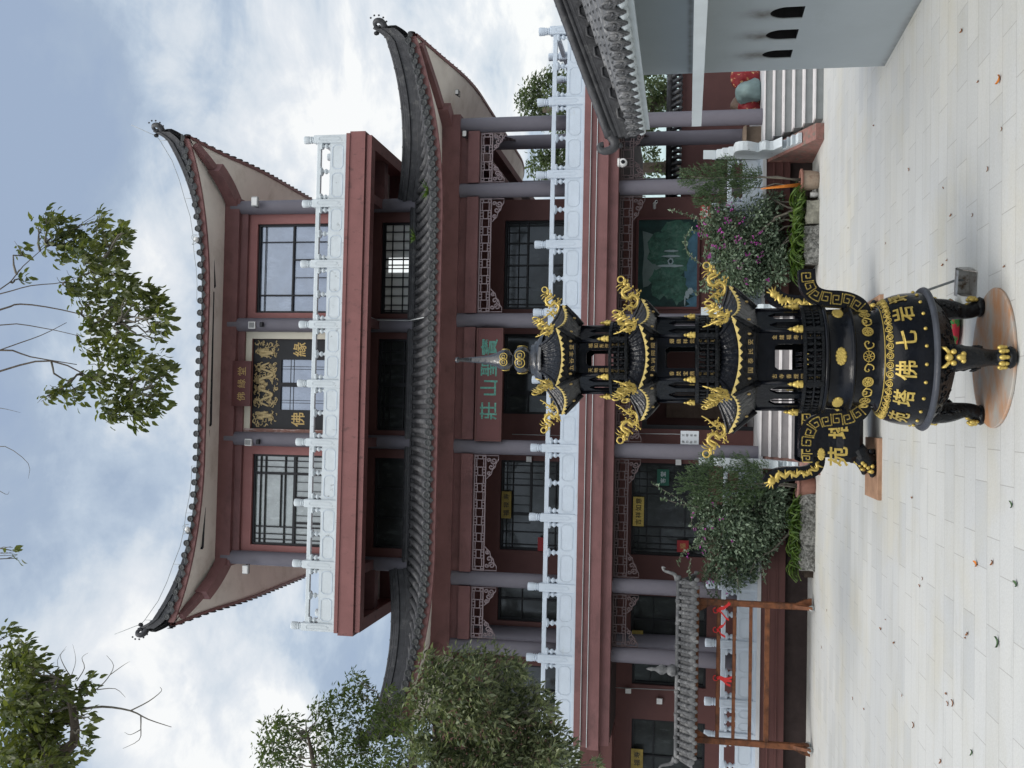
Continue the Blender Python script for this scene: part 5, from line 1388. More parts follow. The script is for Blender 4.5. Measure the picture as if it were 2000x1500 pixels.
for sg in (-1, 1):
    for yy in (TY+.12, TY+.72):
        l = MB(); bq = lambda a, z, t=0: Vector((tc_+sg*a, yy+t, z))
        l.tube([bq(hwid*.82, zb+.08), bq(hwid*.93, zb-.02), bq(hwid*.97, zb-.1), bq(hwid*1.0, .13), bq(hwid*1.06, .08)], [.12, .11, .085, .075, .08], 12)
        l.ell(bq(hwid*1.08, .09), (.1, .09, .05), 10, 6)
        for k in range(8): l.ell(bq(hwid*(.8+.2*rnd.random()), zb-.18+.25*rnd.random(), rnd.uniform(-.09, .09)), (.04, .04, .04), 6, 4)
        lo = l.build('leg', 'black_relief', TR)
        g = MB()
        for q in (-.05, .0, .05): g.ell(bq(hwid*1.10, .115, q-.03), (.03, .03, .035), 7, 5)
        for (a, z, t) in ((1.02, zb-.02, -.08), (1.05, zb-.06, -.06), (1.03, zb-.11, -.075), (.99, zb+.01, -.085)): g.ell(bq(hwid*a, z, t), (.03, .025, .025), 7, 5)
        g.build('lion_face', 'gold_paint', lo)
for sg, nm in ((-1, 'left'), (1, 'right')):
    x_ = tc_+sg*hwid*.92
    a = MB(); a.cbox(x_-.52 if sg < 0 else x_-.25, x_+.25 if sg < 0 else x_+.30, TY-.02, TY+.88, 0, .05, .004)
    tag(a.build('wooden_board', 'plank_wood'), 'weathered wooden board under the '+nm+' legs of the incense trough', 'board', 'boards under the trough')
# ================================================================== white walled side building on the right
SB = empty('side_building', (6.2, 7, 0), 'pale grey plastered side building with tiled roof edge and three small arched openings', 'building')
XW = 4.49; YE = 13.08
ops = [(11.07, 11.40, 1.19, 1.55), (11.72, 12.03, 1.19, 1.55), (12.37, 12.65, 1.19, 1.545)]
p = MB()
def arch(y0, y1, z0, z1, n=8):
    zs = z1-.16; ym = (y0+y1)/2; pts = [(y0, z0), (y0, zs)]
    for i in range(1, n): t = i/n; pts.append((y0+(ym-y0)*t**1.5*1.0, zs+(z1-zs)*math.sin(t*PI/2)**.9))
    pts.append((ym, z1))
    for i in range(n-1, 0, -1): t = i/n; pts.append((y1+(ym-y1)*t**1.5, zs+(z1-zs)*math.sin(t*PI/2)**.9))
    pts += [(y1, zs), (y1, z0)]
    return pts
ys = sorted([-6, YE]+[v for o_ in ops for v in o_[:2]]); z_lo, z_hi = 1.19, 1.56
def q4(a, b_, c, d, x=XW): p.add([(x, a, c), (x, b_, c), (x, b_, d), (x, a, d)], [(0, 1, 2, 3)])
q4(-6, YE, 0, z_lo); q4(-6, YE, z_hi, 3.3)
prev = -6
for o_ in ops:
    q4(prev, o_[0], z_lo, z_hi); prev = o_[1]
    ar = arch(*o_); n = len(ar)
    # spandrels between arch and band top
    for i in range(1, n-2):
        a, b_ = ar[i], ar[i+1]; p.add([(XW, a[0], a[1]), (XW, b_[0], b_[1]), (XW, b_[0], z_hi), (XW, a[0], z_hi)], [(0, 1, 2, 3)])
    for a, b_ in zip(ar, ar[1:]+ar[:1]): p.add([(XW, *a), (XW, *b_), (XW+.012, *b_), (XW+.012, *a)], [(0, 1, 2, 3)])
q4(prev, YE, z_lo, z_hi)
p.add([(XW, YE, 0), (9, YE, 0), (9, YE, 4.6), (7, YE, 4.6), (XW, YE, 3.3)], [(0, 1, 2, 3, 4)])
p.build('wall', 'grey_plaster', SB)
# smoke stains above the three openings, where the wall itself is blackened
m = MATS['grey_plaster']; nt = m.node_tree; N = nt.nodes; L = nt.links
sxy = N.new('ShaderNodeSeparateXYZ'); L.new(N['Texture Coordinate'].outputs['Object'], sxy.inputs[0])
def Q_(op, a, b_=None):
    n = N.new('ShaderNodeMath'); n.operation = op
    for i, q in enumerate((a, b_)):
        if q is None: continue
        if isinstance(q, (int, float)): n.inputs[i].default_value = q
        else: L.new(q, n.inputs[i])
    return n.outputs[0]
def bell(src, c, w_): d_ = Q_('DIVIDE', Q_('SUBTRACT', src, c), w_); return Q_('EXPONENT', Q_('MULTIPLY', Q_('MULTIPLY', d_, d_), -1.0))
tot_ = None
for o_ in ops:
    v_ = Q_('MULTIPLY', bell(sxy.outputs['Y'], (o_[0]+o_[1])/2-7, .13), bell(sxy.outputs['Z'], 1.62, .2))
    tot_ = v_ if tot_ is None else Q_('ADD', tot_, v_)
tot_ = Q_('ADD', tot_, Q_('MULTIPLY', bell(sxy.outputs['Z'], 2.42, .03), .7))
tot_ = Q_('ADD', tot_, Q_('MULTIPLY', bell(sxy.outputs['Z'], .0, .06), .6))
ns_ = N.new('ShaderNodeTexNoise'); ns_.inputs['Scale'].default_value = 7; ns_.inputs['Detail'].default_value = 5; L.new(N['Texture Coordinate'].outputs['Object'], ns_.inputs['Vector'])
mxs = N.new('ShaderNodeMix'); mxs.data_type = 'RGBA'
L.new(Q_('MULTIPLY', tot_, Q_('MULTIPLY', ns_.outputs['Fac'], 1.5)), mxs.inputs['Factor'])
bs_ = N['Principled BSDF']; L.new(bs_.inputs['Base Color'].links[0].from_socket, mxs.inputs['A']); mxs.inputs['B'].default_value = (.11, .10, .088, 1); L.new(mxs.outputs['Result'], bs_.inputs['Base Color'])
for o_ in ops:
    w = MB(); ar = arch(*o_); w.add([(XW+.235, *q) for q in ar], [tuple(range(len(ar)))])
    for a, b_ in zip(ar, ar[1:]+ar[:1]): w.add([(XW+.012, *a), (XW+.012, *b_), (XW+.24, *b_), (XW+.24, *a)], [(0, 1, 2, 3)])
    rr = random.Random(int(o_[0]*10))
    wo = w.build('arched_opening', 'soot', SB)
    w = MB(); n = 9
    top_ = [(o_[0]+(o_[1]-o_[0])*i/n, o_[2]+.05+.06*rr.random()+.03*math.sin(i)) for i in range(n+1)]
    w.add([(XW+.15, a, o_[2]) for a, b_ in top_]+[(XW+.21, a, b_) for a, b_ in top_], [(i, i+1, n+2+i, n+1+i) for i in range(n)]); w.build('ash_heap', 'bag_tan', wo)
p = MB(); p.box(3.80, XW+.02, -6, YE+.03, 2.262, 2.385); p.build('ledge', 'white_trim', SB)
# tiled roof, sloping up to the right
XE, ZE, SL = 3.74, 3.12, math.tan(R(21))
p = MB(); p.box(3.80, 3.84, -6, YE+.12, 2.93, 3.08); p.box(3.84, XW+.05, -6, YE+.1, 3.06, 3.08); p.build('eave_board', 'white_trim', SB)
sc = MB()
for k in range(75):
    y = YE+.05-k*.26; sc.tube([(3.795, y-.13, 3.05), (3.775, y-.07, 3.035), (3.77, y, 3.03), (3.775, y+.07, 3.035), (3.795, y+.13, 3.05)], [.03, .05, .058, .05, .03], 6)
sc.build('scalloped_mortar', 'white_trim', SB)
rf = MB(); en = MB(); N_ = 75; w_ = .26
for k in range(N_):
    y = YE+.05-k*w_
    rows = 16; dx = .3
    for j in range(rows):
        x0, x1 = XE+j*dx, XE+(j+1)*dx+.02
        zz0 = ZE+(x0-XE)*SL+.015; zz1 = ZE+(x1-XE)*SL-.008
        for (yc, r_, s_) in ((y, .075, 1), (y-w_/2, .075, -1)):
            m_ = 6; vs = []
            for (x, z) in ((x0, zz0), (x1, zz1)):
                for i in range(m_+1):
                    an = PI*i/m_; vs.append((x-SL*0, yc+r_*math.cos(an)*.95, z+s_*r_*.75*math.sin(an)+(.0 if s_ > 0 else .02)))
            rf.add(vs, [(i, i+1, m_+2+i, m_+1+i) for i in range(m_)], True)
            if s_ > 0: rf.add([vs[i] for i in range(m_+1)], [tuple(range(m_+1))])
    # leaf-shaped end tiles
    c0 = Vector((XE-.012, y, ZE+.035))
    en.tube([c0+Vector((0, .072*math.cos(a), .06*math.sin(a))) for a in [2*PI*i/12 for i in range(12)]], .014, 6, closed=True)
    en.ell(c0, (.014, .06, .05), 10, 6)
    c1 = Vector((XE-.02, y-w_/2, ZE-.0))
    pl = [(-.1, .035), (0, .0), (.1, .035), (.085, -.03), (.045, -.085), (0, -.125), (-.045, -.085), (-.085, -.03)]
    en.prism(pl, lambda a, b_, t: (c1.x+t-.25*abs(b_)*0, c1.y+a, c1.z+b_), -.012, .012)
    en.tube([(c1.x-.014, c1.y+a*.72, c1.z+b_*.72-.004) for a, b_ in pl], .008, 4, closed=True)
    for q in range(4): en.ell((c1.x-.014, c1.y-.03+.02*q, c1.z-.04-.012*(q % 2)), (.01, .014, .02), 5, 4)
ro = rf.build('roof', 'pale_tile', SB); en.build('end_tile', 'pale_tile', ro)
rd = MB()
xs_ = [XE-.02+.25*i for i in range(18)]
def rz(x): return ZE+(x-XE)*SL
yv = YE+.16
for (dz, r_) in ((.10, .05), (.19, .055), (.27, .045), (.35, .06)):
    rd.tube([(x, yv-.02*(dz > .2), rz(x)+dz) for x in xs_], r_, 8)
rd.add([(x, yv-.05, rz(x)+z) for x in xs_ for z in (-.02, .33)], [(2*i, 2*i+2, 2*i+3, 2*i+1) for i in range(17)])
rd.add([(x, yv+.05, rz(x)+z) for x in xs_ for z in (-.02, .33)], [(2*i, 2*i+1, 2*i+3, 2*i+2) for i in range(17)])
for i in range(1, 16):
    x = XE+.28*i; rd.tube([(x-.1, yv-.055, rz(x-.1)+.04), (x-.05, yv-.07, rz(x-.05)+.14), (x+.06, yv-.07, rz(x)+.14), (x+.1, yv-.055, rz(x+.1)+.04)], .02, 5)
for i in range(24): x = XE+.2*i; rd.tube([(x, yv, rz(x)+.345), (x+.02, yv, rz(x)+.35)], .07, 8)
sp_ = [(XE+.05, .35), (XE-.03, .30), (XE-.09, .27), (XE-.15, .28), (XE-.19, .34), (XE-.2, .42), (XE-.165, .47), (XE-.12, .46), (XE-.11, .42)]
rd.tube([(a, yv, ZE+b_) for a, b_ in smooth(sp_, 3)], [.075-.0016*i for i in range(25)], 8, flat=None)
for i in range(4): rd.ell((XE-.13-.02*i, yv, ZE+.2+.05*i), (.04, .03, .04), 6, 4)
rd.build('verge_ridge', 'ridge_tile', ro)

# ================================================================== boundary wall behind, trees behind
BW = empty('boundary_wall', (9, 25, 0), 'dark red boundary wall with a tiled coping beyond the right end of the veranda', 'wall')
p = MB(); p.box(5.2, 16, 25.0, 25.25, .97, 2.55); p.box(5.2, 16, 24.96, 25.29, 2.55, 2.62); p.build('wall', 'dark_red', BW)
p = MB()
for k in range(72):
    x = 5.25+k*.15; p.tube([(x, 24.75, 2.64), (x, 25.12, 2.86), (x, 25.5, 2.64)], .055, 6)
p.tube([(5.2, 25.12, 2.92), (16, 25.12, 2.92)], .08, 8); p.build('tile_coping', 'roof_tile', BW)
p = MB(); p.box(8.0, 16, 21.4, 31, Z0+.001, Z0+.01); tag(p.build('terrace_floor', 'floor_stone'), kind='structure')

def foliage(mb, c, r, n, L_, W_, rg, droop=.3, full=True, lean=None):
    for _ in range(n):
        while True:
            v = Vector((rg.uniform(-1, 1), rg.uniform(-1, 1), rg.uniform(-1, 1)))
            if v.length <= 1: break
        v = v*(.35+.65*v.length) if v.length > 0 else v
        q = c+Vector((v.x*r[0], v.y*r[1], v.z*r[2]))
        d = Vector((v.x+rg.uniform(-.8, .8), v.y+rg.uniform(-.8, .8), v.z*.6+rg.uniform(-.7, .5)-droop))
        if lean is not None: d += lean
        s_ = rg.uniform(.65, 1.15)
        nn = Vector((rg.uniform(-.6, .6), rg.uniform(-.6, .6), 1))
        (mb.leaf if full else mb.quadleaf)(q, d, nn, L_*s_, W_*s_)
def twig(mb, a, b_, r0, r1, rg, n=5, sag=0.0, jit=.06):
    a = Vector(a); b_ = Vector(b_); L_ = (b_-a).length; pts = []
    for i in range(n+1):
        t = i/n; q = a.lerp(b_, t); j = jit*L_*(1 if 0 < i < n else 0)
        pts.append(q+Vector((rg.uniform(-j, j), rg.uniform(-j, j), rg.uniform(-j, j)-sag*4*t*(1-t))))
    mb.tube(pts, [r0+(r1-r0)*i/n for i in range(n+1)], 6 if r0 > .02 else 4)
    return pts

def tree_px(label, cat, D, trunk, boughs, blobs, dens, L_, W_, lm, seed, droop=.3, dj=.5, full=True, group=None, twigs=True, bark='bark', bare=None, lean=None):
    """blobs: (x, y, radius) in photo pixels, all standing around distance D with their own depth spread"""
    rg = random.Random(seed)
    t = empty('tree', (trunk[0][0], trunk[0][1], trunk[0][2]), label, cat, group)
    tk = MB(); tk.tube(smooth([tuple(q) for q in trunk], 3), [.26-.16*i/(3*len(trunk)-3+1e-6) if len(trunk) > 1 else .2 for i in range(3*(len(trunk)-1)+1)], 10)
    bpts = []
    for bo in boughs:
        pts = smooth([tuple(q) for q in bo[0]], 3); n = len(pts)
        tk.tube(pts, [bo[1]+(bo[2]-bo[1])*i/(n-1) for i in range(n)], 8); bpts += [Vector(q) for q in pts]
    cr_ = MB(); tw = MB()
    for (x, y, r_) in blobs:
        Dd = D+rg.uniform(-dj, dj); c = at(x, y, Dd); k = Dd/1950*1.02; rm = r_*k
        n = int(dens*r_*r_*(k/.005)**0)
        foliage(cr_, c, (rm*1.05, rm*1.3, rm*.95), n, L_, W_, rg, droop, full, lean)
        if twigs and bpts:
            b0 = min(bpts, key=lambda q: (q-c).length); path = twig(tw, b0, c, .014, .005, rg, 6, sag=-.03)
            for _ in range(3): twig(tw, path[rg.randint(3, 5)], c+Vector((rg.uniform(-1, 1)*rm, rg.uniform(-1, 1)*rm, rg.uniform(-1, 1)*rm)), .006, .002, rg, 4)
    if bare:
        for chain in bare:
            pts = [at(x, y, D+dd) for x, y, dd in chain[0]]; tw.tube(smooth([tuple(q) for q in pts], 3), [chain[1]*(1-.8*i/(3*len(pts)-3)) for i in range(3*len(pts)-2)], 5)
    to = tk.build('trunk', bark, t)
    if tw.v: tw.build('twigs', 'twig', to)
    cr_.build('crown', lm, t)
    return t
# tall tree at the left: its boughs reach over the courtyard
A = at
D1 = 9.6
tree_px('leafy tree whose slender branches hang into the top of the view above the temple roof', 'tree', D1,
        [(-6.8, 11.2, 0), (-6.7, 11.1, 3.5), (-6.3, 10.8, 7), (-5.6, 10.4, 10)],
        [([(-6.3, 10.8, 8), tuple(A(110, 1540, D1)), tuple(A(145, 1450, D1)), tuple(A(140, 1380, D1)), tuple(A(120, 1330, D1))], .09, .02),
         ([(-5.6, 10.4, 10), tuple(A(-130, 1300, D1)), tuple(A(-160, 1000, D1)), tuple(A(-150, 800, D1)), tuple(A(-120, 600, D1))], .08, .025),
         ([tuple(A(-150, 780, D1)), tuple(A(0, 725, D1)), tuple(A(100, 705, D1)), tuple(A(190, 745, D1)), tuple(A(250, 780, D1))], .013, .004),
         ([tuple(A(-140, 720, D1)), tuple(A(0, 684, D1)), tuple(A(60, 697, D1)), tuple(A(150, 712, D1))], .013, .004),
         ([tuple(A(-150, 640, D1)), tuple(A(0, 605, D1)), tuple(A(40, 594, D1)), tuple(A(120, 605, D1)), tuple(A(230, 632, D1))], .013, .004),
         ([tuple(A(-120, 600, D1)), tuple(A(0, 574, D1)), tuple(A(60, 558, D1)), tuple(A(130, 550, D1)), tuple(A(200, 520, D1))], .008, .003),
         ([tuple(A(-120, 600, D1)), tuple(A(0, 565, D1)), tuple(A(45, 520, D1)), tuple(A(90, 480, D1))], .009, .003),
         ([tuple(A(-150, 680, D1)), tuple(A(0, 635, D1)), tuple(A(80, 640, D1)), tuple(A(150, 655, D1))], .008, .003),
         ([tuple(A(-150, 740, D1)), tuple(A(10, 680, D1)), tuple(A(80, 655, D1)), tuple(A(130, 630, D1))], .008, .003)],
        [(100, 425, 24), (80, 440, 20), (125, 445, 30), (40, 487, 18), (110, 480, 38), (150, 470, 30), (160, 505, 40), (200, 425, 18), (190, 455, 30), (230, 460, 28), (210, 490, 34), (245, 455, 18), (195, 530, 42), (155, 560, 32), (230, 540, 36), (180, 590, 42),
         (225, 590, 40), (255, 570, 26), (285, 580, 32), (300, 600, 28), (320, 625, 22), (290, 625, 24), (215, 640, 42), (175, 640, 28), (240, 675, 32), (165, 675, 22), (205, 690, 36), (250, 700, 24), (165, 735, 18), (190, 740, 24), (230, 745, 38), (280, 720, 34), (305, 705, 26), (320, 735, 22), (290, 760, 36), (310, 785, 24),
         (150, 770, 30), (115, 762, 20), (90, 775, 16), (215, 790, 34), (260, 800, 36), (280, 815, 24), (220, 815, 20), (130, 560, 20), (315, 650, 12), (45, 545, 14), (300, 660, 14),
         (15, 1238, 24), (40, 1265, 26), (15, 1290, 36), (55, 1300, 36), (20, 1340, 40), (80, 1330, 34), (110, 1335, 28), (60, 1375, 40), (15, 1400, 40), (110, 1375, 34), (125, 1400, 22), (60, 1420, 42), (20, 1460, 44), (90, 1450, 38), (70, 1490, 42), (15, 1500, 40), (110, 1480, 30), (165, 1335, 22), (180, 1330, 14), (175, 1400, 14), (165, 1430, 20), (165, 1465, 16), (150, 1380, 14), (22, 1075, 10), (35, 1090, 8),
         (30, 1300, 40), (40, 1340, 42), (70, 1350, 40), (30, 1380, 44), (80, 1400, 42), (35, 1425, 46), (75, 1450, 44), (30, 1480, 46), (80, 1500, 46), (120, 1500, 34), (120, 1350, 26), (130, 1370, 24), (105, 1420, 32)],
        .062, .105, .054, 'leaf_bright', 11, droop=.75, dj=.5,
        bare=[([(150, 1387, 0), (200, 1380, 0), (255, 1388, .1), (290, 1405, .1), (335, 1420, .2)], .016), ([(255, 1388, .1), (290, 1370, 0), (315, 1350, 0), (312, 1342, 0)], .008), ([(275, 1398, .1), (275, 1420, .1), (272, 1445, 0), (240, 1462, 0)], .008), ([(275, 1425, .1), (255, 1435, 0), (243, 1430, 0)], .005),
              ([(165, 1360, 0), (190, 1345, 0), (210, 1325, 0), (222, 1300, 0), (208, 1280, 0)], .008), ([(215, 1318, 0), (240, 1300, 0), (253, 1292, 0)], .005), ([(190, 1347, 0), (225, 1345, 0), (245, 1362, 0)], .006), ([(150, 1330, 0), (165, 1305, 0), (160, 1285, 0), (172, 1275, 0)], .006), ([(140, 1325, 0), (125, 1300, 0), (118, 1280, 0), (128, 1268, 0)], .006), ([(140, 1318, 0), (148, 1290, 0), (142, 1258, 0)], .004), ([(120, 1320, 0), (112, 1290, 0), (130, 1262, 0)], .004),
              ([(-30, 800, 0), (0, 797, 0), (40, 806, 0)], .006), ([(-30, 880, 0), (10, 872, 0), (55, 905, 0), (55, 935, 0)], .006), ([(-30, 940, 0), (10, 965, 0), (18, 960, 0)], .005)])
D2 = 14.2
tree_px('dense camphor tree at the left edge in front of the lower roof', 'tree', D2,
        [(-9.4, 14.6, 0), (-9.3, 14.6, 2.5), (-8.9, 14.5, 4.5), (-8.3, 14.4, 6)],
        [([(-8.9, 14.5, 4.5), tuple(A(985, 1560, D2)), tuple(A(960, 1450, D2)), tuple(A(930, 1370, D2))], .09, .02), ([(-8.3, 14.4, 6), tuple(A(860, 1540, D2)), tuple(A(850, 1420, D2))], .07, .02)],
        [(835, 1290, 22), (845, 1315, 30), (820, 1340, 24), (890, 1295, 34), (925, 1285, 26), (960, 1295, 36), (995, 1300, 24), (1015, 1315, 22), (870, 1345, 44), (925, 1340, 48), (975, 1345, 44), (1010, 1355, 34), (1045, 1365, 30), (1065, 1385, 26), (840, 1390, 42), (900, 1395, 50), (960, 1400, 52), (1015, 1405, 46), (1060, 1420, 38), (1085, 1445, 32), (1105, 1470, 26), (820, 1440, 36), (860, 1450, 50), (920, 1460, 54), (980, 1460, 54), (1040, 1460, 48), (1075, 1485, 40), (1110, 1495, 24), (840, 1500, 50), (900, 1510, 54), (960, 1510, 54), (1020, 1510, 52), (1160, 1492, 14), (805, 1365, 18)],
        .2, .12, .05, 'leaf_camphor', 12, droop=.25, dj=.5, full=False)
D3 = 17.5
tree_px('airy camphor tree at the left edge standing out against the sky', 'tree', D3,
        [(-11, 18, 0), (-10.9, 18, 4), (-10.5, 17.9, 7), (-9.8, 17.8, 9)],
        [([(-10.5, 17.9, 7), tuple(A(806, 1560, D3)), tuple(A(806, 1440, D3)), tuple(A(770, 1390, D3))], .13, .03), ([(-9.8, 17.8, 9), tuple(A(620, 1560, D3)), tuple(A(610, 1480, D3)), tuple(A(600, 1430, D3))], .09, .02)],
        [(690, 1325, 20), (700, 1345, 28), (665, 1355, 24), (640, 1375, 26), (615, 1380, 16), (680, 1385, 38), (725, 1380, 34), (755, 1385, 24), (775, 1400, 22), (540, 1410, 22), (565, 1415, 26), (520, 1430, 24), (550, 1440, 32), (510, 1460, 22), (585, 1440, 26), (620, 1420, 28), (650, 1425, 36), (700, 1425, 40), (745, 1425, 34), (780, 1430, 22), (530, 1470, 30), (570, 1475, 30), (560, 1498, 28), (620, 1465, 30), (660, 1470, 40), (710, 1470, 42), (755, 1470, 34), (640, 1500, 36), (690, 1505, 40), (740, 1505, 40), (515, 1495, 22), (790, 1365, 14), (775, 1375, 22), (790, 1400, 28), (800, 1440, 32), (805, 1480, 36), (760, 1350, 14), (775, 1500, 40), (730, 1400, 34)],
        .14, .12, .052, 'leaf_dark', 13, droop=.3, dj=.8, full=False)
D4 = 36
for i, (lab, bl, tx_) in enumerate((('leafy tree behind the temple seen through the right end of the terrace railing', [(1040, 175, 26), (1060, 165, 26), (1035, 205, 30), (1060, 215, 34), (1085, 190, 30), (1095, 230, 34), (1020, 195, 14), (1075, 150, 18), (1110, 160, 30), (1130, 190, 36)], 13),
                                    ('leafy tree behind the temple seen between the right columns of the first floor', [(1055, 305, 26), (1080, 300, 30), (1045, 330, 20), (1085, 335, 32), (1065, 345, 18), (1110, 310, 36), (1100, 270, 26), (1140, 300, 36)], 9.6),
                                    ('broad tree behind the boundary wall on the right', [(1270, 165, 26), (1275, 195, 28), (1265, 225, 26), (1290, 170, 24), (1295, 210, 22), (1255, 150, 18), (1265, 262, 24), (1270, 300, 18), (1255, 330, 24), (1285, 330, 16), (1240, 200, 30), (1240, 260, 30)], 12))):
    base = at(1340, bl[0][1]+20, D4); top_ = at(bl[3][0], bl[3][1], D4)
    tree_px(lab, 'tree', D4, [(base.x, D4, 0), (base.x, D4, 3), ((base.x+top_.x)/2, D4, (3+top_.z)/2), tuple(top_)], [([((base.x+top_.x)/2, D4, (3+top_.z)/2), tuple(at(bl[-1][0], bl[-1][1], D4))], .1, .03)],
            bl, .36, .2, .11, 'leaf_back', 20+i, droop=.2, dj=1.5, full=False, group=None)
p = MB(); q = at(1282, 305, 27.5); p.tube([(q.x-.1, 27.5, 0.9), (q.x, 27.5, 2.4), (q.x+.1, 27.5, 3.3), (q.x-.1, 27.5, 4.4)], [.26, .24, .22, .2], 10)

# the trees of the garden opposite, behind the camera: they darken what the lacquer and the window panes mirror
for i, (x, y, h_, r_) in enumerate(((-12, -9, 10, 4.6), (-5, -12, 11, 4.6), (2.5, -13, 10, 4.4), (9.5, -11, 11, 4.6), (16, -8, 10, 4.4), (-18, -3, 10, 4.4))):
    rg = random.Random(90+i)
    t = empty('tree', (x, y, 0), ('', 'second ')[0]+['round tree far left behind the viewpoint', 'round tree left behind the viewpoint', 'round tree straight behind the viewpoint', 'round tree right behind the viewpoint', 'round tree far right behind the viewpoint', 'round tree at the left side behind the viewpoint'][i], 'tree')
    tk = MB(); tk.tube([(x, y, 0), (x+.1, y, 2), (x, y+.1, h_*.6)], [.3, .24, .1], 8); tk.build('trunk', 'bark', t)
    cr_ = MB()
    for k in range(16):
        v = Vector((rg.uniform(-1, 1), rg.uniform(-1, 1), rg.uniform(-1, 1))); c = Vector((x+v.x*r_*.8, y+v.y*r_*.6, h_*.52+v.z*h_*.36))
        foliage(cr_, c, (r_*.5, r_*.4, r_*.42), 150, .62, .4, rg, .2, False)
    cr_.build('crown', 'leaf_dark', t)
# ================================================================== planters, shrubs, potted trees
rg = random.Random(31)
def kerb(name, xa, xb, y, h, d, m, label):
    k = MB(); n = int((xb-xa)/.09); vs = []
    pr = [(-d/2, 0), (-d/2*1.02, h*.45), (-d/2*.85, h*.86), (-d/4, h), (d/4, h*1.0), (d/2*.9, h*.8), (d/2, 0)]
    for i in range(n+1):
        for a, z in pr: vs.append((xa+(xb-xa)*i/n+rg.uniform(-.01, .01), y+a+rg.uniform(-.025, .025), max(0, z+(rg.uniform(-.03, .03) if z > 0 else 0))))
    q = len(pr)
    k.add(vs, [(i*q+j, (i+1)*q+j, (i+1)*q+j+1, i*q+j+1) for i in range(n) for j in range(q-1)]+[tuple(range(q)), tuple(range(n*q, n*q+q))], False)
    tag(k.build(name, m), label, 'kerb', 'planter kerbs')
pl = gr(1594, 1118); pr_ = gr(1594, 966); kerb('planter_kerb', pl.x, pr_.x, 19.45, .27, .22, 'pebble', 'dark pebble-dashed stone kerb in front of the left shrub')
pl = gr(1598, 517); pr_ = gr(1600, 440); kerb('planter_kerb', pl.x, pr_.x, 19.4, .25, .22, 'pebble', 'pebble-dashed stone kerb in front of the right shrub')
pl2 = gr(1600, 436); pr2 = gr(1600, 392); kerb('planter_kerb', pl2.x, pr2.x, 19.4, .24, .24, 'mossy_stone', 'plain mossy stone at the end of the right kerb beside the pot')
for nm, xa, xb in (('left', at(1590, 1125, 19.8).x, at(1590, 930, 19.8).x), ('right', at(1590, 520, 19.8).x, at(1590, 385, 19.8).x)):
    k = MB(); k.box(xa, xb, 19.56, 20.2, 0.001, .16); tag(k.build('soil_bed', 'soil'), 'dark soil bed behind the '+nm+' kerb', 'soil')
def shrub(label, D, blobs, sprays, flowers, seed, nfl):
    rg = random.Random(seed); c0 = at(1560, blobs[0][1], D)
    t = empty('bougainvillea_shrub', (c0.x, D, .1), label, 'shrub', 'flowering shrubs in front of the veranda')
    fo = MB(); st = MB(); fl = MB()
    for k in range(10):
        b_ = rg.choice(blobs); twig(st, (c0.x+rg.uniform(-.3, .3), D+rg.uniform(-.1, .1), .1), at(b_[0], b_[1], D), .03, .01, rg, 5)
    for (x, y, r_) in blobs:
        dd = D+rg.uniform(-.25, .25); c = at(x, y, dd); rm = r_*.0104
        foliage(fo, c, (rm, rm*.9, rm), int(.62*r_*r_), .085, .052, rg, .2, False)
    for ch in sprays:
        pts = smooth([tuple(at(x, y, D-.35)) for x, y in ch], 5); st.tube(pts, [.012*(1-.7*i/len(pts)) for i in range(len(pts))], 5)
        for i, q in enumerate(pts[2:]):
            for _ in range(3): fo.quadleaf(Vector(q), Vector((rg.uniform(-1, 1), rg.uniform(-1, .5), rg.uniform(-.6, .6))), Vector((rg.uniform(-.5, .5), rg.uniform(-.5, .5), 1)), .085*rg.uniform(.7, 1.1), .055)
    for (x, y, r_) in flowers:
        c = at(x, y, D-.45); rm = r_*.0104
        for _ in range(nfl):
            q = c+Vector((rg.uniform(-1, 1)*rm, rg.uniform(-.6, .6)*rm, rg.uniform(-1, 1)*rm))
            for j in range(3): fl.quadleaf(q, Vector((rg.uniform(-1, 1), rg.uniform(-1, 1), rg.uniform(-.6, 1))), Vector((rg.uniform(-1, 1), rg.uniform(-1, 1), 1)), .036, .034)
    st.build('stems', 'twig', t); fo.build('foliage', 'leaf_shrub', t); fl.build('flowers', 'petal', t)
shrub('bougainvillea shrub dotted with magenta flowers behind the right kerb', 19.95,
      [(1395, 415, 26), (1420, 430, 32), (1400, 460, 30), (1430, 480, 40), (1460, 450, 36), (1480, 410, 28), (1400, 500, 26), (1440, 520, 40), (1475, 500, 40), (1490, 460, 32), (1410, 540, 30), (1450, 560, 34), (1480, 545, 28), (1500, 500, 24), (1385, 440, 18), (1500, 430, 28), (1510, 390, 20), (1430, 585, 14), (1520, 540, 20), (1515, 470, 26), (1525, 505, 24), (1400, 580, 12), (1380, 560, 12)],
      [[(1390, 440), (1365, 430), (1345, 420), (1312, 411)], [(1400, 530), (1370, 515), (1345, 495), (1338, 470), (1350, 450), (1375, 460)], [(1400, 560), (1375, 565), (1357, 572)], [(1450, 580), (1452, 595)]],
      [(1371, 444, 8), (1378, 455, 6), (1368, 458, 4), (1408, 458, 7), (1420, 432, 6), (1425, 432, 4), (1450, 432, 6), (1448, 465, 9), (1438, 466, 6), (1468, 470, 8), (1482, 475, 5), (1378, 504, 6), (1385, 498, 5), (1390, 523, 7), (1410, 480, 5), (1460, 497, 6), (1480, 508, 6), (1487, 497, 5), (1445, 520, 5), (1458, 550, 5), (1500, 545, 4), (1425, 400, 6), (1400, 410, 4), (1395, 482, 5), (1437, 510, 4), (1485, 455, 5), (1430, 405, 5), (1404, 450, 5)], 41, 4)
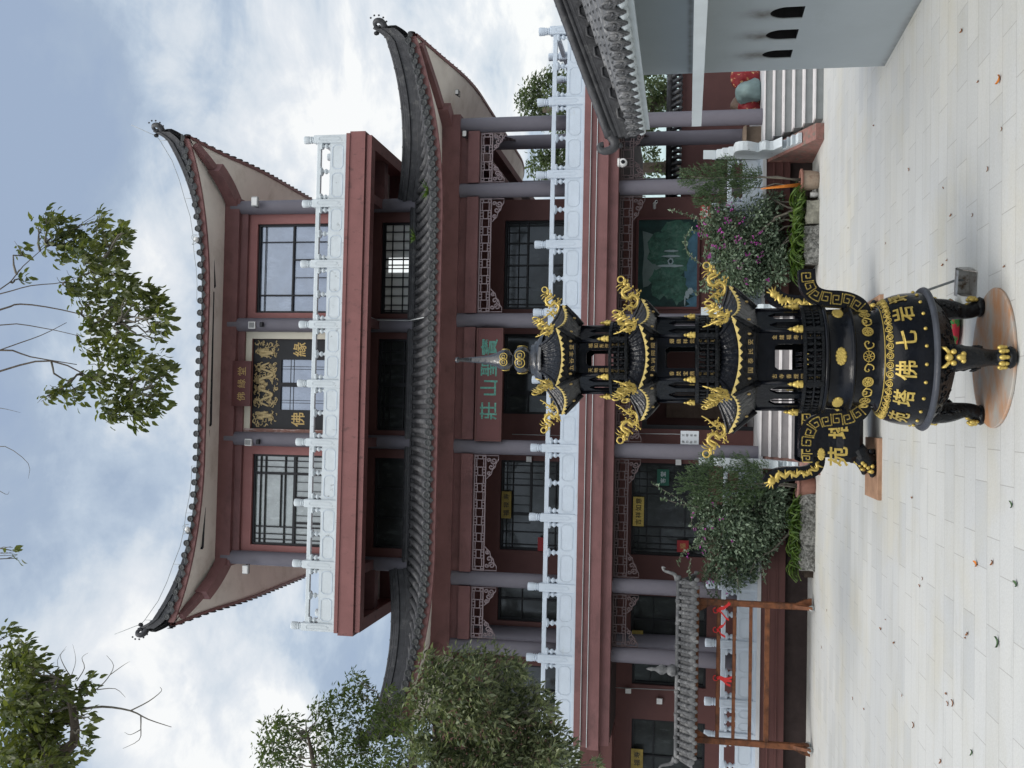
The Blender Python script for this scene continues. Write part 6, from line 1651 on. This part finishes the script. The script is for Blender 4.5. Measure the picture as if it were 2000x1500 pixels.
shrub('dense bougainvillea shrub with trailing sprays behind the left kerb', 19.9,
      [(1375, 985, 26), (1400, 1005, 32), (1390, 1040, 32), (1430, 1020, 40), (1470, 1000, 40), (1420, 1065, 38), (1460, 1050, 44), (1500, 1030, 36), (1440, 1100, 34), (1400, 1095, 26), (1475, 1085, 30), (1370, 1060, 14), (1510, 990, 32), (1490, 965, 26), (1390, 1120, 22), (1430, 1130, 26), (1465, 1120, 16), (1365, 1000, 12), (1525, 1010, 20), (1440, 975, 30), (1520, 960, 22), (1500, 1065, 18)],
      [[(1380, 995), (1345, 985), (1310, 965), (1274, 945)], [(1365, 990), (1330, 985), (1292, 972)], [(1385, 1060), (1350, 1070), (1330, 1085), (1325, 1100)], [(1375, 1020), (1352, 1030), (1352, 1000), (1345, 990)], [(1350, 1090), (1345, 1120), (1355, 1150), (1358, 1165)], [(1380, 1110), (1375, 1135), (1385, 1160), (1400, 1172)], [(1400, 1120), (1400, 1145), (1403, 1168), (1405, 1178)], [(1440, 1130), (1443, 1155)], [(1490, 1110), (1495, 1135)]],
      [(1352, 1007, 4), (1372, 1025, 7), (1360, 1035, 5), (1371, 1066, 8), (1372, 1078, 6), (1392, 1034, 4), (1394, 985, 5), (1346, 1086, 4), (1380, 1138, 4), (1390, 1134, 4), (1421, 1162, 4), (1378, 1050, 4), (1410, 1012, 4), (1430, 1058, 3)], 42, 2)
def potted(label, pot_px, D, crown, seed, gl, rimcol):
    rg = random.Random(seed); q = gr(*pot_px); y = q.y; x = q.x
    t = empty('potted_cypress', (x, y, 0), label, 'potted tree', 'potted cypress trees beside the steps')
    p_ = MB(); p_.lathe([(0, .0), (.15, 0), (.165, .03), (.185, .15), (.19, .24), (.185, .3)], (x, y, 0), 24); po = p_.build('pot', gl, t)
    p_ = MB(); p_.lathe([(.185, .29), (.22, .3), (.225, .33), (.2, .345), (.17, .33), (.165, .3)], (x, y, 0), 24); p_.build('pot_rim', rimcol, po)
    p_ = MB(); p_.lathe([(0, .315), (.17, .31)], (x, y, 0), 16); p_.build('soil', 'soil', po)
    tr = MB(); top_ = at(crown[0][0], crown[0][1], y)
    twig(tr, (x, y, .3), top_, .022, .008, rg, 6, 0, .02); twig(tr, (x+.03, y, .3), at(crown[3][0], crown[3][1], y), .014, .006, rg, 6, 0, .02); twig(tr, (x-.03, y, .3), at(crown[5][0], crown[5][1], y), .012, .006, rg, 6, 0, .03)
    fo = MB()
    for (cx2, cy2, r_) in crown:
        c = at(cx2, cy2, y+rg.uniform(-.12, .12)); rm = r_*.0103
        for _ in range(int(r_*3.6)):                       # feathery sprays
            v = Vector((rg.uniform(-1, 1), rg.uniform(-1, 1), rg.uniform(-1, 1)));
            if v.length > 1: v.normalize()
            b_ = c+v*rm*.8; d = (v+Vector((0, 0, .9))+Vector((rg.uniform(-.4, .4), rg.uniform(-.4, .4), 0))).normalized()
            for j in range(8):
                e_ = b_+d*(.02*j); sd = Vector((rg.uniform(-1, 1), rg.uniform(-1, 1), rg.uniform(-.2, .8)))
                fo.quadleaf(e_, sd+d, Vector((rg.uniform(-1, 1), rg.uniform(-1, 1), 1)), .055, .016)
    tr.build('stem', 'twig', t); fo.build('foliage', 'leaf_cypress', t)
    return Vector((x, y, 0))
pa = potted('potted cypress in a pale glazed pot beside the right steps', (1599, 352), 0, [(1350, 345, 16), (1375, 350, 26), (1400, 345, 26), (1425, 340, 28), (1450, 340, 22), (1400, 375, 28), (1430, 370, 24), (1470, 352, 16), (1380, 385, 18), (1455, 365, 16), (1425, 325, 16), (1485, 345, 10)], 51, 'glazed_pot', 'terracotta')
potted('potted cypress in a brown pot beside the left of the front steps', (1592, 950), 0, [(1345, 945, 18), (1370, 930, 26), (1395, 925, 28), (1400, 955, 28), (1425, 940, 30), (1450, 930, 28), (1470, 925, 24), (1480, 945, 22), (1375, 965, 24), (1440, 960, 26), (1405, 905, 18), (1455, 905, 20), (1490, 920, 16), (1465, 965, 18), (1385, 900, 12)], 52, 'terracotta', 'cheek_stone')
a = MB()
for k in range(4): a.tube([(pa.x-.06-.02*k, pa.y-.05, .3), (pa.x-.14-.012*k, pa.y-.08-.02*k, .98+.03*k)], .009, 5)
tag(a.build('incense_sticks', 'incense'), 'bundle of orange incense sticks in the right pot', 'incense')
a = MB(); q = gr(1598, 380); a.lathe([(0, 0), (.05, 0), (.06, .1), (.055, .15), (0, .15)], q, 12); tag(a.build('red_cup', 'white_plastic'), 'small white and red cup on the ground beside the right pot', 'cup')
# ferns
def fern(x, y, n, L_, seed, label):
    rg = random.Random(seed); b_ = at(x, y, 19.7); t = empty('fern', (b_.x, 19.7, .15), label, 'fern', 'strap-leaved ferns behind the kerbs')
    f = MB()
    for k in range(n*3):
        an = rg.uniform(0, 2*PI); l = L_*rg.uniform(.6, 1.1); rise_ = rg.uniform(.6, 1.5); w_ = rg.uniform(.012, .024); base = Vector((b_.x+rg.uniform(-.1, .1), 19.6+rg.uniform(-.05, .05), .2))
        d = Vector((math.cos(an), math.sin(an)*.7-.25, 0)); sd = Vector((-d.y, d.x, 0)).normalized(); vs = []
        for i in range(8):
            u = i/7; q = base+d*(l*u)+Vector((0, 0, l*rise_*(u-.85*u*u)*1.3)); w2 = w_*(math.sin(PI*min(1, u*.92+.06)))**.6; wob = .01*math.sin(i*2.5)
            vs += [q+sd*w2+Vector((0, 0, wob)), q+Vector((0, 0, -.012)), q-sd*w2+Vector((0, 0, -wob))]
        f.add(vs, [(3*i+j, 3*i+j+1, 3*i+4+j, 3*i+3+j) for i in range(7) for j in range(2)], True)
    f.build('fronds', 'leaf_fern', t)
for i, (x, y, n, L_, la) in enumerate(((1575, 505, 26, .55, 'bright fern at the left end of the right kerb'), (1575, 470, 30, .6, 'large bright fern in the middle of the right kerb'), (1575, 430, 30, .6, 'fern behind the plain stone of the right kerb'), (1572, 395, 22, .45, 'small fern next to the right pot'),
                                       (1570, 1035, 26, .55, 'yellow green fern in the middle of the left kerb'), (1570, 1000, 22, .5, 'fern at the right part of the left kerb'), (1572, 1085, 16, .5, 'drooping fern at the left end of the left kerb'))):
    fern(x, y, n, L_, 60+i, la)
# weeds growing on the lower roof
for (x, y, la) in ((812, 462, 'pale green weed sprouting from the lower roof tiles'), (838, 372, 'small weed on the edge of the lower roof near the right ridge')):
    q = at(x, y, 20.6 if x < 820 else 19.5); a = MB(); rg = random.Random(int(y))
    for k in range(26): a.quadleaf(q+Vector((rg.uniform(-.03, .03), 0, 0)), Vector((rg.uniform(-1, 1), rg.uniform(-1, .2), rg.uniform(.1, 1))), Vector((rg.uniform(-1, 1), rg.uniform(-1, 1), 1)), rg.uniform(.1, .26), .035)
    tag(a.build('roof_weed', 'leaf_fern'), la, 'weed', 'weeds on the roof')

# ================================================================== wish rack with a small tiled roof
RY = 19.45
rx0, rx1 = at(1470, 1452, RY).x, at(1470, 1180, RY).x
RK = empty('wish_rack', ((rx0+rx1)/2, RY, 0), 'brown wooden rack with rails under its own little grey tiled roof', 'rack')
zt = at(1362, 1300, RY).z
for xx, sg in ((rx0, -1), (rx1, 1)):
    p = MB(); p.cbox(xx-.055, xx+.055, RY-.055, RY+.055, .12, zt+.05, .01)
    p.prism([(0, .45), (.13*sg, .17), (.16*sg, .04), (.05*sg, .04), (-.02*sg, .12)], lambda a, b_, t: (xx+a, RY+t, b_), -.035, .035)
    p.prism([(0, .45), (-.10, .17), (-.14, .05), (.14, .05), (.10, .17)], lambda a, b_, t: (xx+t, RY+a*1.6, b_), -.03, .03)
    p.prism([(0, zt-.32), (-.22*sg, zt+.04), (0, zt+.04)], lambda a, b_, t: (xx-a*0+(-a if False else a*1.0)*1.0, RY+t, b_), -.03, .03)
    po = p.build('post', 'old_wood', RK)
    p = MB()
    for q in (-.16, .16): p.tube([(xx+.03*math.cos(a), RY+q+.05*math.cos(a), .055+.05*math.sin(a)) for a in [2*PI*i/10 for i in range(10)]], .018, 5, closed=True); p.ell((xx, RY+q, .05), (.035, .045, .045), 8, 5)
    p.build('caster', 'lamp_grey', po)
for (x, hh) in ((1402, .035), (1433, .03), (1465, .03), (1497, .045)):
    z = at(x, 1320, RY).z; p = MB(); p.cbox(rx0+.055, rx1-.055, RY-.035, RY+.035, z-hh, z+hh, .006); p.build('rail', 'old_wood', RK)
p = MB(); p.box(rx0-.28, rx1+.28, RY-.07, RY+.07, zt-.02, zt+.11); p.box(rx0-.25, rx1+.25, RY-.30, RY-.24, zt+.04, zt+.10); p.box(rx0-.25, rx1+.25, RY+.24, RY+.30, zt+.04, zt+.10); p.build('roof_beam', 'old_wood', RK)
zrg = at(1328, 1300, RY).z; zev = at(1355, 1300, RY-.4).z
rf = MB(); xa, xb = rx0-.42, rx1+.42; n = 24; w_ = (xb-xa)/n
for sg in (-1, 1):
    rf.add([(xa, RY, zrg), (xb, RY, zrg), (xb, RY+sg*.42, zev), (xa, RY+sg*.42, zev)], [(0, 1, 2, 3)])
    for k in range(n):
        x = xa+(k+.5)*w_
        for j in range(4):
            t0, t1 = j/4, (j+1)/4+.02
            f_ = lambda t: (x+.05*t, RY+sg*.42*t, zrg+(zev-zrg)*t+.03)
            rf.tube([f_(t0), f_(min(1.02, t1))], [.036, .046], 6, mi=0)
        rf.ell((x+.05, RY+sg*.435, zev+.02), (.06, .02, .06), 8, 5)
        rf.ell((x+.05+w_/2, RY+sg*.43, zev-.035), (.045, .015, .05), 8, 5)
ro = rf.build('roof', 'pale_tile', RK)
p = MB(); p.tube([(xa-.05, RY, zrg+.05), (xb+.05, RY, zrg+.05)], .045, 10)
for k in range(9): x = xa+(xb-xa)*k/8; p.tube([(x-.03, RY, zrg+.05), (x+.03, RY, zrg+.05)], .056, 10)
for sg, xx in ((1, xb), (-1, xa)): p.tube(smooth([(xx-.05*sg, RY, zrg+.08), (xx+.06*sg, RY, zrg+.12), (xx+.10*sg, RY, zrg+.22), (xx+.13*sg, RY, zrg+.32), (xx+.2*sg, RY, zrg+.36), (xx+.18*sg, RY, zrg+.30)], 3), [.045-.0022*i for i in range(16)], 7)
xm = at(1310, 1309, RY).x
p.lathe([(.10, .08), (.12, .15), (.09, .22), (.05, .25), (.09, .30), (.10, .36), (.06, .42), (.035, .46), (.03, .5), (.04, .54), (.015, .62), (0, .64)], (xm, RY, zrg), 14)
p.build('ridge', 'pale_tile', ro)
def ribbon(x, y, D, L_, label, seed):
    rg = random.Random(seed); q = at(x, y, D); a = MB()
    a.ell(q, (.03, .03, .03), 7, 5)
    for k in range(3):
        an = rg.uniform(-.9, .9); pts = [q+Vector((math.sin(an)*L_*u+.02*math.sin(u*6+k), -.02*u, -L_*u*math.cos(an))) for u in (0, .25, .5, .75, 1)]; w_ = .022
        a.add([v for p_ in pts for v in (p_+Vector((w_, 0, 0)), p_-Vector((w_, 0, 0)))], [(2*i, 2*i+2, 2*i+3, 2*i+1) for i in range(4)])
    a.tube([(q.x+.05*math.cos(u), q.y-.02, q.z+.04+.05*math.sin(u)) for u in [i*.7 for i in range(9)]], .009, 5)
    tag(a.build('red_ribbon', 'ribbon_red'), label, 'ribbon', 'red ribbons tied to the rack')
ribbon(1402, 1192, RY-.05, .26, 'bright red ribbon tied to the top rail near the right post of the rack', 1)
ribbon(1402, 1230, RY-.05, .2, 'red ribbon tied to the top rail in the right half of the rack', 2)
ribbon(1402, 1324, RY-.05, .26, 'red ribbon hanging from the top rail near the middle of the rack', 3)

# ================================================================== things on the paving and on the veranda
q = gr(1902, 552); t = empty('dustpan', q, 'old tin dustpan with a long handle leaning against the burner', 'dustpan')
a = MB(); x, y = q.x, q.y; hw = .115
def dp(u, v, z): return Vector((x+u*.94+v*.34, y-u*.34*.6+v*.94, z))
a.add([dp(-hw, -.1, .004), dp(hw, -.1, .004), dp(hw, .1, .012), dp(-hw, .1, .012)], [(0, 1, 2, 3)])
for sg in (-1, 1): a.prism([(-.1, .004), (.1, .012), (.1, .12), (-.02, .10)], lambda v, z, tt: dp(sg*hw+tt, v, z), -.003, .003)
a.prism([(-hw, .012), (hw, .012), (hw, .12), (-hw, .12)], lambda u, z, tt: dp(u, .1+tt, z), -.003, .003)
n = 8; vs = []
for i in range(n+1):
    v = .1-.14*i/n; z = .12+.03*math.sin(i/n*PI*.8); vs += [dp(-hw, v, z), dp(hw, v, z)]
a.add(vs, [(2*i, 2*i+2, 2*i+3, 2*i+1) for i in range(n)], True)
a.build('scoop', 'tin', t)
a = MB(); e_ = at(1745, 590, q.y-.02); a.tube([dp(0, .1, .06), dp(0, .1, .12), Vector(e_)], .011, 7); a.build('handle', 'step_grey', t)
q = gr(1880, 636); a = MB(); a.ell((q.x, q.y+.15, .07), (.26, .2, .07), 18, 8)
a.add([(q.x-.2, q.y+.05, .135), (q.x+.2, q.y+.05, .135), (q.x+.17, q.y+.3, .138), (q.x-.17, q.y+.3, .138)], [(0, 1, 2, 3)])
tag(a.build('kneeling_cushion', 'cushion'), 'red and green floral kneeling cushion lying on the paving behind the drum', 'cushion')
def bag(c, r, m, label, seed, tie=True):
    rg = random.Random(seed); a = MB(); nu, nv = 16, 10; vs = []
    for i in range(nv+1):
        th = PI*i/nv
        for j in range(nu):
            an = 2*PI*j/nu; k = 1+.16*math.sin(3*an+seed+th*2)+.12*math.sin(5*an+3*th+seed*2)+.1*math.sin(2*an-4*th+seed)+rg.uniform(-.07, .07)
            zz_ = math.cos(th); fl = -.75 if zz_ < -.75 else zz_
            vs.append((c[0]+r[0]*k*math.sin(th)*math.cos(an), c[1]+r[1]*k*math.sin(th)*math.sin(an), c[2]+r[2]*(fl+.75)))
    a.add(vs, [(i*nu+j, (i+1)*nu+j, (i+1)*nu+(j+1) % nu, i*nu+(j+1) % nu) for i in range(nv) for j in range(nu)], True)
    top_ = c[2]+r[2]*1.72
    if False:
        for k in range(7): an = k*.9; a.tube([(c[0], c[1], top_-.04), (c[0]+.05*math.cos(an), c[1]+.05*math.sin(an), top_+.05), (c[0]+.1*math.cos(an), c[1]+.1*math.sin(an), top_+.1)], [.03, .02, .004], 5)
    tag(a.build('sack', m), label, 'sack', 'sacks on the veranda')
def vz(x, y, D): q = at(x, y, D); return (q.x, q.y, Z0)
bag(vz(1470, 150, 21.6), (.3, .22, .35), 'bag_red', 'red printed sack standing farthest right on the veranda', 3)
bag(vz(1470, 180, 21.2), (.26, .24, .3), 'bag_green', 'grey green plastic sack between two red ones on the veranda', 4)
bag(vz(1470, 208, 21.4), (.2, .2, .26), 'bag_red', 'red sack right behind the end column of the veranda', 5, False)
bag(vz(1465, 205, 21.9), (.2, .18, .34), 'bag_tan', 'dull brown sack behind the red ones on the veranda', 6)
q = at(1475, 268, 21.0); a = MB(); a.cbox(q.x-.2, q.x+.2, 20.9, 21.3, Z0, Z0+.36, .006); a.add([(q.x-.2, 20.9, Z0+.355), (q.x+.2, 20.9, Z0+.355), (q.x+.2, 20.76, Z0+.30), (q.x-.2, 20.76, Z0+.30)], [(0, 1, 2, 3)])
tag(a.build('cardboard_box', 'cardboard'), 'open cardboard box behind the step railing on the right of the veranda', 'box')
q = at(1460, 295, 20.9); a = MB(); rg = random.Random(9)
for k in range(26): c = Vector((q.x+rg.uniform(-.14, .14), 20.9+rg.uniform(-.1, .1), Z0+.1+rg.uniform(0, .42))); a.ell(c, (.06, .05, .06), 7, 5, mi=k % 3, jit=.2)
a.lathe([(0, 0), (.14, 0), (.17, .2)], (q.x, 20.9, Z0), 12, mi=2)
tag(a.build('offering_basket', ['gold_paint', 'bag_red', 'bag_tan']), 'heap of gold and red paper offerings beside the cardboard box', 'offerings')
# dry leaves on the paving
rg = random.Random(77)
def fallen(x, y, m, s_, label, grp):
    q = gr(x, y, .004); a = MB(); an = rg.uniform(0, 6); d = Vector((math.cos(an), math.sin(an), 0)); sd = Vector((-d.y, d.x, 0)); vs = []
    for i in range(6):
        u = i/5; w_ = .4*math.sin(PI*min(1, u*.93+.05))**.8; c = q+d*(s_*(u-.5)); lift_ = .25*s_*(u-.5)**2*4
        vs += [c+sd*s_*w_*.6+Vector((0, 0, lift_+.1*s_)), c+Vector((0, 0, lift_*.6)), c-sd*s_*w_*.6+Vector((0, 0, lift_+.1*s_))]
    a.add(vs, [(3*i+j, 3*i+j+1, 3*i+4+j, 3*i+3+j) for i in range(5) for j in range(2)], True)
    tag(a.build('fallen_leaf', m), label, 'leaf', grp)
for (x, y) in ((1879, 60), (1911, 159), (1957, 252), (1776, 331), (1843, 367), (1858, 420), (1730, 475), (1850, 508), (1842, 517), (1962, 520), (1657, 445), (1707, 245), (1615, 1192), (1802, 1130), (1797, 1144), (1730, 1210), (1721, 1228), (1747, 1255), (1762, 1358), (1886, 1246), (1666, 1364), (1849, 1355), (1852, 1374), (1862, 1373), (1838, 1487), (1939, 1099), (1782, 972), (1688, 1385), (1890, 1238), (1785, 1416), (1605, 1264), (1930, 330), (1900, 420)):
    fallen(x, y, 'dry_leaf', rg.uniform(.03, .065), 'small curled dry brown leaf lying on the pale paving', 'dry leaves on the paving')
fallen(1953, 155, 'incense', .085, 'larger orange brown leaf on the paving at the upper right of the photo', None)
fallen(1908, 1101, 'incense', .075, 'orange leaf on the paving below the left side of the trough', None)
fallen(1950, 1254, 'green_fallen', .085, 'large green leaf lying on the paving at the bottom left', None)
fallen(1899, 1470, 'green_fallen', .06, 'green leaf lying on the paving near the left edge of the view', None)
fallen(1986, 1140, 'green_fallen', .07, 'slim green leaf at the bottom of the view left of the burner', None)
fallen(1977, 985, 'green_fallen', .06, 'small green leaf on the paving just left of the iron plate', None)
# grey cables on walls
def cable(pts, label, r_=.012, m='lamp_grey'):
    a = MB(); a.tube(pts, r_, 5); tag(a.build('cable', m), label, 'cable', 'cables on the temple')
cable([at(718, 617, 21.0), at(735, 625, 21.6), at(800, 626, 21.5), at(828, 620, 20.2)], 'pale cable hanging from the balcony slab onto the lower roof')
cable([at(1000, 848, 21.9), at(1095, 851, 21.9)], 'thin pale conduit on the wall left of the first floor door', .008)
cable([at(1205, 846, 21.9), at(1328, 848, 21.0)], 'thin pale conduit above the white notice', .008)
cable([at(1202, 1343, 21.9), at(1318, 1348, 21.9)], 'thin pale conduit on the wall near the left end of the ground floor', .008)
q = at(1228, 1349, 21.9); a = MB(); a.box(q.x-.05, q.x+.05, 21.86, 21.92, q.z-.05, q.z+.07); tag(a.build('junction_box', 'white_plastic'), 'white junction box on the thin conduit behind the wish rack roof', 'box', 'junction boxes')

for o in bpy.data.objects:
    if '_o' in o: del o['_o']
